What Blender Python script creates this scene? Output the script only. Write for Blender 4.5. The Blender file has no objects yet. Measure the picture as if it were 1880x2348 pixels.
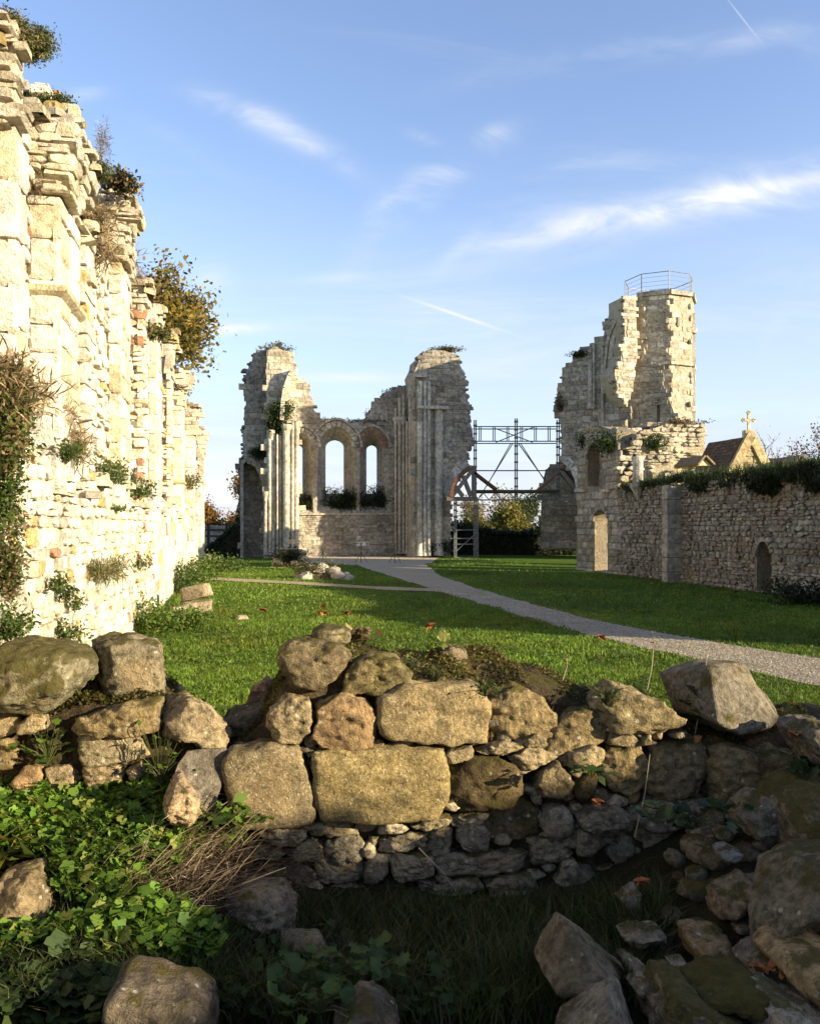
import bpy, math, random
import numpy as np
from mathutils import Vector
from mathutils.geometry import tessellate_polygon

# ------------------------------------------------------------------ camera, sky, sun, exposure
scene = bpy.context.scene
COL = scene.collection
F, CX, HY, EYE = 1900.0, 940.0, 1210.0, 1.6      # focal length, principal column and horizon row in photo pixels; eye height
cam_d = bpy.data.cameras.new('camera')
cam = bpy.data.objects.new('camera', cam_d); COL.objects.link(cam)
cam.location = (0, 0, EYE); cam.rotation_euler = (math.pi / 2, 0, 0)
cam_d.sensor_fit = 'HORIZONTAL'; cam_d.sensor_width = 36; cam_d.lens = 36 * F / 1880
cam_d.shift_y = (HY - 1174) / 1880
cam_d.clip_start = 0.1; cam_d.clip_end = 6000
scene.camera = cam

SUN_EL = math.radians(14.0)
SUN_H = np.array([0.924, -0.382])
SUN = np.array([SUN_H[0] * math.cos(SUN_EL), SUN_H[1] * math.cos(SUN_EL), math.sin(SUN_EL)])
sun_d = bpy.data.lights.new('sun', 'SUN'); sun_d.energy = 5.0; sun_d.angle = math.radians(0.5); sun_d.color = (1.0, 0.84, 0.57)
sun = bpy.data.objects.new('sun', sun_d); COL.objects.link(sun)
sun.rotation_euler = Vector(SUN).to_track_quat('Z', 'Y').to_euler(); sun.location = (20, -10, 12)

scene.view_settings.view_transform = 'Standard'; scene.view_settings.look = 'None'
scene.view_settings.gamma = 1.0; scene.view_settings.use_curve_mapping = False
scene.view_settings.exposure = 1.45
scene.render.engine = 'CYCLES'
scene.cycles.max_bounces = 6; scene.cycles.diffuse_bounces = 3; scene.cycles.transparent_max_bounces = 4
scene.cycles.use_denoising = True


class NT:
    """short node-tree writer"""
    def __init__(s, tree): s.t = tree; s.t.nodes.clear()
    def n(s, typ, **kw):
        nd = s.t.nodes.new(typ)
        for k, v in kw.items():
            if k == 'ins':
                for kk, vv in v.items():
                    if hasattr(vv, 'is_output'): s.t.links.new(vv, nd.inputs[kk])
                    else: nd.inputs[kk].default_value = vv
            else: setattr(nd, k, v)
        return nd
    def math(s, op, a, b=0.0, c=0.0, clamp=False):
        nd = s.n('ShaderNodeMath', operation=op, use_clamp=clamp, ins={0: a, 1: b})
        if op in ('MULTIPLY_ADD', 'SMOOTH_MIN', 'COMPARE'): s._set(nd, 2, c)
        return nd.outputs[0]
    def _set(s, nd, k, v):
        if hasattr(v, 'is_output'): s.t.links.new(v, nd.inputs[k])
        else: nd.inputs[k].default_value = v
    def mix(s, fac, a, b, blend='MIX'):
        nd = s.n('ShaderNodeMix', data_type='RGBA', blend_type=blend)
        s._set(nd, 0, fac); s._set(nd, 6, a); s._set(nd, 7, b)
        return nd.outputs[2]
    def noise(s, vec, scale, detail=6, rough=0.6, dist=0.0):
        nd = s.n('ShaderNodeTexNoise', ins={'Scale': scale, 'Detail': detail, 'Roughness': rough, 'Distortion': dist})
        if vec is not None: s.t.links.new(vec, nd.inputs['Vector'])
        return nd.outputs['Fac']
    def ramp(s, fac, lo, hi, a=0.0, b=1.0):
        nd = s.n('ShaderNodeMapRange', interpolation_type='SMOOTHSTEP', ins={1: lo, 2: hi, 3: a, 4: b})
        s.t.links.new(fac, nd.inputs[0]); return nd.outputs[0]


world = bpy.data.worlds.new('World'); scene.world = world; world.use_nodes = True
w = NT(world.node_tree)
sky_n = w.n('ShaderNodeTexSky', sky_type='NISHITA', sun_disc=False, sun_elevation=SUN_EL,
            sun_rotation=math.atan2(SUN_H[0], SUN_H[1]), air_density=1.0, dust_density=0.6, ozone_density=1.6)
tc = w.n('ShaderNodeTexCoord')
sep = w.n('ShaderNodeSeparateXYZ', ins={0: tc.outputs['Generated']})
ysafe = w.math('MAXIMUM', sep.outputs[1], 0.02)
A = w.math('DIVIDE', sep.outputs[0], ysafe)          # azimuth tangent, as a compass bearing of the clouds
B = w.math('DIVIDE', sep.outputs[2], ysafe)          # height tangent
front = w.ramp(sep.outputs[1], 0.05, 0.3)
zs = w.math('MAXIMUM', w.math('ADD', sep.outputs[2], 0.12), 0.02)
plane_v = w.n('ShaderNodeCombineXYZ', ins={0: w.math('DIVIDE', sep.outputs[0], zs), 1: w.math('DIVIDE', sep.outputs[1], zs), 2: 0.0}).outputs[0]
mp = w.n('ShaderNodeMapping', ins={'Vector': plane_v, 'Rotation': (0, 0, 0.5), 'Scale': (0.55, 1.5, 1)})
wisp = w.noise(mp.outputs[0], 0.9, 9, 0.62, 0.9)
thin = w.ramp(wisp, 0.46, 0.86, 0.0, 0.5)
low = w.ramp(sep.outputs[2], 0.02, 0.45, 0.85, 0.0)      # a veil of thin high cloud towards the horizon, all round
veil_n = w.noise(w.n('ShaderNodeMapping', ins={'Vector': tc.outputs['Generated'], 'Scale': (2.2, 2.2, 13)}).outputs[0], 1.6, 7, 0.6, 0.4)
veil = w.math('MULTIPLY', low, w.ramp(veil_n, 0.3, 0.68, 0.6, 1.0))
total = thin
# single clouds: (photo x, y, half length, half height, tilt degrees, strength, feather scale)
CLOUDS = [(1850, 410, 300, 48, -9, 1.3, 1), (1830, 415, 200, 22, -8, .5, 0), (1600, 462, 240, 22, -12, .5, 1), (1480, 490, 330, 46, -8, .6, 1), (640, 290, 190, 36, 26, .45, 1), (730, 345, 90, 18, 28, .3, 1),
          (185, 215, 60, 18, -10, .5, 1), (570, 750, 150, 13, -8, .8, 1), (480, 755, 120, 14, 0, .6, 1), (810, 866, 190, 14, 0, .75, 1),
          (490, 640, 60, 45, 30, .55, 1), (1105, 315, 80, 22, -28, .5, 1), (1040, 400, 150, 34, -38, .55, 1), (1060, 560, 80, 22, -45, .36, 1),
          (1730, 85, 130, 26, -14, .28, 1), (1430, 120, 380, 34, -9, .22, 1), (1350, 370, 140, 16, -8, .22, 1), (760, 640, 130, 18, -6, .22, 1),
          (1050, 722, 112, 4.0, 19, .6, 0), (1700, 38, 60, 2.2, 52, .35, 0), (900, 480, 190, 40, -52, .3, 1), (985, 400, 140, 26, -30, .45, 1), (560, 250, 120, 22, 18, .4, 1), (1250, 530, 200, 26, -12, .4, 1), (1280, 600, 120, 30, -20, .25, 1), (420, 330, 120, 22, 30, .2, 1), (1780, 740, 90, 20, -60, .2, 1), (980, 320, 60, 16, 25, .35, 1)]
feather = w.noise(w.n('ShaderNodeCombineXYZ', ins={0: w.math('MULTIPLY', A, 1.0), 1: w.math('MULTIPLY', B, 2.6), 2: 0.3}).outputs[0], 7.0, 8, 0.6, 0.7)
feather = w.ramp(feather, 0.28, 0.78)
for (px, py, hl, hh, tilt, st, fe) in CLOUDS:
    a0, b0 = (px - CX) / F, (HY - py) / F
    th = math.radians(-tilt); c, s_ = math.cos(th), math.sin(th)
    da = w.math('SUBTRACT', A, a0); db = w.math('SUBTRACT', B, b0)
    u = w.math('ADD', w.math('MULTIPLY', da, c * F / hl), w.math('MULTIPLY', db, s_ * F / hl))
    v = w.math('ADD', w.math('MULTIPLY', da, -s_ * F / hh), w.math('MULTIPLY', db, c * F / hh))
    v = w.math('ADD', v, w.math('MULTIPLY', w.math('MULTIPLY', u, u), 0.25 if fe else 0.0))
    r2 = w.math('ADD', w.math('MULTIPLY', u, u), w.math('MULTIPLY', v, v))
    g = w.math('EXPONENT', w.math('MULTIPLY', r2, -1.3))
    g = w.math('MULTIPLY', g, st)
    if fe: g = w.math('MULTIPLY', g, feather)
    total = w.math('ADD', total, w.math('MULTIPLY', g, front))
total = w.math('MINIMUM', total, 0.92)
lum = w.n('ShaderNodeRGBToBW', ins={0: sky_n.outputs[0]}).outputs[0]
cloud_c = w.n('ShaderNodeVectorMath', operation='SCALE', ins={0: (3.3, 3.35, 3.45)})
w._set(cloud_c, 3, 1.0)
sky_c = w.mix(1.0, sky_n.outputs[0], (1.05, .985, 1.08, 1), 'MULTIPLY')
skymix = w.mix(veil, sky_c, (2.3, 2.55, 3.1, 1)); skymix = w.mix(total, skymix, cloud_c.outputs[0])
bg = w.n('ShaderNodeBackground', ins={'Color': skymix, 'Strength': 0.115})
w.n('ShaderNodeOutputWorld', ins={0: bg.outputs[0]})

# ------------------------------------------------------------------ geometry helpers
CAMP = np.array([0, 0, EYE])


def ray(px, py): return np.array([(px - CX) / F, 1.0, -(py - HY) / F])
def at(px, py, Y): return CAMP + ray(px, py) * Y
def gnd(px, py, z=0.0):
    return at(px, py, (EYE - z) * F / (py - HY))
def proj(P):
    P = np.asarray(P, float); y = np.maximum(P[..., 1], 0.05)
    return np.stack([CX + P[..., 0] / y * F, HY - (P[..., 2] - EYE) / y * F], -1)


class Plane:
    """a vertical plane; u along it, w up, h out of it towards the viewer"""
    def __init__(s, o, n):
        s.o = np.array(o, float); n = np.array([n[0], n[1], 0.0]); s.n = n / np.linalg.norm(n)
        s.e1 = np.array([-s.n[1], s.n[0], 0.0]); s.e2 = np.array([0, 0, 1.0])
    def off(s, h): return Plane(s.o + s.n * h, s.n)
    def px(s, pts):
        out = []
        for (x, y) in pts:
            r = ray(x, y); t = np.dot(s.o - CAMP, s.n) / np.dot(r, s.n); P = CAMP + r * t - s.o
            out.append((np.dot(P, s.e1), P[2]))
        return out
    def to3(s, u, w_, h=0.0):
        u = np.asarray(u, float); w_ = np.asarray(w_, float); h = np.asarray(h, float) + 0 * u
        return s.o + u[..., None] * s.e1 + w_[..., None] * s.e2 + h[..., None] * s.n


def crop(ox, oy, sc): return lambda pts: [(ox + x * sc, oy + y * sc) for (x, y) in pts]


C3 = crop(480, 720, .3824); C4 = crop(980, 880, .2433); C5 = crop(1230, 580, .3766); C6 = crop(1230, 940, .3766)
C7 = crop(0, 1400, .4056); C8 = crop(500, 1400, .4056); C9 = crop(1100, 1450, .4519); C10 = crop(0, 1750, .4056)
C11 = crop(600, 1850, .4056); C12 = crop(1180, 1850, .4056)
# nave frame: s along the nave, v across it
AX = np.array([-0.206, 0.9786, 0.0]); RX = np.array([0.9786, 0.206, 0.0])


def N(s, v, z): return AX * s + RX * v + np.array([0, 0, z])
def s_of(px, v): k = (px - CX) / F; return v * (.9786 - .206 * k) / (.206 + .9786 * k)


def vnoise(p, seed=0):
    p = np.asarray(p, float); i = np.floor(p).astype(np.int64); f = p - i; f = f * f * (3 - 2 * f)
    def h(a, b, c):
        n = (a * 374761393 + b * 668265263 + c * 2147483647 + seed * 1274126177) & 0x7fffffff
        n = ((n ^ (n >> 13)) * 1274126177) & 0x7fffffff
        n = ((n ^ (n >> 15)) * 668265263) & 0x7fffffff
        return ((n ^ (n >> 16)) & 0xffff) / 32767.5 - 1.0
    r = 0
    for dx in (0, 1):
        for dy in (0, 1):
            for dz in (0, 1):
                wgt = (f[:, 0] if dx else 1 - f[:, 0]) * (f[:, 1] if dy else 1 - f[:, 1]) * (f[:, 2] if dz else 1 - f[:, 2])
                r = r + wgt * h(i[:, 0] + dx, i[:, 1] + dy, i[:, 2] + dz)
    return r


def fbm(p, octv=4, seed=0, gain=0.5):
    r, a, q = 0, 1.0, np.asarray(p, float)
    for o in range(octv):
        r = r + a * vnoise(q + 17.3 * o, seed + o); a *= gain; q = q * 2.03
    return r


def mesh_of(name, V, faces, mat, col=None, smooth=False):
    me = bpy.data.meshes.new(name)
    V = np.asarray(V, float)
    if isinstance(faces, np.ndarray):
        nf, k = faces.shape
        me.vertices.add(len(V)); me.vertices.foreach_set('co', V.astype(np.float32).ravel())
        me.loops.add(nf * k); me.loops.foreach_set('vertex_index', faces.astype(np.int32).ravel())
        me.polygons.add(nf); me.polygons.foreach_set('loop_start', np.arange(0, nf * k, k, dtype=np.int32))
        me.update(calc_edges=True)
    else:
        me.from_pydata(V.tolist(), [], faces); me.update()
    if smooth: me.polygons.foreach_set('use_smooth', np.ones(len(me.polygons), bool))
    if col is not None:
        a = me.color_attributes.new('col', 'FLOAT_COLOR', 'POINT')
        c = np.asarray(col, float)
        if c.ndim == 1: c = np.tile(c, (len(V), 1))
        a.data.foreach_set('color', (c if c.shape[1] == 4 else np.concatenate([c, np.ones((len(V), 1))], 1)).astype(np.float32).ravel())
    me.materials.append(mat)
    return me


def put(name, V, faces, mat, parent=None, col=None, smooth=False, kind=None, origin=None):
    V = np.asarray(V, float)
    if origin is None:
        origin = V.mean(0) if parent is not None else np.array([V[:, 0].mean(), V[:, 1].mean(), V[:, 2].min()])
    o = bpy.data.objects.new(name, mesh_of(name, V - origin, faces, mat, col, smooth)); COL.objects.link(o)
    wl = parent['_w'] if parent is not None else (0, 0, 0)
    o['_w'] = [float(x) for x in origin]
    if parent is not None: o.parent = parent
    o.location = [origin[i] - wl[i] for i in range(3)]
    if kind: o['kind'] = kind
    return o


def tag(o, label, cat, group=None, kind=None):
    o['label'] = label; o['category'] = cat
    if group: o['group'] = group
    if kind: o['kind'] = kind
    return o


def thing(name, loc, label, cat, group=None):
    o = bpy.data.objects.new(name, None); COL.objects.link(o); o.location = [float(x) for x in loc]; o['_w'] = [float(x) for x in loc]
    o.empty_display_size = .2
    return tag(o, label, cat, group)


def in_poly(x, y, poly):
    c = False; n = len(poly); j = n - 1
    for i in range(n):
        xi, yi = poly[i]; xj, yj = poly[j]
        if (yi > y) != (yj > y) and x < (xj - xi) * (y - yi) / (yj - yi) + xi: c = not c
        j = i
    return c


class MB:
    """collects pieces into one mesh"""
    def __init__(s): s.V = []; s.Fc = []; s.C = []; s.n = 0
    def add(s, V, F_, c=(.5, .5, .5)):
        V = np.asarray(V, float); s.V.append(V); s.Fc += [tuple(i + s.n for i in f) for f in F_]
        c = np.asarray(c, float); s.C.append(np.tile(c, (len(V), 1)) if c.ndim == 1 else c); s.n += len(V); return s
    def box(s, c, size, ax=None, col=(.5, .5, .5)):
        ax = np.eye(3) if ax is None else np.asarray(ax)
        sg = np.array([[a, b, d] for a in (-.5, .5) for b in (-.5, .5) for d in (-.5, .5)]) * np.asarray(size)
        return s.add(np.asarray(c) + sg @ ax, [(0, 1, 3, 2), (4, 6, 7, 5), (0, 4, 5, 1), (2, 3, 7, 6), (0, 2, 6, 4), (1, 5, 7, 3)], col)
    def tube(s, pts, radii, k=6, col=(.5, .5, .5), cap=True):
        pts = np.asarray(pts, float); n = len(pts); radii = np.zeros(n) + radii
        V = []
        for i in range(n):
            t = pts[min(i + 1, n - 1)] - pts[max(i - 1, 0)]; t = t / (np.linalg.norm(t) + 1e-9)
            a = np.cross(t, [0, 0, 1.0]) if abs(t[2]) < .95 else np.cross(t, [0, 1.0, 0]); a /= np.linalg.norm(a); b = np.cross(t, a)
            for j in range(k):
                q = 2 * math.pi * j / k; V.append(pts[i] + radii[i] * (a * math.cos(q) + b * math.sin(q)))
        Fc = [(i * k + j, i * k + (j + 1) % k, (i + 1) * k + (j + 1) % k, (i + 1) * k + j) for i in range(n - 1) for j in range(k)]
        if cap: Fc += [tuple(range(k - 1, -1, -1)), tuple((n - 1) * k + j for j in range(k))]
        return s.add(V, Fc, col)
    def build(s, name, mat, parent=None, smooth=False, kind=None, origin=None):
        return put(name, np.concatenate(s.V), s.Fc, mat, parent, np.concatenate(s.C), smooth, kind, origin)


def bar(a, b, wdt, hgt, col=(.5, .5, .5), up=(0, 0, 1)):
    a = np.asarray(a, float); b = np.asarray(b, float); t = b - a; L = np.linalg.norm(t); t = t / L
    s_ = np.cross(t, up); s_ = s_ / np.linalg.norm(s_) if np.linalg.norm(s_) > .05 else np.array([1.0, 0, 0]); q = np.cross(s_, t)
    return MB().box((a + b) / 2, (L, wdt, hgt), np.array([t, s_, q]), col)


# ------------------------------------------------------------------ materials
def material(name):
    m = bpy.data.materials.new(name); m.use_nodes = True; return m, NT(m.node_tree)


def finish(m, t, color, rough=.9, bump=None, dist=.02, spec=.25, trans=None, strength=1.0):
    ins = {'Base Color': color, 'Roughness': rough, 'Specular IOR Level': spec}
    if bump is not None:
        b = t.n('ShaderNodeBump', ins={'Height': bump, 'Distance': dist, 'Strength': strength}); ins['Normal'] = b.outputs[0]
    p = t.n('ShaderNodeBsdfPrincipled', ins=ins); out = p.outputs[0]
    if trans is not None:
        tr = t.n('ShaderNodeBsdfTranslucent', ins={'Color': color})
        out = t.n('ShaderNodeMixShader', ins={0: trans, 1: p.outputs[0], 2: tr.outputs[0]}).outputs[0]
    t.n('ShaderNodeOutputMaterial', ins={0: out}); return m


def attr_col(t): return t.n('ShaderNodeAttribute', attribute_name='col').outputs['Color']
def gray(t, f): return t.n('ShaderNodeCombineColor', ins={0: f, 1: f, 2: f}).outputs[0]


def stone_mat(name, grain, patch, dist, moss=0.0, lichen=0.0, spotty=0.0, soft=1.0, rust=.45):
    m, t = material(name); geo = t.n('ShaderNodeNewGeometry'); P = geo.outputs['Position']
    c = attr_col(t)
    n1 = t.noise(P, patch, 5, .65, .3); n2 = t.noise(P, grain, 8, .7); n3 = t.noise(P, grain * 4.3, 3, .6)
    c = t.mix(1.0, c, gray(t, t.ramp(n1, .25, .75, 1 - .32 * soft, 1 + .28 * soft)), 'MULTIPLY')
    c = t.mix(1.0, c, gray(t, t.ramp(n2, .3, .72, 1 - .5 * soft, 1 + .38 * soft)), 'MULTIPLY')
    c = t.mix(t.ramp(t.noise(P, patch * .6, 4, .6), .52, .7, 0, rust), c, (.30, .21, .10, 1), 'MIX')
    if lichen:
        lv = t.noise(P, grain * .75, 8, .75, .3)
        c = t.mix(t.ramp(lv, .50, .62, 0, lichen), c, (.055, .048, .03, 1))
        vo = t.n('ShaderNodeTexVoronoi', ins={'Vector': P, 'Scale': grain * .8, 'Randomness': 1.0})
        k = t.math('MULTIPLY', t.ramp(vo.outputs['Distance'], .12, .24, 1, 0), t.ramp(t.noise(P, patch * 1.7, 3), .5, .6))
        c = t.mix(t.math('MULTIPLY', k, .75), c, (.50, .48, .38, 1))
    if spotty:
        s2 = t.noise(P, grain * 2.1, 4, .75)
        c = t.mix(t.ramp(s2, .55, .66, 0, spotty), c, (.55, .49, .33, 1))
    if moss:
        nz = t.n('ShaderNodeSeparateXYZ', ins={0: geo.outputs['Normal']}).outputs[2]
        mn = t.noise(P, patch * 1.3, 6, .65)
        mn = t.math('MULTIPLY_ADD', t.math('ADD', mn, -.5), 2.0, .42); k = t.ramp(t.math('ADD', t.math('ADD', t.math('MULTIPLY', nz, .42), mn), t.math('ADD', t.math('MULTIPLY', n2, .3), t.math('MULTIPLY', t.math('SUBTRACT', 1.0, t.n('ShaderNodeAttribute', attribute_name='col').outputs['Alpha']), .45))), .96, 1.12, 0, moss)
        mc = t.mix(t.noise(P, grain, 3), (.035, .034, .008, 1), (.105, .085, .02, 1))
        c = t.mix(k, c, mc)
    vor = t.n('ShaderNodeTexVoronoi', ins={'Vector': P, 'Scale': grain * .55})
    pit = t.ramp(vor.outputs['Distance'], .0, .22, -.6, 0)
    h = t.math('ADD', t.math('ADD', t.math('MULTIPLY', n2, 1.0), t.math('MULTIPLY', n3, .45)), t.math('MULTIPLY', pit, t.ramp(n1, .45, .6)))
    return finish(m, t, c, .95, h, dist, .12)


M_FIELD = stone_mat('field_stone', 24, 4.5, .03, moss=.85, lichen=.7)
M_CLEAN = stone_mat('coarse_block_stone', 46, 6, .016, moss=.4, lichen=.45, spotty=.75)
M_PALE = stone_mat('sunlit_wall_stone', 14, 2.2, .04, soft=.8, rust=.4)
M_GREY = stone_mat('grey_ruin_stone', 6, .55, .05, rust=.25)
M_BROWN = stone_mat('brown_rubble_stone', 9, 1.3, .04)
M_MORTAR = stone_mat('lime_mortar', 16, 1.5, .05, soft=.7, rust=.3)


def leaf_mat(name, trans=.35, rough=.55):
    m, t = material(name); c = attr_col(t)
    P = t.n('ShaderNodeNewGeometry').outputs['Position']
    c = t.mix(1.0, c, gray(t, t.ramp(t.noise(P, 3.0, 4), .3, .7, .72, 1.25)), 'MULTIPLY')
    return finish(m, t, c, rough, None, spec=.3, trans=trans)


M_LEAF = leaf_mat('leaf', .42); M_DRY = leaf_mat('dry_stalk', .15, .9)


def plain_mat(name, rough=.8, scale=8, dist=.01, spec=.3, metal=0.0):
    m, t = material(name); c = attr_col(t); P = t.n('ShaderNodeNewGeometry').outputs['Position']
    nz = t.noise(P, scale, 6, .65); c = t.mix(1.0, c, gray(t, t.ramp(nz, .3, .7, .7, 1.25)), 'MULTIPLY')
    return finish(m, t, c, rough, nz, dist, spec)


M_BARK = plain_mat('bark', .95, 14, .03, .1); M_METAL = plain_mat('galvanised_tube', .5, 6, .002, .5)
M_TIMBER = plain_mat('weathered_timber', .85, 9, .01, .2); M_TILE = plain_mat('clay_tile', .9, 10, .02, .15)
M_SOIL = plain_mat('soil', 1.0, 9, .06, .05)


def ground_mat(name, c1, c2, c3, scale, dist, big=.35):
    m, t = material(name); P = t.n('ShaderNodeNewGeometry').outputs['Position']
    a = t.noise(P, big, 5, .6); b = t.noise(P, scale, 7, .7); d = t.noise(P, scale * 6, 4, .7)
    c = t.mix(t.ramp(a, .35, .68), c1, c2); c = t.mix(t.ramp(b, .42, .72, 0, .8), c, c3)
    c = t.mix(1.0, c, gray(t, t.ramp(d, .3, .7, .6, 1.35)), 'MULTIPLY')
    return finish(m, t, c, 1.0, t.math('ADD', b, d), dist, .05)


M_LAWN = ground_mat('lawn_turf', (.06, .115, .014, 1), (.095, .145, .018, 1), (.042, .085, .012, 1), 5.0, .06)
M_GRAVEL = ground_mat('pale_gravel', (.47, .41, .31, 1), (.53, .47, .36, 1), (.33, .28, .2, 1), 30, .05, 1.2)
M_DIRT = ground_mat('bare_earth_path', (.34, .28, .19, 1), (.40, .33, .22, 1), (.22, .19, .10, 1), 9, .03, 1.0)
M_BANK = ground_mat('rough_bank_soil', (.042, .038, .016, 1), (.07, .055, .028, 1), (.028, .040, .013, 1), 12, .05, 2.0)
rnd = random.Random(5)
RG = np.random.default_rng(11)

# ------------------------------------------------------------------ masonry: every stone is geometry
def ring(wd, ht, k, jit, r):
    if k == 8:
        b = np.array([(-1, -1), (0, -1), (1, -1), (1, 0), (1, 1), (0, 1), (-1, 1), (-1, 0)], float)
        c = r.random() * .16 * min(1.0, jit / .3)
        b[[0, 2, 4, 6]] *= 1 - c - r.random((4, 1)) * jit * .5
    else:
        b = np.array([(-1, -1), (1, -1), (1, 1), (-1, 1)], float)
    return (b + (r.random((k, 2)) - .5) * jit) * (wd / 2, ht / 2)


def face_tpl(k):
    f = []
    for j in range(k):
        q = (j + 1) % k
        f += [(j, q, k + q, k + j), (k + j, k + q, 2 * k + q, 2 * k + j), (2 * k + j, 2 * k + q, 3 * k)]
    return f


TPL = {4: face_tpl(4), 8: face_tpl(8)}


def courses(poly, holes, sw, sh, seed, rubble=.25, prot=(0, .035), gap=.012, pal=None, depth=.14, k=8, to3=None, wfrac=(.55, 1.7), tone=None):
    """stones laid in uneven courses inside a local outline; returns a list of (verts, k, colour)"""
    r = np.random.default_rng(seed); P = np.array(poly); out = []
    u0, w0 = P.min(0); u1, w1 = P.max(0); w_ = w0 + r.random() * .3 * sh
    while w_ < w1 + sh:
        h = sh * r.uniform(1 - rubble, 1 + rubble * 1.3); u = u0 - r.random() * sw
        while u < u1 + sw:
            wd = sw * r.uniform(*wfrac) if rubble > .12 else sw * r.uniform(.75, 1.3)
            cells = [(u + wd / 2, w_ + h / 2, wd, h)]
            if rubble > .2 and r.random() < .22 and h > sh * .9:
                a = r.uniform(.35, .65); cells = [(u + wd / 2, w_ + h * a / 2, wd, h * a), (u + wd / 2, w_ + h * (a + (1 - a) / 2), wd, h * (1 - a))]
            for (cu, cw, cwd, ch) in cells:
                cu += (r.random() - .5) * rubble * .25 * sw; cw += (r.random() - .5) * rubble * .35 * sh
                if not in_poly(cu, cw, poly): continue
                bad = False
                for H in holes:
                    for a, b in ((0, 0), (-.42, -.4), (.42, -.4), (.42, .4), (-.42, .4)):
                        if in_poly(cu + a * cwd, cw + b * ch, H): bad = True; break
                    if bad: break
                if bad: continue
                g_ = gap * (.55 if k == 4 else 1); rg = ring(max(cwd - g_, .02), max(ch - g_, .02), k, rubble * (1.1 if k == 8 else .7), r)
                an = (r.random() - .5) * rubble * .35; ca, sa = math.cos(an), math.sin(an)
                rg = rg @ np.array([[ca, sa], [-sa, ca]])
                p = r.uniform(*prot) * (.5 if k == 4 else 1); bev = min(cwd, ch) * (r.uniform(.10, .2) if k == 8 else .07)
                hh = np.concatenate([np.full(k, -depth), np.full(k, p - bev * .7), p + (r.random(k) - .5) * bev * .6, [p + bev * .25 * r.random()]])
                rr = np.concatenate([rg, rg, rg * (1 - bev / max(min(cwd, ch), .02) * 1.1), (r.random((1, 2)) - .5) * .2 * rg.max(0)])
                V = to3(cu + rr[:, 0], cw + rr[:, 1], hh)
                c = np.array(pal[r.choice(len(pal), p=PALW[len(pal)] if len(pal) in PALW else None)]) * r.uniform(.85, 1.15)
                if tone is not None: c = c * tone(cu, cw)
                out.append((V, k, c))
            u += wd
        w_ += h
    return out


def rows_exact(to3, u0, u1, w0, w1, h, ncol, seed, pal, prot=(-.012, .014), gap=.007, depth=.06, jit=.10):
    """dressed courses that fill a strip exactly, joints alternating"""
    r = np.random.default_rng(seed); out = []; w_ = w0; row = 0
    while w_ < w1 - .03:
        hh_ = min(h * r.uniform(.75, 1.25), w1 - w_); cuts = [u0]
        for i in range(1, ncol): cuts.append(u0 + (u1 - u0) * (i + (.18 if row % 2 else -.18) + r.uniform(-.08, .08)) / ncol)
        cuts.append(u1)
        for a, b in zip(cuts[:-1], cuts[1:]):
            wd = abs(b - a); rg = ring(max(wd - gap, .02), max(hh_ - gap, .02), 8, jit, r); p = r.uniform(*prot); bev = min(wd, hh_) * r.uniform(.05, .14)
            hh = np.concatenate([np.full(8, -depth), np.full(8, p - bev * .6), np.full(8, p), [p + .002]]); sc = 1 - bev * 1.6 / max(min(wd, hh_), .02)
            rr = np.concatenate([rg, rg, rg * sc, [[0, 0]]])
            out.append((to3((a + b) / 2 + rr[:, 0], w_ + hh_ / 2 + rr[:, 1], hh), 8, np.array(pal[r.integers(len(pal))]) * r.uniform(.88, 1.1)))
        w_ += hh_; row += 1
    return out


PALW = {6: [.32, .28, .17, .15, .05, .03], 5: [.32, .28, .2, .12, .08]}
PAL_PALE = [(.66, .61, .50), (.72, .68, .59), (.60, .52, .36), (.50, .45, .36), (.54, .40, .18), (.38, .20, .12)]
PAL_RUBB = [(.34, .305, .24), (.39, .355, .285), (.30, .255, .19), (.26, .23, .185), (.43, .40, .33), (.31, .235, .17)]
PAL_GREY = [(.33, .30, .245), (.36, .325, .255), (.29, .26, .215), (.26, .23, .175), (.42, .385, .31)]
PAL_TOWER = [(.44, .39, .29), (.50, .45, .34), (.38, .33, .24), (.34, .30, .24), (.58, .54, .44)]


def place_stones(stones, root, mat, nmax, min_px=9.0, part='stone', rest='small_stonework'):
    """the stones that show largest become parts, the rest one part of kind stuff"""
    info = []
    for i, (V, k, c) in enumerate(stones):
        if (V[:, 1] < .5).any(): info.append((0, i)); continue
        q = proj(V); a, b = q.min(0), q.max(0)
        vis = b[0] > 0 and a[0] < 1880 and b[1] > 0 and a[1] < 2348
        d = b - a
        info.append((float(d[0] * d[1]) if vis and max(d) >= min_px else 0, i))
    info.sort(reverse=True); big = set(i for (ar, i) in info[:nmax] if ar > 0); mb = MB()
    for i, (V, k, c) in enumerate(stones):
        if i in big: put(part, V, TPL[k], mat, root, c)
        else: mb.add(V, TPL[k], c)
    if mb.n: mb.build(rest, mat, root, kind='stuff')


def tri_fill(polys2):
    return tessellate_polygon([[Vector((a, b, 0)) for (a, b) in pl] for pl in polys2])


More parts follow.
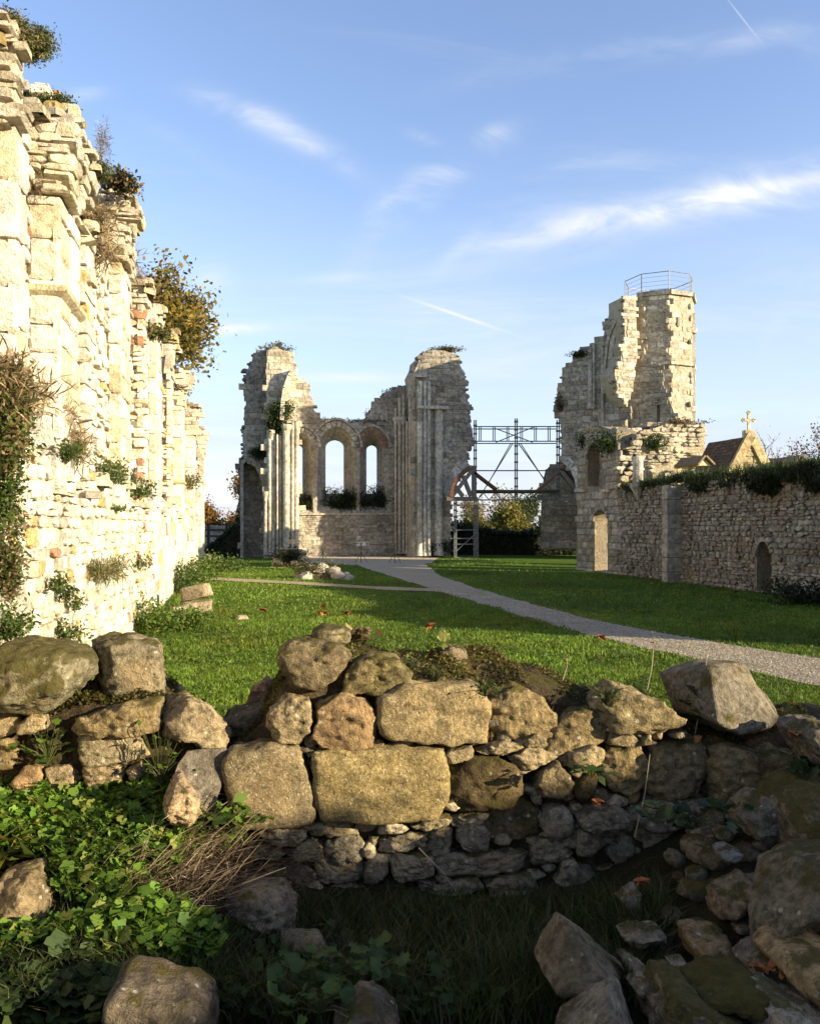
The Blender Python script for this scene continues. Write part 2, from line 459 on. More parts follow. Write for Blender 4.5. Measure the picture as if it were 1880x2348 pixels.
def wall_solid(name, pl, outline, hf, hb, thick, mat, parent, col=(.4, .36, .28), jag=0.0, front_h=-.03):
    """a wall with real thickness; hf/hb are matching opening outlines on its front and back face"""
    hb = hb if hb is not None else hf
    mb = MB(); f = [outline] + hf; b = [outline] + hb
    allf = [p for l in f for p in l]; allb = [p for l in b for p in l]; n = len(allf)
    Vf = pl.to3([p[0] for p in allf], [p[1] for p in allf], front_h); Vb = pl.to3([p[0] for p in allb], [p[1] for p in allb], -thick)
    V = np.concatenate([Vf, Vb]); Fc = [tuple(t) for t in tri_fill(f)] + [tuple(i + n for i in t)[::-1] for t in tri_fill(b)]
    s0 = 0
    for l in f:
        m = len(l)
        for i in range(m): Fc.append((s0 + i, s0 + (i + 1) % m, n + s0 + (i + 1) % m, n + s0 + i))
        s0 += m
    mb.add(V, Fc, col)
    o = mb.build(name, mat, parent)
    return o


def arch_loop(x0, x1, ysill, yspring, yapex, n=6, pointed=True, sill0=None, sill1=None):
    """opening outline in photo rows: sill left, sill right, right jamb, arch, left jamb"""
    pts = [(sill0 if sill0 is not None else x0, ysill), (sill1 if sill1 is not None else x1, ysill), (x1, yspring)]
    xc = (x0 + x1) / 2
    for i in range(1, 2 * n):
        t = i / (2 * n); 
        if pointed:
            q = t * 2 if t <= .5 else (1 - t) * 2
            dx = (x1 - xc) * math.cos(q * math.pi / 2 * .98) ** 1.15; h = math.sin(q * math.pi / 2)
            h = h * .9 + q * .1
            pts.append((xc + dx if t <= .5 else xc - dx, yspring + (yapex - yspring) * h))
        else:
            pts.append((xc + (x1 - xc) * math.cos(math.pi * t), yspring + (yapex - yspring) * math.sin(math.pi * t)))
    pts.append((x0, yspring)); return pts


def voussoirs(pl, path, width, prot, root, mat, col, name='arch_stone', gap=.015, depth=.12):
    """arch stones following a path of local points, one object each"""
    for i in range(len(path) - 1):
        a = np.array(path[i]); b = np.array(path[i + 1]); t = b - a; L = np.linalg.norm(t)
        if L < 1e-4: continue
        t /= L; nn = np.array([-t[1], t[0]])
        q = [a + t * gap / 2, b - t * gap / 2, b - t * gap / 2 + nn * width, a + t * gap / 2 + nn * width]
        u = [p[0] for p in q]; w_ = [p[1] for p in q]
        V = np.concatenate([pl.to3(u, w_, -depth), pl.to3(u, w_, prot)])
        put(name, V, [(0, 1, 5, 4), (1, 2, 6, 5), (2, 3, 7, 6), (3, 0, 4, 7), (4, 5, 6, 7), (0, 3, 2, 1)], mat, root, np.array(col) * rnd.uniform(.88, 1.12))


def shaft(base, top, r, root, mat, col, seg=.42, k=12, name='shaft', cap=True):
    """a round shaft of stone drums with recessed joints"""
    base = np.asarray(base, float); top = np.asarray(top, float); L = top[2] - base[2]; n = max(1, int(L / seg)); pts = []; rad = []; cols = []
    for i in range(n):
        z0 = i / n; z1 = (i + 1) / n; rr = r * rnd.uniform(.97, 1.02); cc = np.array(col) * rnd.uniform(.86, 1.12)
        for z, q in ((z0 + .003, rr * .93), (z0 + .02 / max(L, .1), rr), (z1 - .02 / max(L, .1), rr), (z1 - .003, rr * .93)):
            pts.append(base + (top - base) * z); rad.append(q); cols.append(cc)
    if cap: rad[0] = r * 1.35; rad[1] = r * 1.35
    mb = MB(); mb.tube(pts, np.array(rad), k, col); mb.C[-1] = np.repeat(np.array(cols), k, 0)
    return mb.build(name, mat, root, smooth=False)


# ------------------------------------------------------------------ single rocks, shaped from an outline
def ico(level):
    import bmesh
    bm = bmesh.new(); bmesh.ops.create_icosphere(bm, subdivisions=level, radius=1.0)
    V = np.array([v.co[:] for v in bm.verts]); Fc = np.array([[v.index for v in f.verts] for f in bm.faces]); bm.free(); return V, Fc


ICO = {l: ico(l) for l in (3, 4, 5)}


def rock(outline, pl, depth, seed, back=0.0, sq=5.0, rough=.05, chops=5, level=None, flat=.0, big=.06, cut=(.74, .93), front=0.0):
    """outline: local (u, w) points; the widest section is the outline, the stone bulges before and behind it"""
    r = np.random.default_rng(seed); O = np.array(outline, float); ext = O.max(0) - O.min(0); size = float(ext.mean())
    c = (O.max(0) + O.min(0)) / 2
    area = 0; cc = np.zeros(2)
    for i in range(len(O)):
        a, b = O[i], O[(i + 1) % len(O)]; cr = a[0] * b[1] - a[1] * b[0]; area += cr; cc += (a + b) * cr
    if abs(area) > 1e-6: c = cc / (3 * area)
    if level is None: level = 4
    D, Fc = ICO[level]
    q = (np.abs(D) ** sq).sum(1) ** (1 / sq); p = D / q[:, None]
    ab = p[:, :2] * (ext / 2); ang = np.arctan2(ab[:, 1], ab[:, 0]); rho = ((np.abs(p[:, 0]) ** sq + np.abs(p[:, 1]) ** sq) ** (1 / sq))
    # distance from the centre to the outline for each angle
    T = np.linspace(-math.pi, math.pi, 361); R = np.zeros(361)
    for i, t in enumerate(T):
        d = np.array([math.cos(t), math.sin(t)]); best = 0
        for j in range(len(O)):
            a = O[j] - c; e = O[(j + 1) % len(O)] - O[j]; den = d[0] * e[1] - d[1] * e[0]
            if abs(den) < 1e-9: continue
            s_ = (a[0] * e[1] - a[1] * e[0]) / den; k = (a[0] * d[1] - a[1] * d[0]) / den
            if s_ > best and -1e-6 <= k <= 1 + 1e-6: best = s_
        R[i] = best
    Rm = np.interp(ang, T, R)
    uv = (rho * Rm)[:, None] * np.stack([np.cos(ang), np.sin(ang)], 1)
    X = np.stack([uv[:, 0], uv[:, 1], p[:, 2] * depth / 2], 1)
    for _ in range(chops):                                    # broken facets
        n = r.normal(size=3); n[2] = abs(n[2]) * 1.2 + front; n /= np.linalg.norm(n)
        d = X @ n; lim = d.max() * r.uniform(*cut); ov = np.maximum(d - lim, 0); X = X - ov[:, None] * n * .85
    fn = np.cross(X[Fc[:, 1]] - X[Fc[:, 0]], X[Fc[:, 2]] - X[Fc[:, 0]]); nrm = np.zeros_like(X)
    for q_ in range(3): np.add.at(nrm, Fc[:, q_], fn)
    nrm /= np.linalg.norm(nrm, axis=1)[:, None] + 1e-12
    f1 = fbm(X / size * 2.2 + seed * 3.1, 3, seed); f2 = fbm(X / size * np.array([6, 12, 7]) + seed, 3, seed + 7); f3 = 1 - np.abs(fbm(X / size * 4.5 + 5, 3, seed + 3))
    X = X + nrm * (size * (big * f1 * .7 + rough * .35 * f2 + rough * .35 * (f3 - .7)))[:, None]
    return pl.to3(c[0] + X[:, 0], c[1] + X[:, 1], X[:, 2] - back), Fc


def hull_rock(P, seed, cuts=12, rough=.02, wear=2):
    """an angular block: the hull of its corner points, worn at the edges and roughened"""
    import bmesh
    bm = bmesh.new()
    for p in P: bm.verts.new(p)
    h = bmesh.ops.convex_hull(bm, input=bm.verts); bmesh.ops.delete(bm, geom=list({g for g in list(h['geom_unused']) + list(h['geom_interior']) if isinstance(g, bmesh.types.BMVert)}), context='VERTS')
    bmesh.ops.triangulate(bm, faces=bm.faces); bmesh.ops.subdivide_edges(bm, edges=bm.edges, cuts=cuts, use_grid_fill=True); bmesh.ops.triangulate(bm, faces=bm.faces)
    for _ in range(wear): bmesh.ops.smooth_vert(bm, verts=bm.verts, factor=.5, use_axis_x=True, use_axis_y=True, use_axis_z=True)
    bm.normal_update(); V = np.array([v.co[:] for v in bm.verts]); Nn = np.array([v.normal[:] for v in bm.verts]); Fc = np.array([[v.index for v in f.verts] for f in bm.faces]); bm.free()
    sz = float(np.mean(V.max(0) - V.min(0))); q = V / sz
    d = fbm(q * 3 + seed, 3, seed) * .8 + (1 - np.abs(fbm(q * 5 + seed, 3, seed + 3)) - .6) * .7 + fbm(q * 14, 2, seed + 5) * .35
    return V + Nn * (d * rough * sz)[:, None], Fc


def ragged(pl, pts, seed, pal, size=(.14, .4), n_per_m=5, depth=.5):
    """broken stones along a ruined edge"""
    r = np.random.default_rng(seed); out = []; pts = np.array(pts)
    for a, b in zip(pts[:-1], pts[1:]):
        L = np.linalg.norm(b - a)
        for _ in range(max(1, int(L * n_per_m))):
            c = a + (b - a) * r.random() + r.normal(size=2) * .035; w_ = r.uniform(*size); rg = ring(w_, w_ * r.uniform(.35, .7), 8, .5, r); an = r.normal() * .25; ca, sa = math.cos(an), math.sin(an); rg = rg @ np.array([[ca, sa], [-sa, ca]])
            h0 = -r.uniform(.0, depth); th = w_ * r.uniform(.6, 1.2); hh = np.concatenate([np.full(8, h0 - th), np.full(8, h0), np.full(8, h0 + .03), [h0 + .05]]); rr = np.concatenate([rg, rg, rg * .75, [[0, 0]]]) + c
            out.append((pl.to3(rr[:, 0], rr[:, 1], hh), 8, np.array(pal[r.integers(len(pal))]) * r.uniform(.65, 1.0)))
    return out


def px_size(outline_px):
    a = np.array(outline_px); e = a.max(0) - a.min(0); return float(max(e))


# ------------------------------------------------------------------ plants
def leaf_cloud(P, size, r, cols, flat=.0, aspect=.6, lobes=False):
    """one small folded blade per point"""
    n = len(P); d = r.normal(size=(n, 3)); d[:, 2] = d[:, 2] * (1 - flat) + flat * .2; d /= np.linalg.norm(d, axis=1)[:, None]
    up = np.array([0, 0, 1.0]) + r.normal(size=(n, 3)) * (.9 - .7 * flat); s_ = np.cross(d, up); s_ /= np.linalg.norm(s_, axis=1)[:, None] + 1e-9
    L = size * r.uniform(.4, 1.4, n)[:, None]; W = L * aspect / 2; nn = np.cross(s_, d)
    if not lobes:
        V = np.stack([P, P + d * L * .5 + s_ * W + nn * L * .08, P + d * L, P + d * L * .5 - s_ * W + nn * L * .08], 1).reshape(-1, 3)
        Fc = np.arange(4 * n).reshape(n, 4); k = 4
    else:                                                     # round lobed leaf, a fan of notched points
        k = 16; an = np.linspace(math.pi, -math.pi, k, endpoint=False); rad = .93 + .14 * np.cos(5 * an + math.pi); rad[0] = .38; rad[[1, -1]] = .9
        V = [P[:, None, :] + L[:, None, :] * .55 * rad[None, :, None] * (np.cos(an)[None, :, None] * d[:, None, :] + np.sin(an)[None, :, None] * s_[:, None, :])
             + nn[:, None, :] * (L * .10)[:, None, :] * (np.arange(k) % 2)[None, :, None]]
        V = V[0].reshape(-1, 3); Fc = np.arange(k * n).reshape(n, k)
    c = np.array(cols)[r.integers(0, len(cols), n)] * r.uniform(.7, 1.25, (n, 1))
    return V, Fc, np.repeat(c, k, 0)


def blades(P, h, wd, r, cols, lean=.45):
    n = len(P); a = r.uniform(0, 2 * math.pi, n); d = np.stack([np.cos(a), np.sin(a), 0 * a], 1); H = h * r.uniform(.5, 1.25, n)[:, None]
    b = r.uniform(0, 2 * math.pi, n); s_ = np.stack([np.cos(b), np.sin(b), 0 * b], 1) * wd * r.uniform(.7, 1.3, n)[:, None]; le = lean * r.uniform(.3, 1.4, n)[:, None]
    z = np.array([0, 0, 1.0])
    V = np.stack([P - s_, P + s_, P + z * H * .55 + d * H * le * .35 + s_ * .8, P + z * H * .55 + d * H * le * .35 - s_ * .8, P + z * H * .95 + d * H * le], 1)
    F4 = (np.arange(n)[:, None] * 5 + np.array([0, 1, 2, 3])); F3 = (np.arange(n)[:, None] * 5 + np.array([3, 2, 4]))
    c = np.array(cols)[r.integers(0, len(cols), n)] * r.uniform(.7, 1.25, (n, 1))
    # all triangles
    T = np.concatenate([F4[:, [0, 1, 2]], F4[:, [0, 2, 3]], F3], 0)
    return V.reshape(-1, 3), T, np.repeat(c, 5, 0)


def fuse(parts, name, mat, parent=None, kind=None, origin=None):
    """joins (V, faces, colours) sets of equal face size or tri-fans into one mesh"""
    V = []; C = []; Fc = []; n = 0; same = len(set(p[1].shape[1] for p in parts)) == 1
    for (v, f, c) in parts:
        V.append(v); C.append(c); Fc.append(f + n); n += len(v)
    if same: faces = np.concatenate(Fc)
    else: faces = [tuple(x) for f in Fc for x in f.tolist()]
    return put(name, np.concatenate(V), faces, mat, parent, np.concatenate(C), False, kind, origin)


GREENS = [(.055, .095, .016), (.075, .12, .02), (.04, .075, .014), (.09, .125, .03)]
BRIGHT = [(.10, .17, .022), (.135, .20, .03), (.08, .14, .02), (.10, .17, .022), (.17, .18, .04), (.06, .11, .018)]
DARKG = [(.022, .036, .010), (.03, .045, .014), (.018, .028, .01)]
BROWN = [(.16, .11, .05), (.22, .16, .08), (.11, .075, .035), (.26, .20, .11)]
AUTUMN = [(.20, .13, .025), (.26, .15, .03), (.12, .12, .025), (.08, .10, .02), (.22, .11, .02)]
ORANGE = [(.30, .13, .02), (.25, .10, .015), (.20, .12, .02), (.10, .08, .02)]


def bush(name, c, rad, label, cat, cols, n, size, seed, group=None, stems=8, dry=False, spike=0.0):
    """a small plant: twigs from one foot, and leaves or dry stalks round them"""
    r = np.random.default_rng(seed); c = np.asarray(c, float); rad = np.asarray(rad, float)
    root = thing(name, c, label, cat, group); mb = MB(); tips = []
    foot = c + np.array([0, 0, -rad[2] * .8]) if not dry else c + np.array([0, 0, -rad[2] * .2])
    for i in range(stems):
        d = r.normal(size=3); d[2] = abs(d[2]) * .9 if not dry else d[2]; d /= np.linalg.norm(d); tip = c + d * rad * r.uniform(.6, 1.0)
        mid = (foot + tip) / 2 + r.normal(size=3) * rad * .12; mb.tube([foot, mid, tip], [size * .09, size * .06, size * .02], 3, (.12, .085, .045), cap=False); tips += [mid, tip]
    mb.build('stem', M_BARK, root)
    tips = np.array(tips); ctr = tips[r.integers(0, len(tips), n)]
    P = ctr + r.normal(size=(n, 3)) * rad * .24
    if dry:
        V, Fc, C = leaf_cloud(P, size * 1.8, r, cols, 0, .06)
    else:
        V, Fc, C = leaf_cloud(P, size, r, cols, 0, .5)
    put('foliage', V, Fc, M_LEAF if not dry else M_DRY, root, C)
    return root


def grow_tree(name, base, height, spread, label, cat, cols, seed, n_leaf, leaf, trunk_r, group=None, bare=.0, depth=4, lean=(0, 0), bark=(.13, .10, .07), first=.3, clip=None):
    r = np.random.default_rng(seed); base = np.asarray(base, float); root = thing(name, base, label, cat, group); mb = MB(); tips = []
    def limb(p, d, L, rad, lv):
        pts = [p]; q = p.copy(); dd = d.copy()
        for i in range(4):
            dd = dd + r.normal(size=3) * .13; dd[2] += .05; dd /= np.linalg.norm(dd); q = q + dd * L / 4; pts.append(q.copy())
        mb.tube(pts, np.linspace(rad, rad * .55, 5), 6 if lv < 2 else 4, bark, cap=False)
        if lv >= depth: tips.extend(pts[1:]); return
        if lv >= depth - 1: tips.extend(pts[2:])
        for i in range(r.integers(3, 5)):
            t = r.uniform(.35, 1.0) if lv else r.uniform(first, 1.0); k = min(int(t * 4), 3); f = t * 4 - k
            b = pts[k] * (1 - f) + pts[k + 1] * f; nd = dd + r.normal(size=3) * np.array([spread, spread, .35]); nd[2] = nd[2] * .7 + .2; nd /= np.linalg.norm(nd)
            limb(b, nd, L * r.uniform(.5, .75), rad * .52, lv + 1)
        limb(pts[-1], dd, L * .62, rad * .55, lv + 1)
    limb(base, np.array([lean[0], lean[1], 1.0]), height * .42, trunk_r, 0)
    mb.build('trunk', M_BARK, root)
    if n_leaf:
        tips = np.array(tips); keep = r.random(len(tips)) > bare; tips = tips[keep] if keep.any() else tips
        P = tips[r.integers(0, len(tips), n_leaf)] + r.normal(size=(n_leaf, 3)) * leaf * 1.5
        V, Fc, C = leaf_cloud(P, leaf, r, cols, 0, .6)
        tone = 1 + .35 * fbm(P / (leaf * 9), 2, seed); C = C * np.repeat(np.clip(tone, .5, 1.6), 4)[:, None]
        put('crown', V, Fc, M_LEAF, root, C)
    return root

# ------------------------------------------------------------------ ground
def S(a, b, x):
    t = np.clip((np.asarray(x, float) - a) / (b - a), 0, 1); return t * t * (3 - 2 * t)


def terr(X, Y):
    X = np.asarray(X, float); Y = np.asarray(Y, float)
    z = -.24 + .40 * S(-.35, -1.25, X) * S(3.0, 4.25, Y) + .10 * S(-.5, -1.2, X) + .34 * S(.75, 1.7, X) * S(2.8, 3.7, Y)
    P = np.stack([X, Y, 0 * X], -1).reshape(-1, 3)
    return z + (.035 * fbm(P * 2.6, 3, 3)).reshape(X.shape)


def lawn_z(X, Y):
    P = np.stack([X, Y, 0 * X], -1).reshape(-1, 3)
    return (.05 * fbm(P * .22, 2, 9) * S(6, 12, Y).ravel()).reshape(np.shape(X)) * .5


def grid(name, xs, ys, zf, mat, kind='structure'):
    X, Y = np.meshgrid(xs, ys); Z = zf(X, Y); V = np.stack([X, Y, Z], -1).reshape(-1, 3); nx, ny = len(xs), len(ys)
    i = (np.arange(ny - 1)[:, None] * nx + np.arange(nx - 1)[None]).ravel()
    Fc = np.stack([i, i + 1, i + nx + 1, i + nx], 1)
    return put(name, V, Fc, mat, smooth=True, kind=kind, origin=np.zeros(3))


def spread_axis(lim, n, p=2.2):
    t = np.linspace(-1, 1, n); return np.sign(t) * np.abs(t) ** p * lim


grid('lawn', spread_axis(60, 120), np.concatenate([np.linspace(5.0, 60, 160)]), lawn_z, M_LAWN)
grid('far_ground', spread_axis(3000, 40, 3), np.concatenate([np.linspace(-300, 0, 8), np.linspace(5, 70, 12), np.geomspace(80, 4000, 20)]), lambda X, Y: -.32 + 0 * X, M_LAWN)
def bank_z(X, Y):
    m = S(3.0, 4.6, np.abs(X)); z = terr(X, Y) * (1 - m) - .02 * m
    return np.where(Y > 4.9, np.minimum(z, -.05), z)


grid('bank', np.concatenate([np.linspace(-9, -3.7, 18), np.linspace(-3.6, 4.2, 190), np.linspace(4.4, 15, 30)]), np.concatenate([np.linspace(-12, 0, 24), np.linspace(.2, 5.3, 130)]), bank_z, M_BANK)


def strip(name, left, right, mat, lift=.012, n=90):
    """a path between two edges given as photo points on the ground"""
    def resample(p):
        g = np.array([gnd(x, y)[:2] for x, y in p]); d = np.concatenate([[0], np.cumsum(np.linalg.norm(np.diff(g, axis=0), axis=1))]); t = np.linspace(0, d[-1], n)
        return np.stack([np.interp(t, d, g[:, 0]), np.interp(t, d, g[:, 1])], 1)
    L, R_ = resample(left), resample(right)
    L = L + .07 * np.stack([vnoise(np.c_[L * 2.2, 0 * L[:, 0]], 4), vnoise(np.c_[L * 2.2, 0 * L[:, 0]], 5)], 1)
    R_ = R_ + .07 * np.stack([vnoise(np.c_[R_ * 2.2, 0 * R_[:, 0]], 6), vnoise(np.c_[R_ * 2.2, 0 * R_[:, 0]], 7)], 1)
    m = 9; V = []
    for j in range(m):
        q = L + (R_ - L) * j / (m - 1); V.append(np.c_[q, lawn_z(q[:, 0], q[:, 1]) + lift])
    V = np.stack(V, 1).reshape(-1, 3); i = (np.arange(n - 1)[:, None] * m + np.arange(m - 1)[None]).ravel()
    put(name, V, np.stack([i, i + m, i + m + 1, i + 1], 1), mat, smooth=True, kind='structure', origin=np.zeros(3))
    return [tuple(p) for p in L] + [tuple(p) for p in R_[::-1]]


PATH1 = strip('gravel_path', [(800, 1291), (862, 1312), (940, 1336), (1020, 1362), (1200, 1415), (1400, 1468), (1560, 1508), (1880, 1576), (2300, 1650)],
              [(968, 1288), (1012, 1323), (1090, 1350), (1180, 1376), (1330, 1415), (1500, 1448), (1680, 1480), (1880, 1512), (2300, 1570)], M_GRAVEL)
PATH2 = strip('trodden_path', [(400, 1325), (490, 1333), (700, 1345), (860, 1354), (1015, 1360)], [(400, 1320), (490, 1327), (700, 1338), (860, 1347), (1010, 1353)], M_DIRT, .018)
PATH3 = strip('gravel_forecourt', [(690, 1286), (740, 1294), (800, 1297), (900, 1299), (990, 1291)], [(700, 1270), (760, 1268), (820, 1268), (900, 1268), (1010, 1272)], M_GRAVEL, .008)

# ------------------------------------------------------------------ left wall of the nave, in full sun
LW = thing('ruined_wall', N(8, -1.8, 0), 'tall sunlit nave wall of cream rubble with broken piers, filling the left side', 'wall')
stones = []
V0 = -1.64
TOPZ = lambda s: 5.15 + .35 * math.sin(s * .9) + .25 * math.sin(s * 2.3 + 1)
wp = Plane(N(0, V0, 0), RX[:2])          # u runs along its own e1
SG = np.sign(np.dot(wp.e1, AX))


def nav(pl_v):
    """map (s, z, h) on a wall face at v"""
    return lambda u, w_, h: np.asarray(u)[..., None] * AX + (pl_v + np.asarray(h) + 0 * np.asarray(u))[..., None] * RX + np.asarray(w_)[..., None] * np.array([0, 0, 1.0])


def block(name, s0, s1, v0, v1, zprof, mat, col, parent):
    """solid between s0..s1, v0..v1 whose top follows zprof(s)"""
    n = max(2, int((s1 - s0) / .35)); ss = np.linspace(s0, s1, n); V = []; Fc = []
    for s in ss:
        zt = zprof(s)
        for v in (v0, v1):
            for z in (-.3, zt): V.append(N(s, v, z))
    for i in range(n - 1):
        a = i * 4; b = a + 4
        Fc += [(a, a + 1, b + 1, b), (a + 2, b + 2, b + 3, a + 3), (a + 1, a + 3, b + 3, b + 1)]
    Fc += [(0, 2, 3, 1), ((n - 1) * 4, (n - 1) * 4 + 1, (n - 1) * 4 + 3, (n - 1) * 4 + 2)]
    return put(name, np.array(V), Fc, mat, parent, col)


PAL_HEAD = [(.52, .47, .37), (.60, .53, .38), (.44, .39, .29), (.56, .50, .40)]
MCOL = (.62, .55, .42)
block('wall_core', 3.0, 34.6, V0 - 1.1, V0 - .03, lambda s: TOPZ(s) - .12, M_MORTAR, MCOL, LW)
PLZ = lambda s: 2.05 + .18 * math.sin(s * 1.3)
block('plinth_core', 3.0, 33.2, V0 - .02, -1.49, lambda s: PLZ(s) - .06, M_MORTAR, MCOL, LW)


def prof_poly(s0, s1, zf, z0=-.1):
    n = max(2, int((s1 - s0) / .3)); ss = np.linspace(s0, s1, n); return [(s0, z0), (s1, z0)] + [(s, zf(s)) for s in ss[::-1]]


def near_far(lo, hi, step): return np.arange(lo, hi, step)


# upper wall: rubble; plinth: rubble with reddish stones
for (a, b, sw, sh) in ((4.2, 9, .21, .105), (9, 16, .26, .14), (16, 34.4, .42, .22)):
    stones += courses(prof_poly(a, b, lambda s: TOPZ(s), 1.9), [], sw, sh, int(a * 10), .38, (-.03, .055), .007, PAL_PALE, .12, 8 if a < 10 else 4, nav(V0))
    stones += courses(prof_poly(a, b, lambda s: PLZ(s)), [], sw, sh, int(a * 10) + 3, .36, (-.015, .03), .006, PAL_PALE, .12, 8 if a < 10 else 4, nav(-1.47))
# coping of loose flat stones on the plinth and the wall head
for s in np.arange(7.6, 34, .33):
    for (v, z, ht) in ((V0 + .12, PLZ(s) - .05, .09), (V0 - .2, TOPZ(s) - .14, .16), (V0 - .55, TOPZ(s) - .12, .2), (V0 - .9, TOPZ(s) - .15, .15)):
        ss, vv, zz = s + rnd.uniform(-.1, .1), v + rnd.uniform(-.06, .06), z + rnd.uniform(-.03, .1)
        rg = ring(rnd.uniform(.25, .5) * min(1, .35 + s * .06), rnd.uniform(.2, .34) * min(1, .35 + s * .06), 8, .4, RG); ht = ht * min(1, .3 + s * .06)
        hh = np.concatenate([np.full(8, 0), np.full(8, ht * .7), np.full(8, ht), [ht * 1.1]]); rr = np.concatenate([rg, rg, rg * .8, [[0, 0]]])
        V = np.array([N(ss + p[0], vv + p[1], zz + h) for p, h in zip(rr, hh)]); stones.append((V, 8, np.array(rnd.choice(PAL_PALE[:4])) * rnd.uniform(.6, 1.0)))

# piers: (photo column of its inner edge, of its outer edge, of the flared head, length, head row, row where the flare starts, string rows, ashlar)
PIERS = [(-150, 44, 47, .2, 30, 300, [], 1), (62, 140, 176, .85, 250, 450, [682], 1), (160, 200, 208, .5, 500, 560, [], 0), (246, 280, 306, .95, 425, 600, [], 1),
         (300, 328, 338, .6, 640, 700, [930], 0), (340, 360, 368, .9, 700, 760, [], 1), (372, 391, 400, .7, 770, 860, [1028], 0), (394, 418, 434, 1.0, 850, 930, [1110], 1),
         (423, 446, 456, 1.0, 930, 1000, [], 1), (449, 463, 474, 1.2, 985, 1100, [1108], 1)]
PIER_S = []
for pi, (xi, xo, xf, plen, ytop, yfl, strs, ash) in enumerate(PIERS):
    s0 = s_of(xi, V0) if xi > 0 else 5.0
    k = lambda x: (x - CX) / F
    vf = lambda x: ((k(x) * .9786 * s0 + .206 * s0) / (.9786 - .206 * k(x)))     # v whose column is x at this s
    va, vb = vf(xo), vf(xf)
    Yd = .9786 * s0 + .206 * va; zt = EYE + (HY - ytop) / F * Yd; zf = EYE + (HY - yfl) / F * Yd
    zbase = -.2 if pi > 6 else 1.9
    prof = [(va, zbase), (va, zf)] + [(va + (vb - va) * t ** 1.5, zf + (zt - zf) * t * .85) for t in (.3, .6, 1.0)] + [(vb - .05, zt - .1), (va * .4 + vb * .6, zt), (V0 - .3, zt - .08), (V0 - .3, zbase)]
    PIER_S.append((s0, va, vb, zt, zf, plen))
    # core prism
    mb = MB(); m = len(prof); ins = [(v - .03 if v > V0 else v, z - .02) for v, z in prof]
    Vp = np.array([N(s0 + .03, v, z) for v, z in ins] + [N(s0 + plen, v, z) for v, z in ins])
    tr = tri_fill([ins]); mb.add(Vp, [tuple(t) for t in tr] + [tuple(i + m for i in t)[::-1] for t in tr] + [(i, (i + 1) % m, m + (i + 1) % m, m + i) for i in range(m)], MCOL)
    mb.build('pier_core', M_MORTAR, LW)
    big = s0 < 16
    cam_face = lambda u, w_, h, s0=s0: (s0 - np.asarray(h))[..., None] * AX + np.asarray(u)[..., None] * RX + np.asarray(w_)[..., None] * np.array([0, 0, 1.0])
    wdt = va - V0
    lowp = [(V0, zbase), (va, zbase), (va, zf), (V0, zf)]; hip = [(V0, zf)] + [p for p in prof[1:-1] if p[1] >= zf - .01]
    if ash:
        stones += rows_exact(cam_face, V0, va, zbase, zf, .30 if big else .36, 2 if wdt > .45 else 1, 900 + pi, PAL_PALE[:3])
    else:
        stones += courses(lowp, [], .17, .12, 900 + pi, .35, (-.01, .06), .012, PAL_PALE, .1, 8, cam_face)
    stones += courses(hip, [], .15 if pi == 0 else .24 if big else .3, .05 if pi == 0 else .075 if big else .14, 950 + pi, .34, (-.03, .08), .010, PAL_HEAD, .14, 8 if big else 4, cam_face)
    # nave side of the pier
    def front(u, w_, h, va=va, vb=vb, zf=zf, zt=zt):
        w_ = np.asarray(w_); t = np.clip((w_ - zf) / max(zt - zf, .1) / .85, 0, 1); v = va + (vb - va) * t ** 1.5 + np.asarray(h)
        return np.asarray(u)[..., None] * AX + v[..., None] * RX + w_[..., None] * np.array([0, 0, 1.0])
    if not ash: stones += courses([(s0, zbase), (s0 + plen, zbase), (s0 + plen, zf), (s0, zf)], [], .24, .13, 700 + pi, .36, (-.02, .03), .007, PAL_PALE, .08, 4, front)
    else: stones += rows_exact(front, s0, s0 + plen, zbase, zf, .3, 2 if plen > .5 else 1, 700 + pi, PAL_PALE[:3])
    if pi > 0: stones += courses([(s0, zf), (s0 + plen, zf), (s0 + plen * .95, zt), (s0 + plen * .1, zt)], [], .26, .10 if big else .15, 750 + pi, .36, (-.03, .09), .010, PAL_HEAD, .14, 8 if big else 4, front)
    for _ in range(16 if plen > .5 else 9):                                                       # ragged head
        ss, vv = s0 + rnd.uniform(0, plen), rnd.uniform(V0 - .2, vb); k_ = .5 if pi == 0 else .75 if pi < 4 else 1.0; rg = ring(k_ * rnd.uniform(.2, .42), k_ * rnd.uniform(.18, .3), 8, .45, RG); ht = k_ * rnd.uniform(.07, .16); z = zt - rnd.uniform(.02, .22) + .12 * math.sin(ss * 7)
        rr = np.concatenate([rg, rg, rg * .8, [[0, 0]]]); hh = np.concatenate([np.zeros(8), np.full(8, ht * .7), np.full(8, ht), [ht]])
        stones.append((np.array([N(ss + p[0], vv + p[1], z + h) for p, h in zip(rr, hh)]), 8, np.array(rnd.choice(PAL_PALE[2:5])) * rnd.uniform(.5, .9)))
    for ys in strs:                                                           # moulded string course round the pier
        z = EYE + (HY - ys) / F * Yd; hgt = .11
        hgt = .085; pr = [(0, 0), (.03, .02), (.055, .04), (.055, hgt), (0, hgt + .02)]
        V = []; loop = [(s0, V0), (s0, va), (s0 + plen, va)]
        for (s, v), (ds, dv) in zip(loop, [(-1, 0), (-1, 1), (0, 1)]):
            for (o_, zz) in pr: V.append(N(s + ds * o_, v + dv * o_, z + zz))
        n5 = len(pr); Fc = [(i * n5 + j, i * n5 + (j + 1) % n5, (i + 1) * n5 + (j + 1) % n5, (i + 1) * n5 + j) for i in range(2) for j in range(n5)] + [tuple(range(n5)), tuple(2 * n5 + j for j in range(n5))[::-1]]
        put('string_course', np.array(V), Fc, M_PALE, LW, (.46, .40, .26))
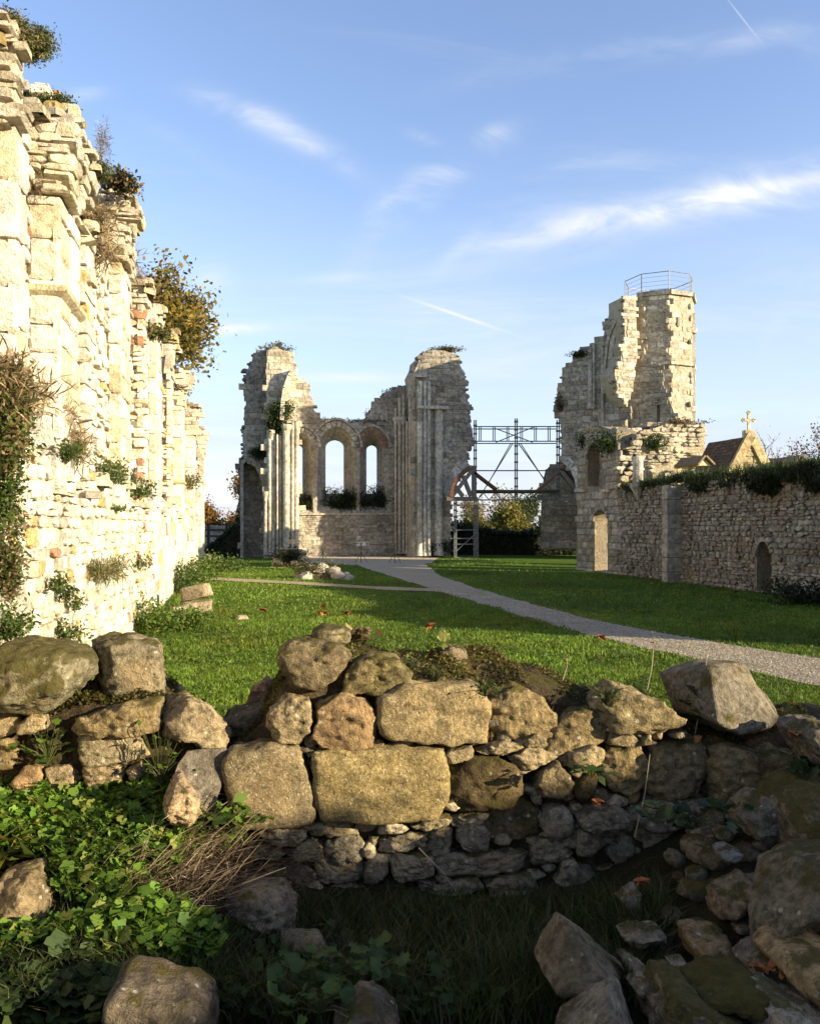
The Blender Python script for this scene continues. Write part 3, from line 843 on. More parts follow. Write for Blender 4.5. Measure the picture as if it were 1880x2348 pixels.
# slender shafts beside the farther piers
for (x, y0, y1, rr) in ((413, 1290, 900, .10), (440, 1290, 980, .11), (462, 1285, 1110, .11)):
    s = s_of(x, -1.47); P = N(s, -1.47 + .02, 0); Yd = P[1]
    z0 = EYE + (HY - y0) / F * Yd; z1 = EYE + (HY - y1) / F * Yd
    shaft([P[0], P[1], max(z0, 0)], [P[0], P[1], z1], rr, LW, M_PALE, (.58, .52, .38), cap=False)
    if y0 > 1280:
        mb = MB(); mb.tube([[P[0], P[1], z1 - .25], [P[0], P[1], z1 - .1], [P[0], P[1], z1], [P[0], P[1], z1 + .12]], [rr, rr * 1.3, rr * 1.9, rr * 1.9], 12, (.5, .44, .31)); mb.build('capital', M_PALE, LW)
place_stones(stones, LW, M_PALE, 300)

# ------------------------------------------------------------------ right wall of the nave, in shade
RWV = 12.7
RW = thing('nave_wall', N(24, RWV, 0), 'long shaded rubble wall overgrown along its top, with a pointed doorway, on the right', 'wall')
rw = Plane(N(0, RWV, 0), -RX[:2])
rmap = lambda u, w_, h: rw.to3(u, w_, h)
low = rw.px(C6([(250, 945), (350, 980), (560, 985), (840, 1022), (1100, 1062), (1270, 1112), (1480, 1110), (1726, 1085), (2300, 1200)]))
low = [(u, -.25) for u, w_ in low]
top_px = C6([(498, 470), (560, 470), (700, 460), (840, 445), (940, 440), (1100, 425), (1250, 410), (1400, 395), (1550, 380), (1726, 360)])
top = [(u, w_ - .05) for u, w_ in rw.px(top_px)]
uend = SG_R = rw.px([(1320, 1210)])[0][0]
u_near = np.dot(N(6.3, RWV, 0) - rw.o, rw.e1)
ZT = 3.25
outline = [(uend, -.25), (u_near, -.25), (u_near, ZT - .3)]
far_top = [p for p in top][::-1]
outline += [(far_top[0][0] + (u_near - far_top[0][0]) * t, ZT - .15 + .18 * math.sin(t * 9)) for t in (.85, .6, .35, .15)] + far_top
arc_top = rw.px(C6([(490, 300), (480, 130), (400, 100), (350, 112), (262, 180), (246, 262)]))
outline += arc_top
door = rw.px(arch_loop(*[1230 + x * .3766 for x in (350, 428)], 940 + 978 * .3766, 940 + 680 * .3766, 940 + 605 * .3766, 6, False))
door = [(u, max(w_, -.05)) for u, w_ in door]
niche = rw.px(arch_loop(*[1230 + x * .3766 for x in (306, 394)], 940 + 465 * .3766, 940 + 300 * .3766, 940 + 200 * .3766, 6, True))
postern = rw.px(arch_loop(*[1230 + x * .3766 for x in (1335, 1425)], 940 + 1108 * .3766, 940 + 900 * .3766, 940 + 798 * .3766, 6, True))
postern = [(u, max(w_, .02)) for u, w_ in postern]
holes = [door, niche, postern]
wall_solid('wall_core', rw, outline, holes, None, .8, M_MORTAR, RW, (.26, .22, .16))
for nm, H, dpt in (('postern_infill', postern, .55), ('niche_infill', niche, .5)):
    P = [(u, w_) for u, w_ in H]; inf = courses(P, [], .3, .16, 77, .3, (-.02, .03), .012, PAL_RUBB, .1, 4, rw.off(-dpt).to3)
    mb = MB()
    for (V, k, c) in inf: mb.add(V, TPL[k], c)
    mb.build(nm, M_BROWN, RW, kind='stuff')
    cu = np.array(P); put('back_of_' + nm.split('_')[0], rw.off(-dpt - .05).to3(cu[:, 0] + 0, cu[:, 1]), [tuple(range(len(P)))], M_MORTAR, RW, (.22, .19, .14))
seg = [(uend, -.2), (u_near, -.2)] + outline[2:]
split = rw.px(C6([(505, 700)]))[0][0]
rst = []
rub = [p for p in outline]
lo_u, hi_u = min(uend, u_near), max(uend, u_near)
sgn = 1 if u_near > uend else -1
fr = rw.px([(1880, 1200)])[0][0]
# rubble part, smaller pieces where the wall is near
rub_poly = [(split, -.2), (u_near, -.2)] + outline[2:-6]
rub_poly = [(u, w_) for u, w_ in rub_poly]
rst += courses(rub_poly, [door, postern], .18, .11, 31, .42, (-.02, .06), .014, [tuple(np.array(c) * .85) for c in PAL_RUBB], .12, 8, rmap)
ash_poly = [(uend, -.2), (split, -.2), (split, rw.px(C6([(500, 470)]))[0][1])] + arc_top
rst += courses(ash_poly, [door, niche], .42, .26, 33, .12, (-.005, .02), .012, PAL_GREY, .1, 8, rmap)
us_, zs_ = split, rw.px(C6([(495, 470)]))[0][1]
ez = Plane(rw.to3(us_, 0, 0), -AX[:2]); dv = 1 if np.dot(ez.e1, RX) > 0 else -1
rst += courses([(0, zs_ - .5), (dv * .82, zs_ - .5), (dv * .82, arc_top[1][1]), (0, arc_top[0][1])], [], .26, .16, 34, .45, (-.03, .16), .012, PAL_TOWER, .2, 8, ez.to3)
place_stones(rst, RW, M_BROWN, 300)
for H, wd, nm in ((door, .14, 'arch_stone'), (niche, .12, 'arch_stone'), (postern, .14, 'arch_stone')):
    arc = H[2:]; ctr = np.array(H).mean(0); pth = arc if sgn > 0 else arc[::-1]
    t = np.array(pth[1]) - np.array(pth[0]); nn = np.array([-t[1], t[0]])
    if np.dot(nn, ctr - np.array(pth[0])) > 0: pth = pth[::-1]
    voussoirs(rw, pth[:-1] if len(pth) > 3 else pth, wd, .03, RW, M_GREY, (.36, .33, .27))
# pilaster buttress, corbelled shaft and impost band on that wall
bx0, bx1 = rw.px(C6([(842, 1015), (898, 1020)])); bw = .34
mid = (np.array(bx0) + np.array(bx1)) / 2
zt = rw.px(C6([(868, 462)]))[0][1]
for i, z in enumerate(np.arange(-.1, zt, .42)):
    hgt = min(.41, zt - z); q = rnd.uniform(-.006, .006)
    P = rw.to3(mid[0], z + hgt / 2, .22)
    MB().box(P, (.3, .50 + q * 2, hgt - .012), np.array([rw.e1, rw.n, rw.e2]), np.array((.35, .315, .25)) * rnd.uniform(.9, 1.1)).build('buttress_stone', M_GREY, RW)
u_, z1 = rw.px(C6([(638, 285)]))[0]; z0 = rw.px(C6([(638, 450)]))[0][1]
P = rw.to3(u_, 0, .12)
shaft([P[0], P[1], z0], [P[0], P[1], z1], .17, RW, M_GREY, (.42, .39, .32), cap=False)
mb = MB(); mb.tube([[P[0], P[1], z0 - .5], [P[0], P[1], z0 - .25], [P[0], P[1], z0 - .12], [P[0], P[1], z0 + .02]], [.06, .16, .26, .28], 10, (.43, .40, .33)); mb.build('corbel', M_GREY, RW)
for (x0, x1, y) in ((248, 303, 490), (400, 455, 490)):
    a, b = rw.px(C6([(x0, y), (x1, y)])); bar(rw.to3(a[0], a[1], .05), rw.to3(b[0], b[1], .05), .14, .11, (.45, .42, .35)).build('impost', M_GREY, RW)

# the stretch of the same wall beyond the gap beside the viewer
NW = thing('nave_wall', N(-6, 13.0, 0), 'ruined stump of the same side wall beside the viewer, past the gap', 'wall')
nw = Plane(N(0, 13.0, 0), -RX[:2]); ua, ub = [np.dot(N(s, 13.0, 0) - nw.o, nw.e1) for s in (-2.5, -16)]
ou = [(ua, -.3), (ub, -.3)] + [(ub + (ua - ub) * t, 3.6 + .45 * float(S(.145, .19, 1 - t)) + .09 * math.sin(t * 23) + .06 * math.sin(t * 51)) for t in np.linspace(0, 1, 40)]
wall_solid('wall_core', nw, ou, [], None, .8, M_MORTAR, NW, (.26, .22, .16))
mb = MB()
for (V, k, c) in courses(ou, [], .5, .3, 41, .35, (-.02, .06), .014, PAL_RUBB, .12, 4, nw.to3): mb.add(V, TPL[k], c)
mb.build('small_stonework', M_BROWN, NW, kind='stuff')
# unseen wall added behind the viewer to cut the sky fill
WF = thing('sky_blocking_wall', N(-9, 5.5, 0), 'unseen wall added behind the viewer to block sky light', 'wall')
wf = Plane(N(-9, 5.5, 0), AX[:2]); wo = [(-8.2, -.3), (7.6, -.3)] + [(7.6 - 15.8 * t, 8.5 + 1.2 * math.sin(t * 8) + .3 * math.sin(t * 37)) for t in np.linspace(0, 1, 40)]
wall_solid('wall_core', wf, wo, [[(-1.3, .0), (1.3, .0), (1.3, 2.6), (.7, 3.6), (0, 4.0), (-.7, 3.6), (-1.3, 2.6)]], None, 1.0, M_MORTAR, WF, (.20, .17, .12))
mb = MB()
for (V, k, c) in courses(wo, [[(-1.3, -.1), (1.3, -.1), (1.3, 2.6), (.7, 3.6), (0, 4.0), (-.7, 3.6), (-1.3, 2.6)]], .5, .3, 43, .25, (-.02, .05), .014, PAL_RUBB, .12, 4, wf.to3): mb.add(V, TPL[k], c)
mb.build('small_stonework', M_BROWN, WF, kind='stuff')

# ------------------------------------------------------------------ the flat east end: back wall, two piers, shafts
CV = thing('ruined_chevet', gnd(770, 1275), 'roofless grey church end with three tall lancet windows between two broken piers', 'ruin')
cw = Plane(gnd(775, 1276), -AX[:2])
cst = []
outl = cw.px([(600, 1300), (600, 860), (655, 842)] + C3([(520, 385), (570, 405), (605, 480), (625, 570), (660, 625), (700, 648), (720, 640), (750, 636), (790, 642), (830, 655), (880, 648), (920, 640), (950, 620), (975, 570), (1010, 520), (1060, 480), (1100, 445), (1150, 430), (1200, 420), (1240, 400)]) + [(985, 850), (985, 1300)])
hf, hb = [], []
for (x0, x1, sl0, sl1, ysp, yap, bx0, bx1, bsl, bsp, bap) in ((478, 618, 470, 624, 800, 712, 492, 558, 1078, 810, 785), (655, 868, 640, 888, 800, 672, 697, 805, 1078, 800, 757), (905, 1040, 900, 1070, 800, 712, 942, 1003, 1078, 815, 788)):
    f = cw.px(C3(arch_loop(x0, x1, 1195, ysp, yap, 6, True, sl0, sl1))); b = cw.off(-1.1).px(C3(arch_loop(bx0, bx1, bsl, bsp, bap, 6, True)))
    # both outlines are expressed in the same u, w axes (parallel planes share them)
    hf.append(f); hb.append(b)
wall_solid('back_wall', cw, outl, hf, hb, 1.1, M_GREY, CV, (.36, .33, .27))
sill_w = hf[1][0][1]
up = [(u, max(w_, sill_w)) for u, w_ in outl]
cst += courses(up, hf, .55, .30, 51, .14, (-.01, .025), .014, PAL_GREY, .12, 4, cw.to3)
cst += courses([(u, min(w_, sill_w - .05)) for u, w_ in outl], hf, .36, .19, 52, .34, (-.02, .05), .014, PAL_GREY, .12, 4, cw.to3)
ARCH_COL = (.40, .36, .29)
for i, f in enumerate(hf):
    arc = f[2:][::-1]; voussoirs(cw, arc, .30, .05, CV, M_GREY, (.27, .16, .10) if i == 2 else ARCH_COL)
    arc2 = [(np.array(p) - np.array([np.mean([q[0] for q in f[2:]]), f[2][1]])) for p in arc]
    ctr = np.array([(f[2][0] + f[-1][0]) / 2, f[2][1]]); o2 = [tuple(ctr + (np.array(p) - ctr) * (1 + .36 / max(np.linalg.norm(np.array(p) - ctr), .5))) for p in arc]
    voussoirs(cw, o2, .12, .12, CV, M_GREY, ARCH_COL, 'hood_stone')
a, b = cw.px(C3([(540, 1200), (1110, 1200)])); bar(cw.to3(a[0], a[1], .04), cw.to3(b[0], b[1], .04), .16, .10, (.40, .37, .30)).build('sill_band', M_GREY, CV)


def shaft_px(pl, x, y0, y1, r_px, root, col=(.42, .39, .32), k3=True, h=0.0):
    f = C3 if k3 else (lambda p: p)
    (u, w0), (u2, w1) = pl.px(f([(x, y0), (x, y1)])); P0 = pl.to3(u, max(w0, -.1), h); P1 = pl.to3(u2, w1, h); d = P0[1]
    return shaft(P0, P1, r_px * (.3824 if k3 else 1) / F * d, root, M_GREY, col)


for (x, y1, r, h) in ((1118, 560, 9, .15), (1142, 500, 11, .35), (1165, 470, 9, .5), (1186, 640, 10, .8), (1206, 430, 12, 1.1)):
    shaft_px(cw.off(h), x, 1440, y1, r, CV)
for (x, y, r, h) in ((1118, 640, 16, .15), (1142, 640, 18, .35), (1165, 640, 15, .5)):
    pl = cw.off(h); (u, w0), = pl.px(C3([(x, y)])); P = pl.to3(u, w0); rr = r * .3824 / F * P[1]
    mb = MB(); mb.tube([P - [0, 0, .25], P - [0, 0, .05], P + [0, 0, .1], P + [0, 0, .22]], [rr * .7, rr, rr * 1.25, rr * 1.25], 10, (.44, .41, .34)); mb.build('capital', M_GREY, CV)

# right pier
rp = cw.off(2.6)
rout = rp.px(C3([(1228, 1500), (1240, 400), (1228, 345), (1255, 290), (1262, 250), (1330, 215), (1410, 218), (1490, 245), (1502, 300), (1535, 370), (1540, 480), (1563, 560), (1560, 640), (1580, 700), (1575, 780), (1547, 830), (1540, 870), (1560, 905), (1518, 940), (1482, 1000), (1458, 1060), (1446, 1110), (1446, 1500)]))
rout = [(u, max(w_, -.25)) for u, w_ in rout]
wall_solid('pier_core', rp, rout, [], None, 2.6, M_GREY, CV, (.36, .33, .27))
us = rp.px(C3([(1425, 900)]))[0][0]
cst += courses([(min(u, us), w_) for u, w_ in rout], [], .5, .31, 55, .11, (-.005, .025), .014, PAL_GREY, .12, 4, rp.to3)
cst += courses([(max(u, us + .02), w_) for u, w_ in rout], [], .36, .19, 56, .36, (-.06, .06), .014, PAL_GREY, .14, 4, rp.to3)
sd = Plane(rp.to3(rout[1][0], 0, 0), -RX[:2])
cst += courses([(-.05, -.2), (2.5, -.2), (2.5, rout[1][1]), (-.05, rout[1][1])] if np.dot(sd.e1, AX) > 0 else [(.05, -.2), (-2.5, -.2), (-2.5, rout[1][1]), (.05, rout[1][1])], [], .5, .31, 57, .12, (-.005, .03), .014, PAL_GREY, .1, 4, sd.to3)
for (x, y1, r, h) in ((1262, 400, 17, .14), (1292, 400, 12, .22), (1316, 400, 12, .22), (1375, 570, 26, .06)):
    shaft_px(rp.off(h), x, 1452, y1, r, CV, (.44, .41, .34))
a, b = rp.px(C3([(1240, 568), (1424, 562)]))
MB().box((rp.to3(a[0], a[1], .2) + rp.to3(b[0], b[1], .2)) / 2, (abs(b[0] - a[0]), .42, .16), np.array([rp.e1, rp.n, rp.e2]), (.46, .43, .35)).build('string_course', M_GREY, CV)
a, b = rp.px(C3([(1226, 372), (1300, 366)]))
MB().box((rp.to3(a[0], a[1], .05) + rp.to3(b[0], b[1], .05)) / 2, (abs(b[0] - a[0]), .4, .22), np.array([rp.e1, rp.n, rp.e2]), (.44, .41, .33)).build('impost', M_GREY, CV)
ar = rp.px(C3([(1446, 1110), (1458, 1060), (1482, 1000), (1518, 940), (1560, 905)]))
voussoirs(rp, ar, .34, .05, CV, M_GREY, (.46, .44, .39))
voussoirs(rp, [tuple(np.array(p) + [-.26, .26]) for p in ar], .16, .03, CV, M_GREY, (.42, .39, .33))

# left pier: a projecting half with the shaft cluster, a half set back with the aisle arch
lp = cw.off(2.6); lb = cw.off(1.5)
lout = lp.px(C3([(330, 1500), (345, 900), (343, 430), (345, 218), (392, 196), (500, 238), (512, 340), (520, 390), (524, 640), (532, 700), (536, 1500)])); lout = [(u, max(w_, -.25)) for u, w_ in lout]
wall_solid('pier_core', lp, lout, [], None, 2.6, M_GREY, CV, (.40, .36, .28))
cst += courses(lout, [], .46, .30, 61, .13, (-.01, .03), .014, PAL_TOWER, .12, 4, lp.to3)
lo2 = lb.px(C3([(186, 1500), (186, 980), (190, 880), (206, 868), (200, 700), (213, 690), (210, 572), (222, 560), (220, 350), (250, 300), (262, 245), (330, 215), (400, 200), (400, 1500)])); lo2 = [(u, max(w_, -.25)) for u, w_ in lo2]
ah = lb.px(C3([(205, 1498), (352, 1498), (352, 1040), (330, 950), (300, 900), (255, 868), (225, 880), (205, 900)])); ah = [(u, max(w_, -.2)) for u, w_ in ah]
wall_solid('pier_flank', lb, lo2, [ah], None, 1.9, M_GREY, CV, (.34, .31, .26))
cst += courses(lo2, [ah], .5, .30, 62, .13, (-.01, .03), .014, PAL_GREY, .12, 4, lb.to3)
lr = cw.off(.5); ro = lr.px(C3([(180, 1500), (180, 860), (420, 860), (420, 1500)])); ro = [(u, max(w_, -.2)) for u, w_ in ro]
wall_solid('aisle_wall', lr, ro, [], None, .7, M_GREY, CV, (.30, .27, .22))
cst += courses(ro, [], .5, .28, 63, .2, (-.01, .03), .014, PAL_GREY, .12, 4, lr.to3)
sd2 = Plane(lp.to3(lout[-1][0], 0, 0), RX[:2])
cst += courses([(-.05, -.2), (2.5, -.2), (2.5, lout[-2][1]), (-.05, lout[-3][1])] if np.dot(sd2.e1, AX) > 0 else [(.05, -.2), (-2.5, -.2), (-2.5, lout[-2][1]), (.05, lout[-3][1])], [], .5, .3, 64, .13, (-.005, .03), .014, PAL_TOWER, .1, 4, sd2.to3)
arl = lb.px(C3([(352, 1060), (346, 1000), (330, 945), (300, 895), (262, 866), (228, 862)])); voussoirs(lb, arl, .30, .05, CV, M_GREY, (.42, .38, .30))
for (x, y1, r, h) in ((336, 1080, 10, .12), (362, 720, 12, .1), (385, 720, 11, .12), (407, 720, 6, .3), (428, 700, 10, .15), (461, 690, 22, .32), (498, 650, 11, .3), (522, 640, 14, .2)):
    shaft_px(lp.off(h), x, 1446, y1, r, CV, (.48, .44, .35))
for (x, y, r, h) in ((336, 1090, 15, .2), (461, 690, 30, .32), (373, 722, 24, .1)):
    pl = lp.off(h); (u, w0), = pl.px(C3([(x, y)])); P = pl.to3(u, w0); rr = r * .3824 / F * P[1]
    mb = MB(); mb.tube([P - [0, 0, .3], P - [0, 0, .05], P + [0, 0, .1], P + [0, 0, .22]], [rr * .6, rr * .9, rr * 1.15, rr * 1.15], 10, (.5, .46, .35)); mb.build('capital', M_GREY, CV)
# springing of the lost vault on the left pier
sp = lp.off(.4); v_arc = sp.px(C3([(448, 640), (452, 540), (466, 450), (492, 380), (516, 340)])); voussoirs(sp, v_arc, .22, .2, CV, M_GREY, (.52, .48, .38), 'vault_rib', depth=.5)
cst += ragged(cw.off(.02), outl[2:-3], 501, PAL_GREY, n_per_m=6) + ragged(rp.off(.03), rout[2:18], 502, PAL_GREY, n_per_m=6) + ragged(lp.off(.02), lout[3:8], 503, PAL_TOWER, n_per_m=6) + ragged(lb.off(.02), lo2[3:12], 504, PAL_GREY, n_per_m=5)
place_stones(cst, CV, M_GREY, 300, 8.0)

# buttress wing and boundary bank on the far left
BW = thing('boundary_wall', at(500, 1240, 56), 'low grey garden wall closing the view left of the church end', 'wall')
bwp = Plane(at(500, 1240, 56), (0, -1)); bo = bwp.px([(330, 1262), (640, 1262), (640, 1206), (330, 1204)])
wall_solid('wall_core', bwp, bo, [], None, .4, M_MORTAR, BW, (.36, .33, .28))
mb = MB()
for (V, k, c) in courses(bo, [], .5, .22, 71, .3, (-.02, .03), .014, PAL_GREY, .1, 4, bwp.to3): mb.add(V, TPL[k], c)
mb.build('small_stonework', M_GREY, BW, kind='stuff')
FN = thing('wooden_fence', at(480, 1245, 50), 'dark post and rail fence in front of the low garden wall', 'fence')
for x in (440, 478, 520, 562): MB().box(at(x, 1228, 50), (.14, .14, 1.5), None, (.06, .05, .04)).build('post', M_TIMBER, FN)
for y in (1215, 1229): bar(at(430, y, 49.9), at(570, y + 1, 49.9), .06, .12, (.07, .055, .045)).build('rail', M_TIMBER, FN)

# ------------------------------------------------------------------ arch ruin and tower on the right
TW = thing('ruined_tower', at(1500, 1240, 41), 'tall octagonal stair turret rising from a broken transept wall', 'tower')
tst = []
YT = 39.5
tc_ = at(1510, 1210, YT + 1.7); R_o = 82 / F * YT * 1.02
ztop = at(1510, 665, YT)[2]; zled = at(1510, 985, YT)[2] - .6; zmid = at(1510, 832, YT)[2]
octv = [tc_[:2] + R_o * np.array([math.sin(a), -math.cos(a)]) for a in [math.radians(q) for q in range(-180, 180, 45)]]
mb = MB(); n8 = 8
Vv = [[p[0], p[1], z] for z in (zled - 3.5, ztop - .05) for p in octv]
mb.add(Vv, [(i, (i + 1) % 8, 8 + (i + 1) % 8, 8 + i) for i in range(8)] + [tuple(range(8, 16)), tuple(range(7, -1, -1))], (.40, .36, .28)); mb.build('turret_core', M_MORTAR, TW)
for i in range(8):
    a, b = octv[i], octv[(i + 1) % 8]; mid = (a + b) / 2; nrm = mid - tc_[:2]
    if nrm[1] > .9: continue
    nrm = nrm / np.linalg.norm(nrm)
    fp = Plane([mid[0], mid[1], 0], nrm); L = np.linalg.norm(b - a); L2 = L / 2
    if nrm[0] < 0 and nrm[1] < -.5:
        # the facet turned from the sun has a tall hollow between two strips
        hol = [(-.25 * L, zled + .6), (.28 * L, zled + .6), (.28 * L, ztop - .9), (-.25 * L, ztop - .9)]
        tst += courses([(-L2, zled), (L2, zled), (L2, ztop), (-L2, ztop)], [], .36, .21, 80 + i, .2, (-.01, .03), .014, PAL_TOWER, .12, 4, fp.to3)
        for (x0, x1) in ((.33 * L, .5 * L), (-.5 * L, -.36 * L)):
            tst += courses([(x0, zmid), (x1, zmid), (x1, ztop - .5), (x0, ztop - .5)], [], .3, .3, 88 + i, .12, (.14, .18), .014, PAL_TOWER, .2, 4, fp.to3)
    else:
        tst += courses([(-L2, zled - 1), (L2, zled - 1), (L2, ztop), (-L2, ztop)], [], .42, .27, 80 + i, .16, (-.012, .03), .014, PAL_TOWER, .12, 8, fp.to3)
    if nrm[0] > -.8:
        bar(fp.to3(-L2, zmid, .05), fp.to3(L2, zmid, .05), .16, .14, (.46, .42, .32)).build('string_course', M_GREY, TW)
        bar(fp.to3(-L2, ztop - .1, .03), fp.to3(L2, ztop - .1, .03), .2, .2, (.36, .34, .28)).build('coping', M_GREY, TW)
# broken wall stub that stands out left of the turret and catches the sun
stp = Plane(at(1450, 1000, YT - .4), (.30, -.954))
so = stp.px(C5([(535, 262), (608, 256), (610, 400), (618, 560), (612, 668), (600, 690), (596, 780), (574, 870), (548, 925), (515, 870), (490, 800), (478, 735), (500, 680), (518, 660), (515, 630), (535, 600), (522, 560), (540, 520)]))
wall_solid('wall_stub', stp, so, [], None, 1.4, M_MORTAR, TW, (.42, .38, .28))
tst += courses(so, [], .26, .16, 90, .14, (-.005, .01), .008, PAL_TOWER, .14, 4, stp.to3)
# shaded wall below the turret, with a dark slit
shp = Plane(at(1500, 1000, YT - .05), (-.42, -.907))
sho = shp.px(C5([(470, 1130), (470, 900), (600, 700), (610, 672), (752, 672), (770, 800), (810, 900), (850, 1010), (900, 1040), (900, 1130)]))
slit = shp.px(C5([(733, 1062), (752, 1062), (752, 900), (743, 886), (733, 900)]))
wall_solid('turret_foot', shp, sho, [slit], None, 1.2, M_MORTAR, TW, (.30, .27, .21))
tst += courses(sho, [slit], .36, .2, 91, .22, (-.01, .03), .014, PAL_GREY, .12, 4, shp.to3)
# big transept wall with the blind arch, stepping down to the left
twp = Plane(at(1440, 1100, YT), (-.55, -.835))
to = twp.px(C5([(540, 1700), (540, 360), (525, 355), (470, 390), (430, 430), (415, 445), (408, 500), (370, 532), (330, 560), (262, 592), (235, 630), (204, 676), (156, 698), (152, 800), (128, 840), (108, 930), (106, 980), (140, 1020), (150, 1100), (150, 1200), (160, 1265), (176, 1300)])); to = to[:-1]
zspr = twp.px(C4([(1400, 1100)]))[0][1]
to = to + twp.px(C4([(1290, 740), (1345, 800), (1390, 900), (1405, 1010), (1410, 1110), (1410, 1720)]))
to = [(u, max(w_, -.2)) for u, w_ in to]
ba = twp.px(C5([(440, 860), (520, 860), (525, 420), (490, 450), (462, 520), (448, 600), (440, 700)]))
wall_solid('transept_wall', twp, to, [ba], None, 1.6, M_MORTAR, TW, (.32, .29, .23))
tst += courses(to, [ba], .42, .24, 92, .24, (-.03, .05), .014, PAL_GREY, .14, 4, twp.to3)
bb = twp.off(-.5); bbk = bb.px(C5([(436, 870), (540, 870), (540, 380), (436, 380)])); wall_solid('arch_back', bb, bbk, [], None, .4, M_MORTAR, TW, (.34, .31, .24))
tst += courses(bbk, [], .4, .22, 93, .2, (-.01, .02), .014, PAL_GREY, .1, 4, bb.to3)
pth = twp.px(C5([(432, 860), (432, 700), (441, 600), (455, 515), (484, 445), (520, 405)])); voussoirs(twp, pth[::-1], .22, .08, TW, M_GREY, (.46, .42, .33))
pth = twp.px(C5([(412, 860), (412, 700), (421, 590), (438, 500), (470, 425), (518, 385)])); voussoirs(twp, pth[::-1], .14, .16, TW, M_GREY, (.42, .38, .30), 'hood_stone')
for (x, y0, y1, r) in ((330, 950, 650, 14), (352, 950, 560, 8), (405, 1060, 560, 9)):
    (u, w0), (u2, w1) = twp.px(C5([(x, y0), (x, y1)])); P0 = twp.to3(u, w0, .08); P1 = twp.to3(u2, w1, .08); shaft(P0, P1, r * .3766 / F * P0[1], TW, M_GREY, (.40, .37, .30))
pth = twp.px(C4([(1270, 735), (1345, 800), (1390, 900), (1405, 1010), (1410, 1110)])); voussoirs(twp.off(.0), pth, .4, .06, TW, M_GREY, (.48, .46, .42))
ret = Plane([11.9, 43.0, 0], (-.97, -.24)); ro_ = [(-2.9, -.2), (3.2, -.2), (3.2, 12.0), (1.2, 12.3), (.2, 11.7), (-1.0, 11.8), (-2.4, 10.6), (-2.9, 10.3)]  # hidden wall added behind the turret to shade the church end
if np.dot(ret.e1, AX) > 0: ro_ = [(-a, b) for a, b in ro_]
wall_solid('hidden_shade_wall', ret, ro_, [], None, 1.2, M_MORTAR, TW, (.32, .29, .23))
tst += courses(ro_, [], .6, .36, 87, .2, (-.02, .04), .014, PAL_GREY, .14, 4, ret.to3)
tst += ragged(twp.off(.0), to[2:22], 505, PAL_GREY, (.08, .2), 8, .3) + ragged(stp.off(.02), so[9:] + so[:1], 506, PAL_TOWER, (.1, .25), 5)
place_stones(tst, TW, M_GREY, 300, 8.0)
# turret railing
RL = thing('railing', [tc_[0], tc_[1], ztop], 'thin metal guard rail round the top of the octagonal turret', 'railing')
rr_ = R_o * .96; rp8 = [tc_[:2] + rr_ * np.array([math.sin(a), -math.cos(a)]) for a in [math.radians(q) for q in range(-180, 180, 45)]]
for i in range(8):
    p = rp8[i]; q = rp8[(i + 1) % 8]; mb = MB(); mb.tube([[p[0], p[1], ztop], [p[0], p[1], ztop + .95]], .022, 5, (.16, .16, .17)); mb.build('post', M_METAL, RL)
    for z in (.93, .72, .5, .3, .12):
        mb = MB(); mb.tube([[p[0], p[1], ztop + z], [q[0], q[1], ztop + z]], .02 if z > .9 else .007, 5, (.16, .16, .17)); mb.build('rail' if z > .9 else 'wire', M_METAL, RL)

# transverse broken wall behind the end of the nave wall: rubble faces in the sun
BR = thing('broken_wall', at(1520, 1150, 34.5), 'sunlit crumbling rubble wall under the turret with a jutting round stump', 'wall')
bst = []
b1 = Plane(at(1470, 1100, 34.0), (.16, -.987)); bo1 = b1.px(C6([(488, 620), (488, 130), (540, 118), (620, 128), (640, 190), (632, 300), (660, 420), (690, 620)]))
b2 = Plane(at(1560, 1100, 35.0), (.16, -.987)); bo2 = b2.px(C6([(470, 620), (470, 128), (560, 122), (640, 132), (700, 118), (780, 88), (830, 80), (960, 88), (1028, 92), (1030, 150), (1022, 285), (1022, 620)]))
b3 = Plane(at(1520, 1100, 33.4), (.05, -.999)); bo3 = b3.px(C6([(655, 620), (655, 300), (640, 250), (660, 200), (720, 182), (800, 178), (822, 210), (815, 300), (835, 400), (835, 620)]))
for pl, bo, th, sd in ((b1, bo1, 1.2, 94), (b2, bo2, 1.3, 95), (b3, bo3, 1.0, 96)):
    wall_solid('wall_core', pl, bo, [], None, th, M_MORTAR, BR, (.46, .40, .28)); bst += courses(bo, [], .30, .19, sd, .45, (-.08, .14), .016, PAL_TOWER, .2, 8, pl.to3)
b0 = Plane(at(1380, 1100, 34.6), (-.3, -.95)); 
for _ in range(70):
    u = rnd.choice([0, 1, 2]); pl, bo = ((b1, bo1), (b2, bo2), (b3, bo3))[u]; us_ = [p[0] for p in bo]; a = rnd.uniform(min(us_), max(us_)); zt_ = max([w_ for (uu, w_) in bo if abs(uu - a) < .9] or [2.0])
    rg = ring(rnd.uniform(.25, .5), rnd.uniform(.25, .45), 8, .5, RG); ht = rnd.uniform(.1, .22); rr = np.concatenate([rg, rg, rg * .8, [[0, 0]]]); hh = np.concatenate([np.zeros(8), np.full(8, ht * .7), np.full(8, ht), [ht]])
    bst.append((pl.to3(a + rr[:, 0], zt_ - .12 + hh, -.5 + rr[:, 1] + rnd.uniform(-.3, .3)), 8, np.array(rnd.choice(PAL_TOWER)) * .8))
place_stones(bst, BR, M_BROWN, 300, 8.0)
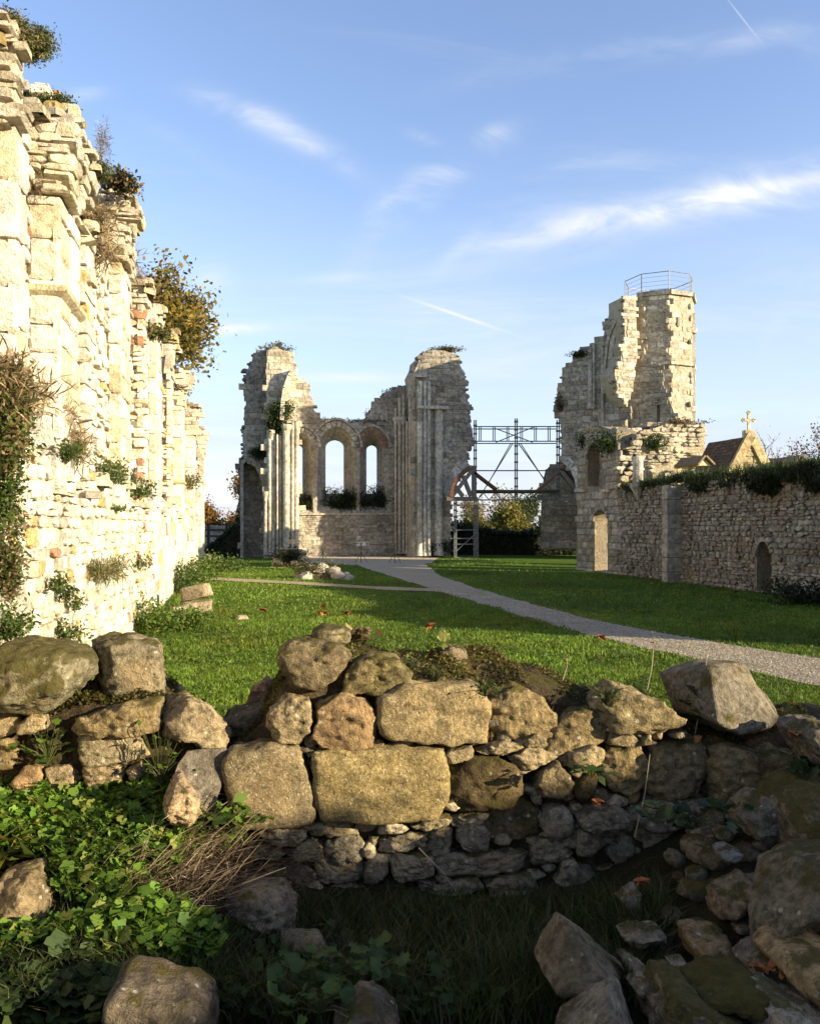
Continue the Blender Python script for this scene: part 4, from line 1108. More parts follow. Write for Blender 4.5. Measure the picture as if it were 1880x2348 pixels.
# sunlit wall seen through the doorway
GW = thing('court_wall', at(1378, 1250, 37), 'pale court wall glowing in the sun behind the round headed doorway', 'wall')
gp = Plane(at(1378, 1250, 35.2), (.1, -.995)); go = gp.px([(1335, 1320), (1425, 1320), (1425, 1218), (1335, 1216)])
wall_solid('wall_core', gp, go, [], None, .4, M_MORTAR, GW, (.58, .48, .28)); mb = MB()
for (V, k, c) in courses(go, [], .4, .22, 97, .15, (-.01, .01), .008, [(.6, .5, .3)] * 5, .1, 4, gp.to3): mb.add(V, TPL[k], c)
mb.build('small_stonework', M_PALE, GW, kind='stuff')

# dark stump standing behind the scaffold, right side of the big arch
ST = thing('ruined_wall', at(1270, 1250, 46), 'dark shaded wall stump behind the right half of the scaffold', 'wall')
sp1 = Plane(at(1290, 1250, 46.5), (-.25, -.97)); sto = sp1.px(C4([(1075, 1700), (1075, 1000), (1085, 960), (1095, 880), (1112, 815), (1150, 775), (1200, 765), (1260, 728), (1330, 740), (1450, 800), (1450, 1700)])); sto = [(u, max(w_, -.25)) for u, w_ in sto]
wall_solid('wall_core', sp1, sto, [], None, 1.2, M_MORTAR, ST, (.24, .21, .17))
sts = courses(sto, [], .5, .28, 98, .2, (-.03, .04), .014, PAL_GREY, .12, 4, sp1.to3); place_stones(sts, ST, M_GREY, 120, 8.0)

# ------------------------------------------------------------------ chapel roofs behind the wall
CH = thing('chapel', at(1720, 1060, 36), 'small chapel gable with steep tiled roof and a stone cross on top', 'building')
YC = 30.0
gp2 = Plane(at(1720, 1100, YC), (.26, -.966)); apex = gp2.px(C6([(1302, 155)]))[0]; bl = gp2.px(C6([(1170, 405)]))[0]; br = gp2.px(C6([(1432, 370)]))[0]
zb = min(bl[1], br[1]); hw = (br[0] - bl[0]) / 2; cu = apex[0]; slope = (apex[1] - zb) / hw; hw2 = hw * 1.06
gab = [(cu - hw2, -.2), (cu + hw2, -.2), (cu + hw2, apex[1] - slope * hw2 - .12), (cu, apex[1] - .12), (cu - hw2, apex[1] - slope * hw2 - .12)]
wall_solid('gable', gp2, gab, [], None, .4, M_MORTAR, CH, (.32, .27, .16))
cs2 = courses(gab, [], .34, .2, 99, .2, (-.01, .015), .012, [(.29, .23, .13), (.32, .26, .15), (.26, .21, .12), (.28, .235, .15), (.33, .28, .18)], .1, 8, gp2.to3); place_stones(cs2, CH, M_BROWN, 200, 8.0, 'stone')
for sg in (-1, 1):
    a = gp2.to3(cu, apex[1], .02); b = gp2.to3(cu + sg * (hw2 + .12), apex[1] - slope * (hw2 + .12), .02); bar(a, b, .34, .13, (.40, .32, .18), gp2.n).build('coping', M_BROWN, CH)
DL = 2.3; rows = 13; per = 9
for sg in (-1, 1):
    e = gp2.e1 * sg * hw2 + np.array([0, 0, -slope * hw2]); Ls = np.linalg.norm(e); e /= Ls; nb = -gp2.n; up_n = np.cross(e, nb) * (1 if np.cross(e, nb)[2] > 0 else -1)
    base = gp2.to3(cu, apex[1] - .05, -.15); base_z = base
    rf = MB(); rf.box(base + e * Ls / 2 + nb * DL / 2 - up_n * .05, (Ls, DL, .08), np.array([e, nb, up_n]), (.10, .06, .04)); rf.build('roof_boarding', M_TILE, CH)
    for i in range(rows):
        for j in range(per):
            if sg > 0 and j > 3: continue
            c = base + e * (i + .5) * Ls / rows + nb * (j + .5) * DL / per + up_n * (.02 + rnd.uniform(0, .012))
            tilt = e * math.cos(.1) + up_n * math.sin(.1) * 1; tn = np.cross(tilt, nb); tn = tn if tn[2] > 0 else -tn
            V = MB().box(c, (Ls / rows * 1.15, DL / per * .93, .025), np.array([tilt * 1.0, nb, tn]), np.array(rnd.choice([(.13, .085, .05), (.105, .07, .045), (.155, .10, .06), (.095, .075, .05)])))
            V.build('tile', M_TILE, CH)
# cross
cz = gp2.to3(cu, apex[1] - .05, -.1); cd = cz[1] / F; CC = (.58, .50, .34)
MB().box(cz + [0, 0, .12], (.34, .34, .26), None, CC).build('cross_base', M_BROWN, CH)
mb = MB(); H = 133 * .3766 * cd
mb.box(cz + [0, 0, H / 2 + .1], (.085, .085, H), None, CC); arm = 32 * .3766 * cd; za = H * .78
mb.box(cz + [0, -.003, za], (2 * arm, .08, .085), None, CC)
for d in ((-arm, za), (arm, za), (0, H + .1)):
    for q in ((-.04, 0), (.04, 0), (0, .04), (0, -.04)): mb.box(cz + [d[0] + q[0], -.006, d[1] + q[1]], (.06, .1, .06), None, CC)
mb.build('cross', M_BROWN, CH)


def small_house(name, label, pl, g, depth, wall_c, roof_c, cat='building'):
    """g: gable outline left base, right base, right eave, apex, left eave (photo points)"""
    h = thing(name, pl.to3(*pl.px([g[0]])[0]), label, cat); P = pl.px(g); P[0] = (P[0][0], -.1); P[1] = (P[1][0], -.1); wall_solid('gable', pl, P, [], None, depth, M_BROWN, h, wall_c)
    ap = np.array(P[3])
    for ev, nm in ((np.array(P[4]), -1), (np.array(P[2]), 1)):
        d = ev - ap; d = d * 1.15; a3 = pl.to3(ap[0], ap[1] + .05, .1); b3_ = pl.to3(ap[0] + d[0], ap[1] + d[1] + .05, .1)
        n_ = np.cross(b3_ - a3, pl.n); n_ = n_ / np.linalg.norm(n_) * (1 if n_[2] > 0 else -1); n_ = n_ * .06
        bk = -pl.n * (depth + .2); V = [a3, b3_, b3_ + bk, a3 + bk, a3 + n_, b3_ + n_, b3_ + bk + n_, a3 + bk + n_]
        put('roof', np.array(V), [(0, 1, 2, 3), (7, 6, 5, 4), (0, 4, 5, 1), (1, 5, 6, 2), (2, 6, 7, 3), (3, 7, 4, 0)], M_TILE, h, roof_c)
    return h


hp = Plane(at(1600, 1060, 29), (.3, -.954))
small_house('outbuilding', 'little pale gabled roof peeping over the wall beside the broken wall', hp, C6([(985, 420), (1066, 420), (1068, 338), (1022, 292), (985, 338)]), 1.2, (.55, .48, .30), (.20, .15, .09))
small_house('dormer', 'tiny pale dormer gable over the grassy wall near the right edge', Plane(at(1840, 1060, 29.5), (.1, -.995)), C6([(1585, 380), (1640, 380), (1640, 322), (1607, 288), (1585, 322)]), 2.0, (.55, .48, .32), (.20, .16, .12))
LR = thing('long_roof', at(1800, 1070, 31), 'long low brown tiled roof ridge between the chapel and the right edge', 'building')
a, b = at(1752, 1050, 32), at(1930, 1053, 30); dz = np.array([0, 0, -2.2])
wv = np.array([.2, -1.6, -.8]); put('roof', np.array([a, b, b + wv, a + wv, a + [0, .1, -.1], b + [0, .1, -.1]]), [(0, 3, 2, 1), (0, 1, 5, 4)], M_TILE, LR, (.24, .19, .12))
put('wall', np.array([a + wv + [0, .2, 0], b + wv + [0, .2, 0], b + wv + [0, .2, -4], a + wv + [0, .2, -4], a + wv + [0, .5, 0], b + wv + [0, .5, 0]]), [(0, 1, 2, 3), (0, 4, 5, 1)], M_BROWN, LR, (.45, .38, .25))

# ------------------------------------------------------------------ scaffold and timber centring in the broken arch
SC = thing('scaffold', at(1120, 1270, 43.5), 'metal tube scaffold bridging the broken arch between the church end and the tower', 'scaffold')
YS = 43.5; DY = 1.0
TUBE = (.13, .135, .14)
def pole(p, q, r=.045, dy=0.0, name='pole', y=YS):
    a, b = C4([p, q]); P, Q = at(a[0], a[1], y), at(b[0], b[1], y); sh = np.array([0, dy, 0]); mb = MB(); mb.tube([P + sh, Q + sh], r * .72, 6, TUBE); mb.build(name, M_METAL, SC)
    return P + sh, Q + sh
clamps = MB()
for x in (441, 458, 827, 845, 1220, 1240):
    y0, y1 = (325, 1090) if 800 < x < 900 else (340, 1640 if x < 500 else 1090); P, Q = pole((x, y0), (x, y1))
    for t in np.arange(.04, 1, .06 if x < 500 else .1): c = P + (Q - P) * t; clamps.box(c, (.10, .10, .09), None, (.10, .10, .10))
for y in (402, 541):
    for dy in (0, .8): pole((438, y + (6 if dy else 0)), (1250, y + (6 if dy else 0)), .045, dy)
for x in (488, 505, 618, 636, 748, 765, 877, 895, 1008, 1026, 1136, 1155): pole((x, 402), (x, 541), .035)
for p, q in (((636, 410), (1000, 546)), ((650, 546), (1020, 396)), ((812, 555), (480, 1090)), ((792, 555), (565, 960)), ((862, 555), (1120, 910)), ((884, 555), (1230, 1090))): pole(p, q, .04, .3)
for y, x0, x1 in ((818, 460, 1245), (1028, 460, 1240), (1095, 420, 1240)): pole((x0, y), (x1, y), .05)
zz = [(470, 1095), (530, 1030), (580, 1095), (635, 1030), (700, 1095), (770, 1030), (840, 1095), (905, 1030), (975, 1095), (1040, 1030), (1110, 1095), (1170, 1030), (1230, 1095)]
for i in range(len(zz) - 1): pole(zz[i], zz[i + 1], .035)
a, b = C4([(462, 1010), (1240, 1008)]); pa, pb = at(*a, YS), at(*b, YS)
for k in range(5): bar(pa + [0, .25 * k - .1, 0], pb + [0, .25 * k - .1, 0], .22, .10, np.array((.10, .085, .07)) * rnd.uniform(.8, 1.2)).build('deck_board', M_TIMBER, SC)
for x in (254, 270): 
    P, Q = pole((x, 1100), (x, 1640))
    for t in np.arange(.05, 1, .12): clamps.box(P + (Q - P) * t, (.10, .10, .09), None, (.10, .10, .10))
pole((475, 1100), (475, 1640))
for y in (1143, 1245, 1378, 1458, 1512, 1640): pole((215 if y == 1143 or y == 1458 else 255, y), (478, y), .04); 
for p, q in (((268, 1580), (470, 1400)), ((400, 1240), (450, 1150))): pole(p, q, .035)
for y in (1150, 1238, 1370, 1470): pole((1180, y), (1412, y), .04)
clamps.build('coupler', M_METAL, SC, kind='stuff')


def centring(label, side, beams, arcs, Y):
    c = thing('timber_centring', at(*C4([beams[0][0]])[0], Y), label, 'timber frame')
    for p, q, wd in beams:
        a, b = C4([p, q]); bar(at(*a, Y), at(*b, Y), .2, wd, np.array((.17, .15, .135)) * rnd.uniform(.8, 1.2), (0, 1, 0)).build('beam', M_TIMBER, c)
    for (arc, wd, cc) in arcs:
        pts = [at(*a, Y) for a in C4(arc)]
        for i in range(len(pts) - 1): bar(pts[i], pts[i + 1], wd * .42, .7, cc, (0, 1, 0)).build('rib', M_TIMBER, c)
    return c


centring('grey timber frame propping the left springing of the broken arch', 0,
         [((180, 1085), (470, 1085), .62), ((438, 775), (438, 1080), .7), ((232, 1062), (432, 800), .62), ((335, 870), (410, 1062), .55), ((262, 968), (335, 1062), .5)],
         [([(222, 1068), (236, 1000), (262, 930), (300, 875), (345, 830), (400, 792)], .55, (.12, .07, .05)), ([(440, 840), (550, 925), (650, 1000)], .35, (.10, .05, .03))], 43.2)
centring('dark timber frame propping the right springing of the broken arch', 1,
         [((1240, 1095), (1412, 1095), .55), ((1262, 835), (1400, 1000), .5)],
         [([(1262, 782), (1320, 815), (1365, 870), (1392, 930), (1403, 985)], .5, (.10, .06, .045)), ([(1030, 1010), (1120, 940), (1240, 830)], .3, (.11, .06, .04))], 41.6)

# ------------------------------------------------------------------ trees, hedge, far wood
HD = None
hp_ = [at(*p, 49) for p in C4([(100, 1330), (330, 1330), (480, 1370), (700, 1400), (900, 1405), (1040, 1370), (1100, 1290), (1200, 1400), (1400, 1420)])]
r = np.random.default_rng(8)
def leafy_mass(name, pts, depth, base, n, leaf, cols, seed, label, cat, kind=None):
    """a long hedge or thicket: leaves filling a body below a top line; a rough inner core stops the view"""
    r = np.random.default_rng(seed); pts = np.array(pts); d = np.concatenate([[0], np.cumsum(np.linalg.norm(np.diff(pts[:, :2], axis=0), axis=1))])
    t = r.random(n) * d[-1]; q = np.stack([np.interp(t, d, pts[:, i]) for i in range(3)], 1); hgt = q[:, 2] - base; f = 1 - r.random(n) ** 1.6 * 1.0
    P = np.stack([q[:, 0], q[:, 1] + (r.random(n) - .5) * depth * (1.1 - .4 * f), base + hgt * f * (1 + .08 * r.normal(size=n))], 1)
    V, Fc, C = leaf_cloud(P, leaf, r, cols, 0, .6); tone = 1 + .4 * fbm(P / (leaf * 10), 2, seed); C = C * np.repeat(np.clip(tone, .4, 1.7), 4)[:, None]
    root = thing(name, [pts[:, 0].mean(), pts[:, 1].mean(), base], label, cat)
    put('foliage', V, Fc, M_LEAF, root, C)
    Vc = []; m = len(pts)
    for p in pts:
        for (dy, z) in ((-.35, base), (-.3, base + (p[2] - base) * .8), (.3, base + (p[2] - base) * .8), (.35, base)): Vc.append([p[0], p[1] + dy * depth, z])
    Fc = [(i * 4 + j, i * 4 + j + 1, i * 4 + j + 5, i * 4 + j + 4) for i in range(m - 1) for j in range(3)]
    put('branches', np.array(Vc), Fc, M_BARK, root, (.03, .03, .018)); return root


leafy_mass('hedge', hp_, 1.6, -.2, 16000, .16, DARKG, 8, 'dark clipped hedge below the scaffold, in full shade', 'hedge')
bk = [at(*p, 44.6) for p in ((470, 1262), (505, 1235), (528, 1215), (548, 1185), (556, 1190))]
leafy_mass('thicket', bk, 1.2, -.2, 5000, .13, DARKG, 9, 'dark bramble bank climbing against the left flank of the church end', 'bush')
YEL = [(.13, .13, .025), (.17, .15, .03), (.10, .11, .025), (.20, .16, .045)]
grow_tree('garden_tree', [*at(1165, 1260, 60)[:2], -.3], 4.3, 1.15, 'yellow green spreading tree behind the scaffold with a pale forked trunk', 'tree', YEL, 21, 9000, .22, .30, 'trees behind the scaffold', lean=(-.25, 0), bark=(.30, .25, .15), depth=3)
grow_tree('garden_tree', [*at(1100, 1260, 58)[:2], -.3], 3.2, 1.2, 'low yellowish bushy tree behind the left half of the scaffold', 'tree', YEL, 22, 7000, .2, .18, 'trees behind the scaffold', depth=3, first=.1)
grow_tree('garden_tree', [*at(1222, 1260, 66)[:2], -.3], 5.0, .8, 'dark green pine behind the right half of the scaffold', 'tree', [(.05, .07, .025), (.07, .09, .03)], 23, 7000, .2, .2, 'trees behind the scaffold', depth=3)
grow_tree('garden_tree', [*at(1130, 1260, 72)[:2], -.3], 5.6, .9, 'tall thin bare grey tree behind the middle of the scaffold', 'tree', BROWN, 24, 1500, .2, .2, 'trees behind the scaffold', depth=4, bark=(.20, .17, .14))
grow_tree('garden_tree', [*at(1065, 1260, 76)[:2], -.3], 5.2, .9, 'bare twiggy tree seen through the timber frame', 'tree', BROWN, 25, 1500, .2, .2, 'trees behind the scaffold', depth=4, bark=(.20, .17, .14))
grow_tree('autumn_tree', [*at(545, 1240, 62)[:2], -.3], 6.6, 1.0, 'orange autumn tree by the garden wall left of the church end', 'tree', ORANGE, 26, 9000, .2, .16, depth=3, first=.1)
grow_tree('far_tree', [*at(770, 1240, 75)[:2], -.3], 5.6, .9, 'small yellow tree showing through the middle lancet window', 'tree', YEL, 27, 2500, .25, .15, depth=3)
grow_tree('far_tree', [*at(853, 1240, 75)[:2], -.3], 4.9, .9, 'small orange tree showing through the right lancet window', 'tree', ORANGE, 28, 2000, .25, .15, depth=3)
grow_tree('far_tree', [*at(1795, 1200, 70)[:2], -.3], 10.5, .9, 'bare pale tree behind the chapel roofs', 'tree', BROWN, 29, 600, .2, .2, depth=4, bark=(.28, .23, .17))
grow_tree('far_tree', [*at(1885, 1200, 60)[:2], -.3], 10.5, 1.0, 'russet autumn tree at the right edge behind the roofs', 'tree', [(.20, .08, .03), (.16, .09, .03), (.10, .09, .03)], 30, 5000, .2, .2, depth=4)
grow_tree('ash_tree', [-10.5, 25.0, 0], 11.6, .95, 'olive and gold ash tree leaning out from behind the sunlit wall', 'tree', [(.15, .13, .025), (.20, .145, .025), (.11, .115, .024), (.22, .14, .028)], 34, 24000, .17, .2, depth=4, lean=(.12, 0), bark=(.16, .12, .08))
fw = [[x, 150 + 12 * math.sin(x * .05), 1.7 + .5 * math.sin(x * .11) + .3 * math.sin(x * .31)] for x in range(-240, 260, 9)]
o = leafy_mass('far_wood', fw, 8, -.3, 16000, 1.1, [(.045, .055, .025), (.07, .07, .03), (.09, .075, .03)], 10, 'distant line of trees along the horizon', 'trees'); o['kind'] = 'stuff'; 

# ------------------------------------------------------------------ foreground: the tumbled dry stone wall
FW = thing('low_stone_wall', [0, 4.3, -.2], 'low tumbled dry stone wall with two big squared blocks, crossing the foreground', 'wall')
fwp = Plane([0, 4.2, 0], (.1, -.995))
TAN = (.31, .25, .145, .85); GRY = (.24, .20, .13, .8); PINK = (.37, .265, .16); PALE = (.40, .335, .22); DRK = (.12, .093, .052, .3); YLW = (.29, .235, .115); COLD = (.20, .172, .122, .9)
seed_i = [100]


def wall_stone(px, col, depth=None, back=.0, mat=None, rough=.06, chops=4, big=.06, sq=6.0, name='stone', parent=None):
    seed_i[0] += 1; q = np.array(px); m_ = (q.min(0) + q.max(0)) / 2; px = [tuple(m_ + (np.array(p) - m_) * 1.07) for p in px]; ol = fwp.px(px); e = np.array(ol); ex = e.max(0) - e.min(0)
    d = depth or float(np.clip(ex.mean() * .95, .12, .5)); lv = 5 if px_size(px) > 85 else 4 if px_size(px) > 35 else 3
    V, Fc = rock(ol, fwp, d, seed_i[0], back=back + d / 2 - .04 - .02 * (seed_i[0] % 3), sq=sq, rough=rough, chops=chops, level=lv, big=big, cut=(.93, .99) if sq > 15 else (.8, .96), front=.9)
    return put(name, V, Fc, mat or M_FIELD, parent or FW, np.array(list(col[:3]) + [1.0]) * ([rnd.uniform(.92, 1.08)] * 3 + [col[3] if len(col) > 3 else 1.0]), smooth=True)


WS = [
 (C8, [(345, 260), (380, 215), (520, 190), (660, 215), (740, 275), (700, 340), (650, 420), (560, 450), (430, 445), (400, 400), (350, 340)], GRY, 0, .10),
 (C8, [(710, 420), (750, 330), (880, 280), (1010, 300), (1090, 370), (1080, 430), (1000, 470), (930, 490), (850, 470), (780, 480), (720, 470)], (.25, .22, .12, .4), 0, .06),
 (C8, [(285, 660), (300, 580), (390, 498), (510, 505), (532, 600), (500, 720), (420, 747), (330, 732)], PALE, 0, 0),
 (C8, [(545, 700), (565, 610), (560, 550), (700, 478), (840, 520), (892, 620), (882, 742), (800, 772), (680, 782), (590, 757)], PINK, 0, 0),
 (C8, [(918, 560), (945, 490), (1080, 422), (1250, 430), (1450, 425), (1527, 520), (1503, 742), (1300, 757), (1150, 742), (1000, 722), (925, 690)], TAN, 1, 0),
 (C8, [(500, 770), (520, 730), (555, 770), (540, 810), (510, 840)], PALE, 0, .04), (C8, [(515, 870), (540, 840), (550, 910), (530, 925)], TAN, 0, .06),
 (C8, [(48, 850), (88, 795), (330, 757), (440, 780), (490, 880), (552, 1060), (542, 1170), (350, 1192), (150, 1217), (93, 1190), (68, 1000)], GRY, 1, -.05),
 (C8, [(566, 790), (700, 780), (1100, 778), (1252, 788), (1267, 880), (1272, 1050), (1205, 1142), (880, 1167), (600, 1152), (574, 1080), (562, 900)], YLW, 1, -.03),
 (C8, [(1275, 810), (1310, 780), (1430, 765), (1432, 820), (1290, 862)], PALE, 0, .02), (C8, [(1462, 795), (1620, 733), (1718, 770), (1600, 812), (1500, 808)], PALE, 0, .0),
 (C8, [(1268, 900), (1330, 848), (1560, 818), (1692, 900), (1708, 1010), (1640, 1092), (1450, 1115), (1370, 1122), (1278, 1060)], DRK, 0, .0),
 (C8, [(233, 1230), (290, 1203), (460, 1208), (499, 1250), (430, 1307), (350, 1312), (268, 1280)], TAN, 0, .0), (C8, [(503, 1215), (620, 1188), (752, 1205), (757, 1252), (640, 1278), (518, 1272)], TAN, 0, .02),
 (C8, [(908, 1252), (945, 1158), (1078, 1215), (1040, 1242)], PALE, 0, .0), (C8, [(1092, 1202), (1210, 1143), (1305, 1160), (1292, 1197), (1150, 1217)], TAN, 0, .0),
 (C8, [(1308, 1170), (1440, 1128), (1524, 1150), (1450, 1232), (1330, 1222)], COLD, 0, .0), (C8, [(163, 1362), (200, 1328), (290, 1313), (372, 1360), (330, 1392), (228, 1382)], PALE, 0, .0),
 (C8, [(373, 1352), (520, 1288), (592, 1340), (582, 1402), (450, 1392)], TAN, 0, .02), (C8, [(598, 1382), (620, 1308), (700, 1278), (792, 1278), (842, 1350), (792, 1387)], COLD, 0, .02),
 (C8, [(848, 1342), (858, 1280), (912, 1288), (892, 1352)], GRY, 0, .05), (C8, [(908, 1292), (1080, 1243), (1167, 1248), (1162, 1312), (1000, 1352), (918, 1357)], GRY, 0, .02),
 (C8, [(1178, 1352), (1188, 1240), (1250, 1198), (1327, 1228), (1322, 1352), (1250, 1372)], GRY, 0, .02), (C8, [(1348, 1292), (1358, 1228), (1490, 1208), (1527, 1260), (1512, 1342), (1420, 1332)], COLD, 0, .0),
 (C8, [(760, 1205), (820, 1178), (905, 1180), (920, 1215), (860, 1262), (770, 1262)], (.30, .22, .14), 0, .10),
 (C11, [(298, 372), (308, 290), (560, 278), (572, 400), (520, 432), (320, 432)], GRY, 0, .02), (C11, [(578, 382), (608, 280), (707, 260), (712, 370), (640, 432), (588, 422)], COLD, 0, .02),
 (C11, [(728, 292), (760, 253), (952, 268), (962, 370), (790, 417), (748, 392)], GRY, 0, .02), (C11, [(972, 312), (1020, 268), (1280, 263), (1507, 263), (1522, 342), (1270, 377), (1080, 397), (998, 372)], COLD, 0, .0),
 (C11, [(878, 402), (1000, 428), (1200, 388), (1238, 450), (1000, 492), (908, 482)], COLD, 0, .0), (C11, [(1268, 432), (1310, 398), (1500, 368), (1542, 420), (1532, 482), (1300, 502)], COLD, 0, .0),
 (C11, [(328, 472), (480, 438), (572, 460), (562, 542), (400, 552)], GRY, 0, .04), (C11, [(590, 450), (700, 440), (850, 430), (880, 490), (720, 560), (600, 540)], DRK, 0, .06),
 (C11, [(968, 582), (988, 508), (1027, 498), (1022, 602)], COLD, 0, .03), (C11, [(878, 562), (898, 508), (962, 518), (952, 592)], COLD, 0, .03), (C11, [(1038, 500), (1152, 488), (1157, 572), (1058, 582)], GRY, 0, .04),
 (C11, [(1290, 510), (1500, 490), (1560, 540), (1480, 590), (1300, 580)], DRK, 0, .05),
 (C11, [(128, 402), (118, 330), (230, 308), (312, 400), (280, 452), (178, 452)], GRY, 0, .02), (C11, [(0, 300), (60, 288), (72, 370), (0, 392), (-60, 360)], TAN, 0, .02),
 (C11, [(180, 500), (320, 470), (335, 540), (200, 570)], GRY, 0, .05),
 (C9, [(68, 450), (58, 330), (180, 278), (300, 328), (392, 430), (372, 522), (180, 547), (88, 522)], TAN, 0, .02), (C9, [(330, 622), (345, 520), (380, 478), (480, 408), (570, 398), (632, 460), (642, 550), (560, 572), (430, 622)], TAN, 0, .03),
 (C9, [(598, 392), (688, 278), (780, 308), (900, 348), (962, 400), (1022, 438), (1000, 477), (880, 502), (648, 492)], (.32, .27, .16), 0, .0), (C9, [(158, 632), (250, 578), (330, 598), (432, 620), (330, 662), (270, 692), (198, 702)], PALE, 0, .0),
 (C9, [(218, 552), (270, 513), (332, 530), (322, 572), (238, 577)], PALE, 0, .02), (C9, [(453, 672), (448, 610), (560, 568), (612, 590), (602, 662), (540, 692)], PALE, 0, .01),
 (C9, [(648, 562), (658, 510), (740, 498), (822, 560), (780, 592), (700, 585)], PALE, 0, .01), (C9, [(612, 642), (660, 588), (800, 582), (857, 670), (832, 762), (750, 812), (680, 792), (618, 712)], TAN, 0, .0),
 (C9, [(808, 522), (850, 503), (857, 557), (813, 567)], PALE, 0, .02), (C9, [(876, 502), (932, 493), (917, 542), (883, 547)], PALE, 0, .02),
 (C9, [(278, 782), (300, 708), (380, 648), (452, 730), (462, 812), (380, 832), (298, 812)], GRY, 0, .0), (C9, [(458, 762), (560, 688), (592, 740), (562, 822), (490, 842)], DRK, 0, .03),
 (C9, [(748, 872), (780, 788), (817, 820), (792, 882)], PINK, 0, .04), (C9, [(858, 652), (900, 588), (1110, 558), (1152, 640), (1142, 762), (1080, 822), (920, 832), (848, 792), (828, 730)], (.24, .20, .13), 0, .0),
 (C9, [(1143, 702), (1160, 588), (1240, 558), (1390, 622), (1470, 588), (1592, 640), (1582, 722), (1470, 792), (1360, 837), (1168, 837)], (.29, .23, .14), 0, -.03),
 (C9, [(28, 1002), (58, 880), (200, 848), (297, 900), (292, 1022), (170, 1062), (58, 1052)], DRK, 0, .03), (C9, [(308, 982), (338, 888), (420, 878), (467, 930), (457, 1022), (370, 1047)], COLD, 0, .0),
 (C9, [(483, 922), (560, 888), (680, 868), (747, 930), (722, 1017), (600, 1012), (518, 982)], COLD, 0, -.02), (C9, [(748, 922), (800, 878), (960, 848), (1110, 833), (1152, 880), (1080, 942), (1000, 982), (850, 1002), (768, 972)], COLD, 0, -.03),
 (C9, [(263, 1092), (300, 1048), (440, 1048), (467, 1120), (400, 1162), (278, 1182)], GRY, 0, .03), (C9, [(483, 1082), (488, 998), (620, 1018), (642, 1060), (560, 1122), (498, 1127)], GRY, 0, .03),
 (C9, [(638, 1112), (700, 1018), (780, 1048), (772, 1152), (690, 1182)], COLD, 0, .02), (C9, [(838, 1082), (858, 998), (1030, 988), (1052, 1132), (960, 1172), (868, 1152)], GRY, 0, .03),
 (C9, [(378, 1252), (430, 1178), (560, 1188), (582, 1302), (420, 1322)], COLD, 0, .02), (C9, [(728, 1212), (850, 1188), (862, 1282), (738, 1292)], GRY, 0, .03), (C9, [(590, 1200), (680, 1190), (715, 1270), (620, 1310)], GRY, 0, .05),
 (C7, [(413, 682), (430, 618), (550, 588), (720, 538), (862, 538), (882, 682), (780, 707), (560, 712)], TAN, 0, .03), (C7, [(428, 702), (600, 718), (760, 738), (832, 830), (700, 852), (620, 872), (490, 882), (448, 802)], (.42, .37, .26), 0, .02),
 (C7, [(-40, 622), (100, 598), (112, 682), (0, 722), (-50, 700)], PALE, 0, .04), (C7, [(108, 642), (200, 578), (252, 600), (257, 662), (200, 682), (118, 692)], PALE, 0, .02), (C7, [(58, 982), (150, 878), (222, 890), (252, 1022), (210, 1062), (98, 1002)], PINK, 0, .0),
 (C7, [(718, 902), (790, 868), (812, 932), (740, 962)], PALE, 0, .03), (C7, [(470, 890), (600, 880), (700, 870), (690, 960), (560, 1000), (480, 980)], (.40, .33, .21), 0, .05), (C7, [(-30, 740), (40, 730), (90, 800), (60, 900), (-30, 900)], (.30, .24, .14), 0, .04),
 (C7, [(250, 900), (380, 880), (440, 960), (380, 1040), (270, 1010)], (.33, .27, .18), 0, .06),
]
for (cf, pts, col, flat, back) in WS:
    _p = cf(pts); _cy = sum(q[1] for q in _p) / len(_p); _f = np.array([.86, .80, .68]) if _cy < 1830 else np.array([1.25, 1.25, 1.25]); _f = _f * (1.12 if flat else 1.0); col = tuple(np.array(col[:3]) * _f) + tuple(col[3:])  # light balance painted in: upper sunlit stones toned down, shaded lower courses lightened
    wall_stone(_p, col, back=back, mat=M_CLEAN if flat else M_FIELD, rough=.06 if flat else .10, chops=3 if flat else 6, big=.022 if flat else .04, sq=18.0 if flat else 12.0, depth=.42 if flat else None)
# fist sized chinking stones in the joints
allpx = [np.array(cf(p)) for cf, p, *_ in WS]
cx_ = []
tries = 0
while len(cx_) < 80 and tries < 4000:
    tries += 1; x = rnd.uniform(520, 1560); y = rnd.uniform(1640, 2060)
    if (x < 690 and y < 1830) or any(in_poly(x, y, p.tolist()) for p in allpx) or any(abs(x - a) + abs(y - b) < 28 for a, b in cx_): continue
    cx_.append((x, y)); k = rnd.randint(6, 8); w_, h_ = rnd.uniform(13, 30), rnd.uniform(10, 20)
    wall_stone([(x + w_ * math.cos(2 * math.pi * i / k) * rnd.uniform(.7, 1.1), y + h_ * math.sin(2 * math.pi * i / k) * rnd.uniform(.7, 1.1)) for i in range(k)], (lambda q: tuple(np.array(q[:3]) * (1.3 if y > 1830 else .72)))(rnd.choice([GRY, TAN, COLD, PALE])), back=.045, chops=6, name='chinking_stone')  # chinking gets the same painted lift in the shaded lower courses

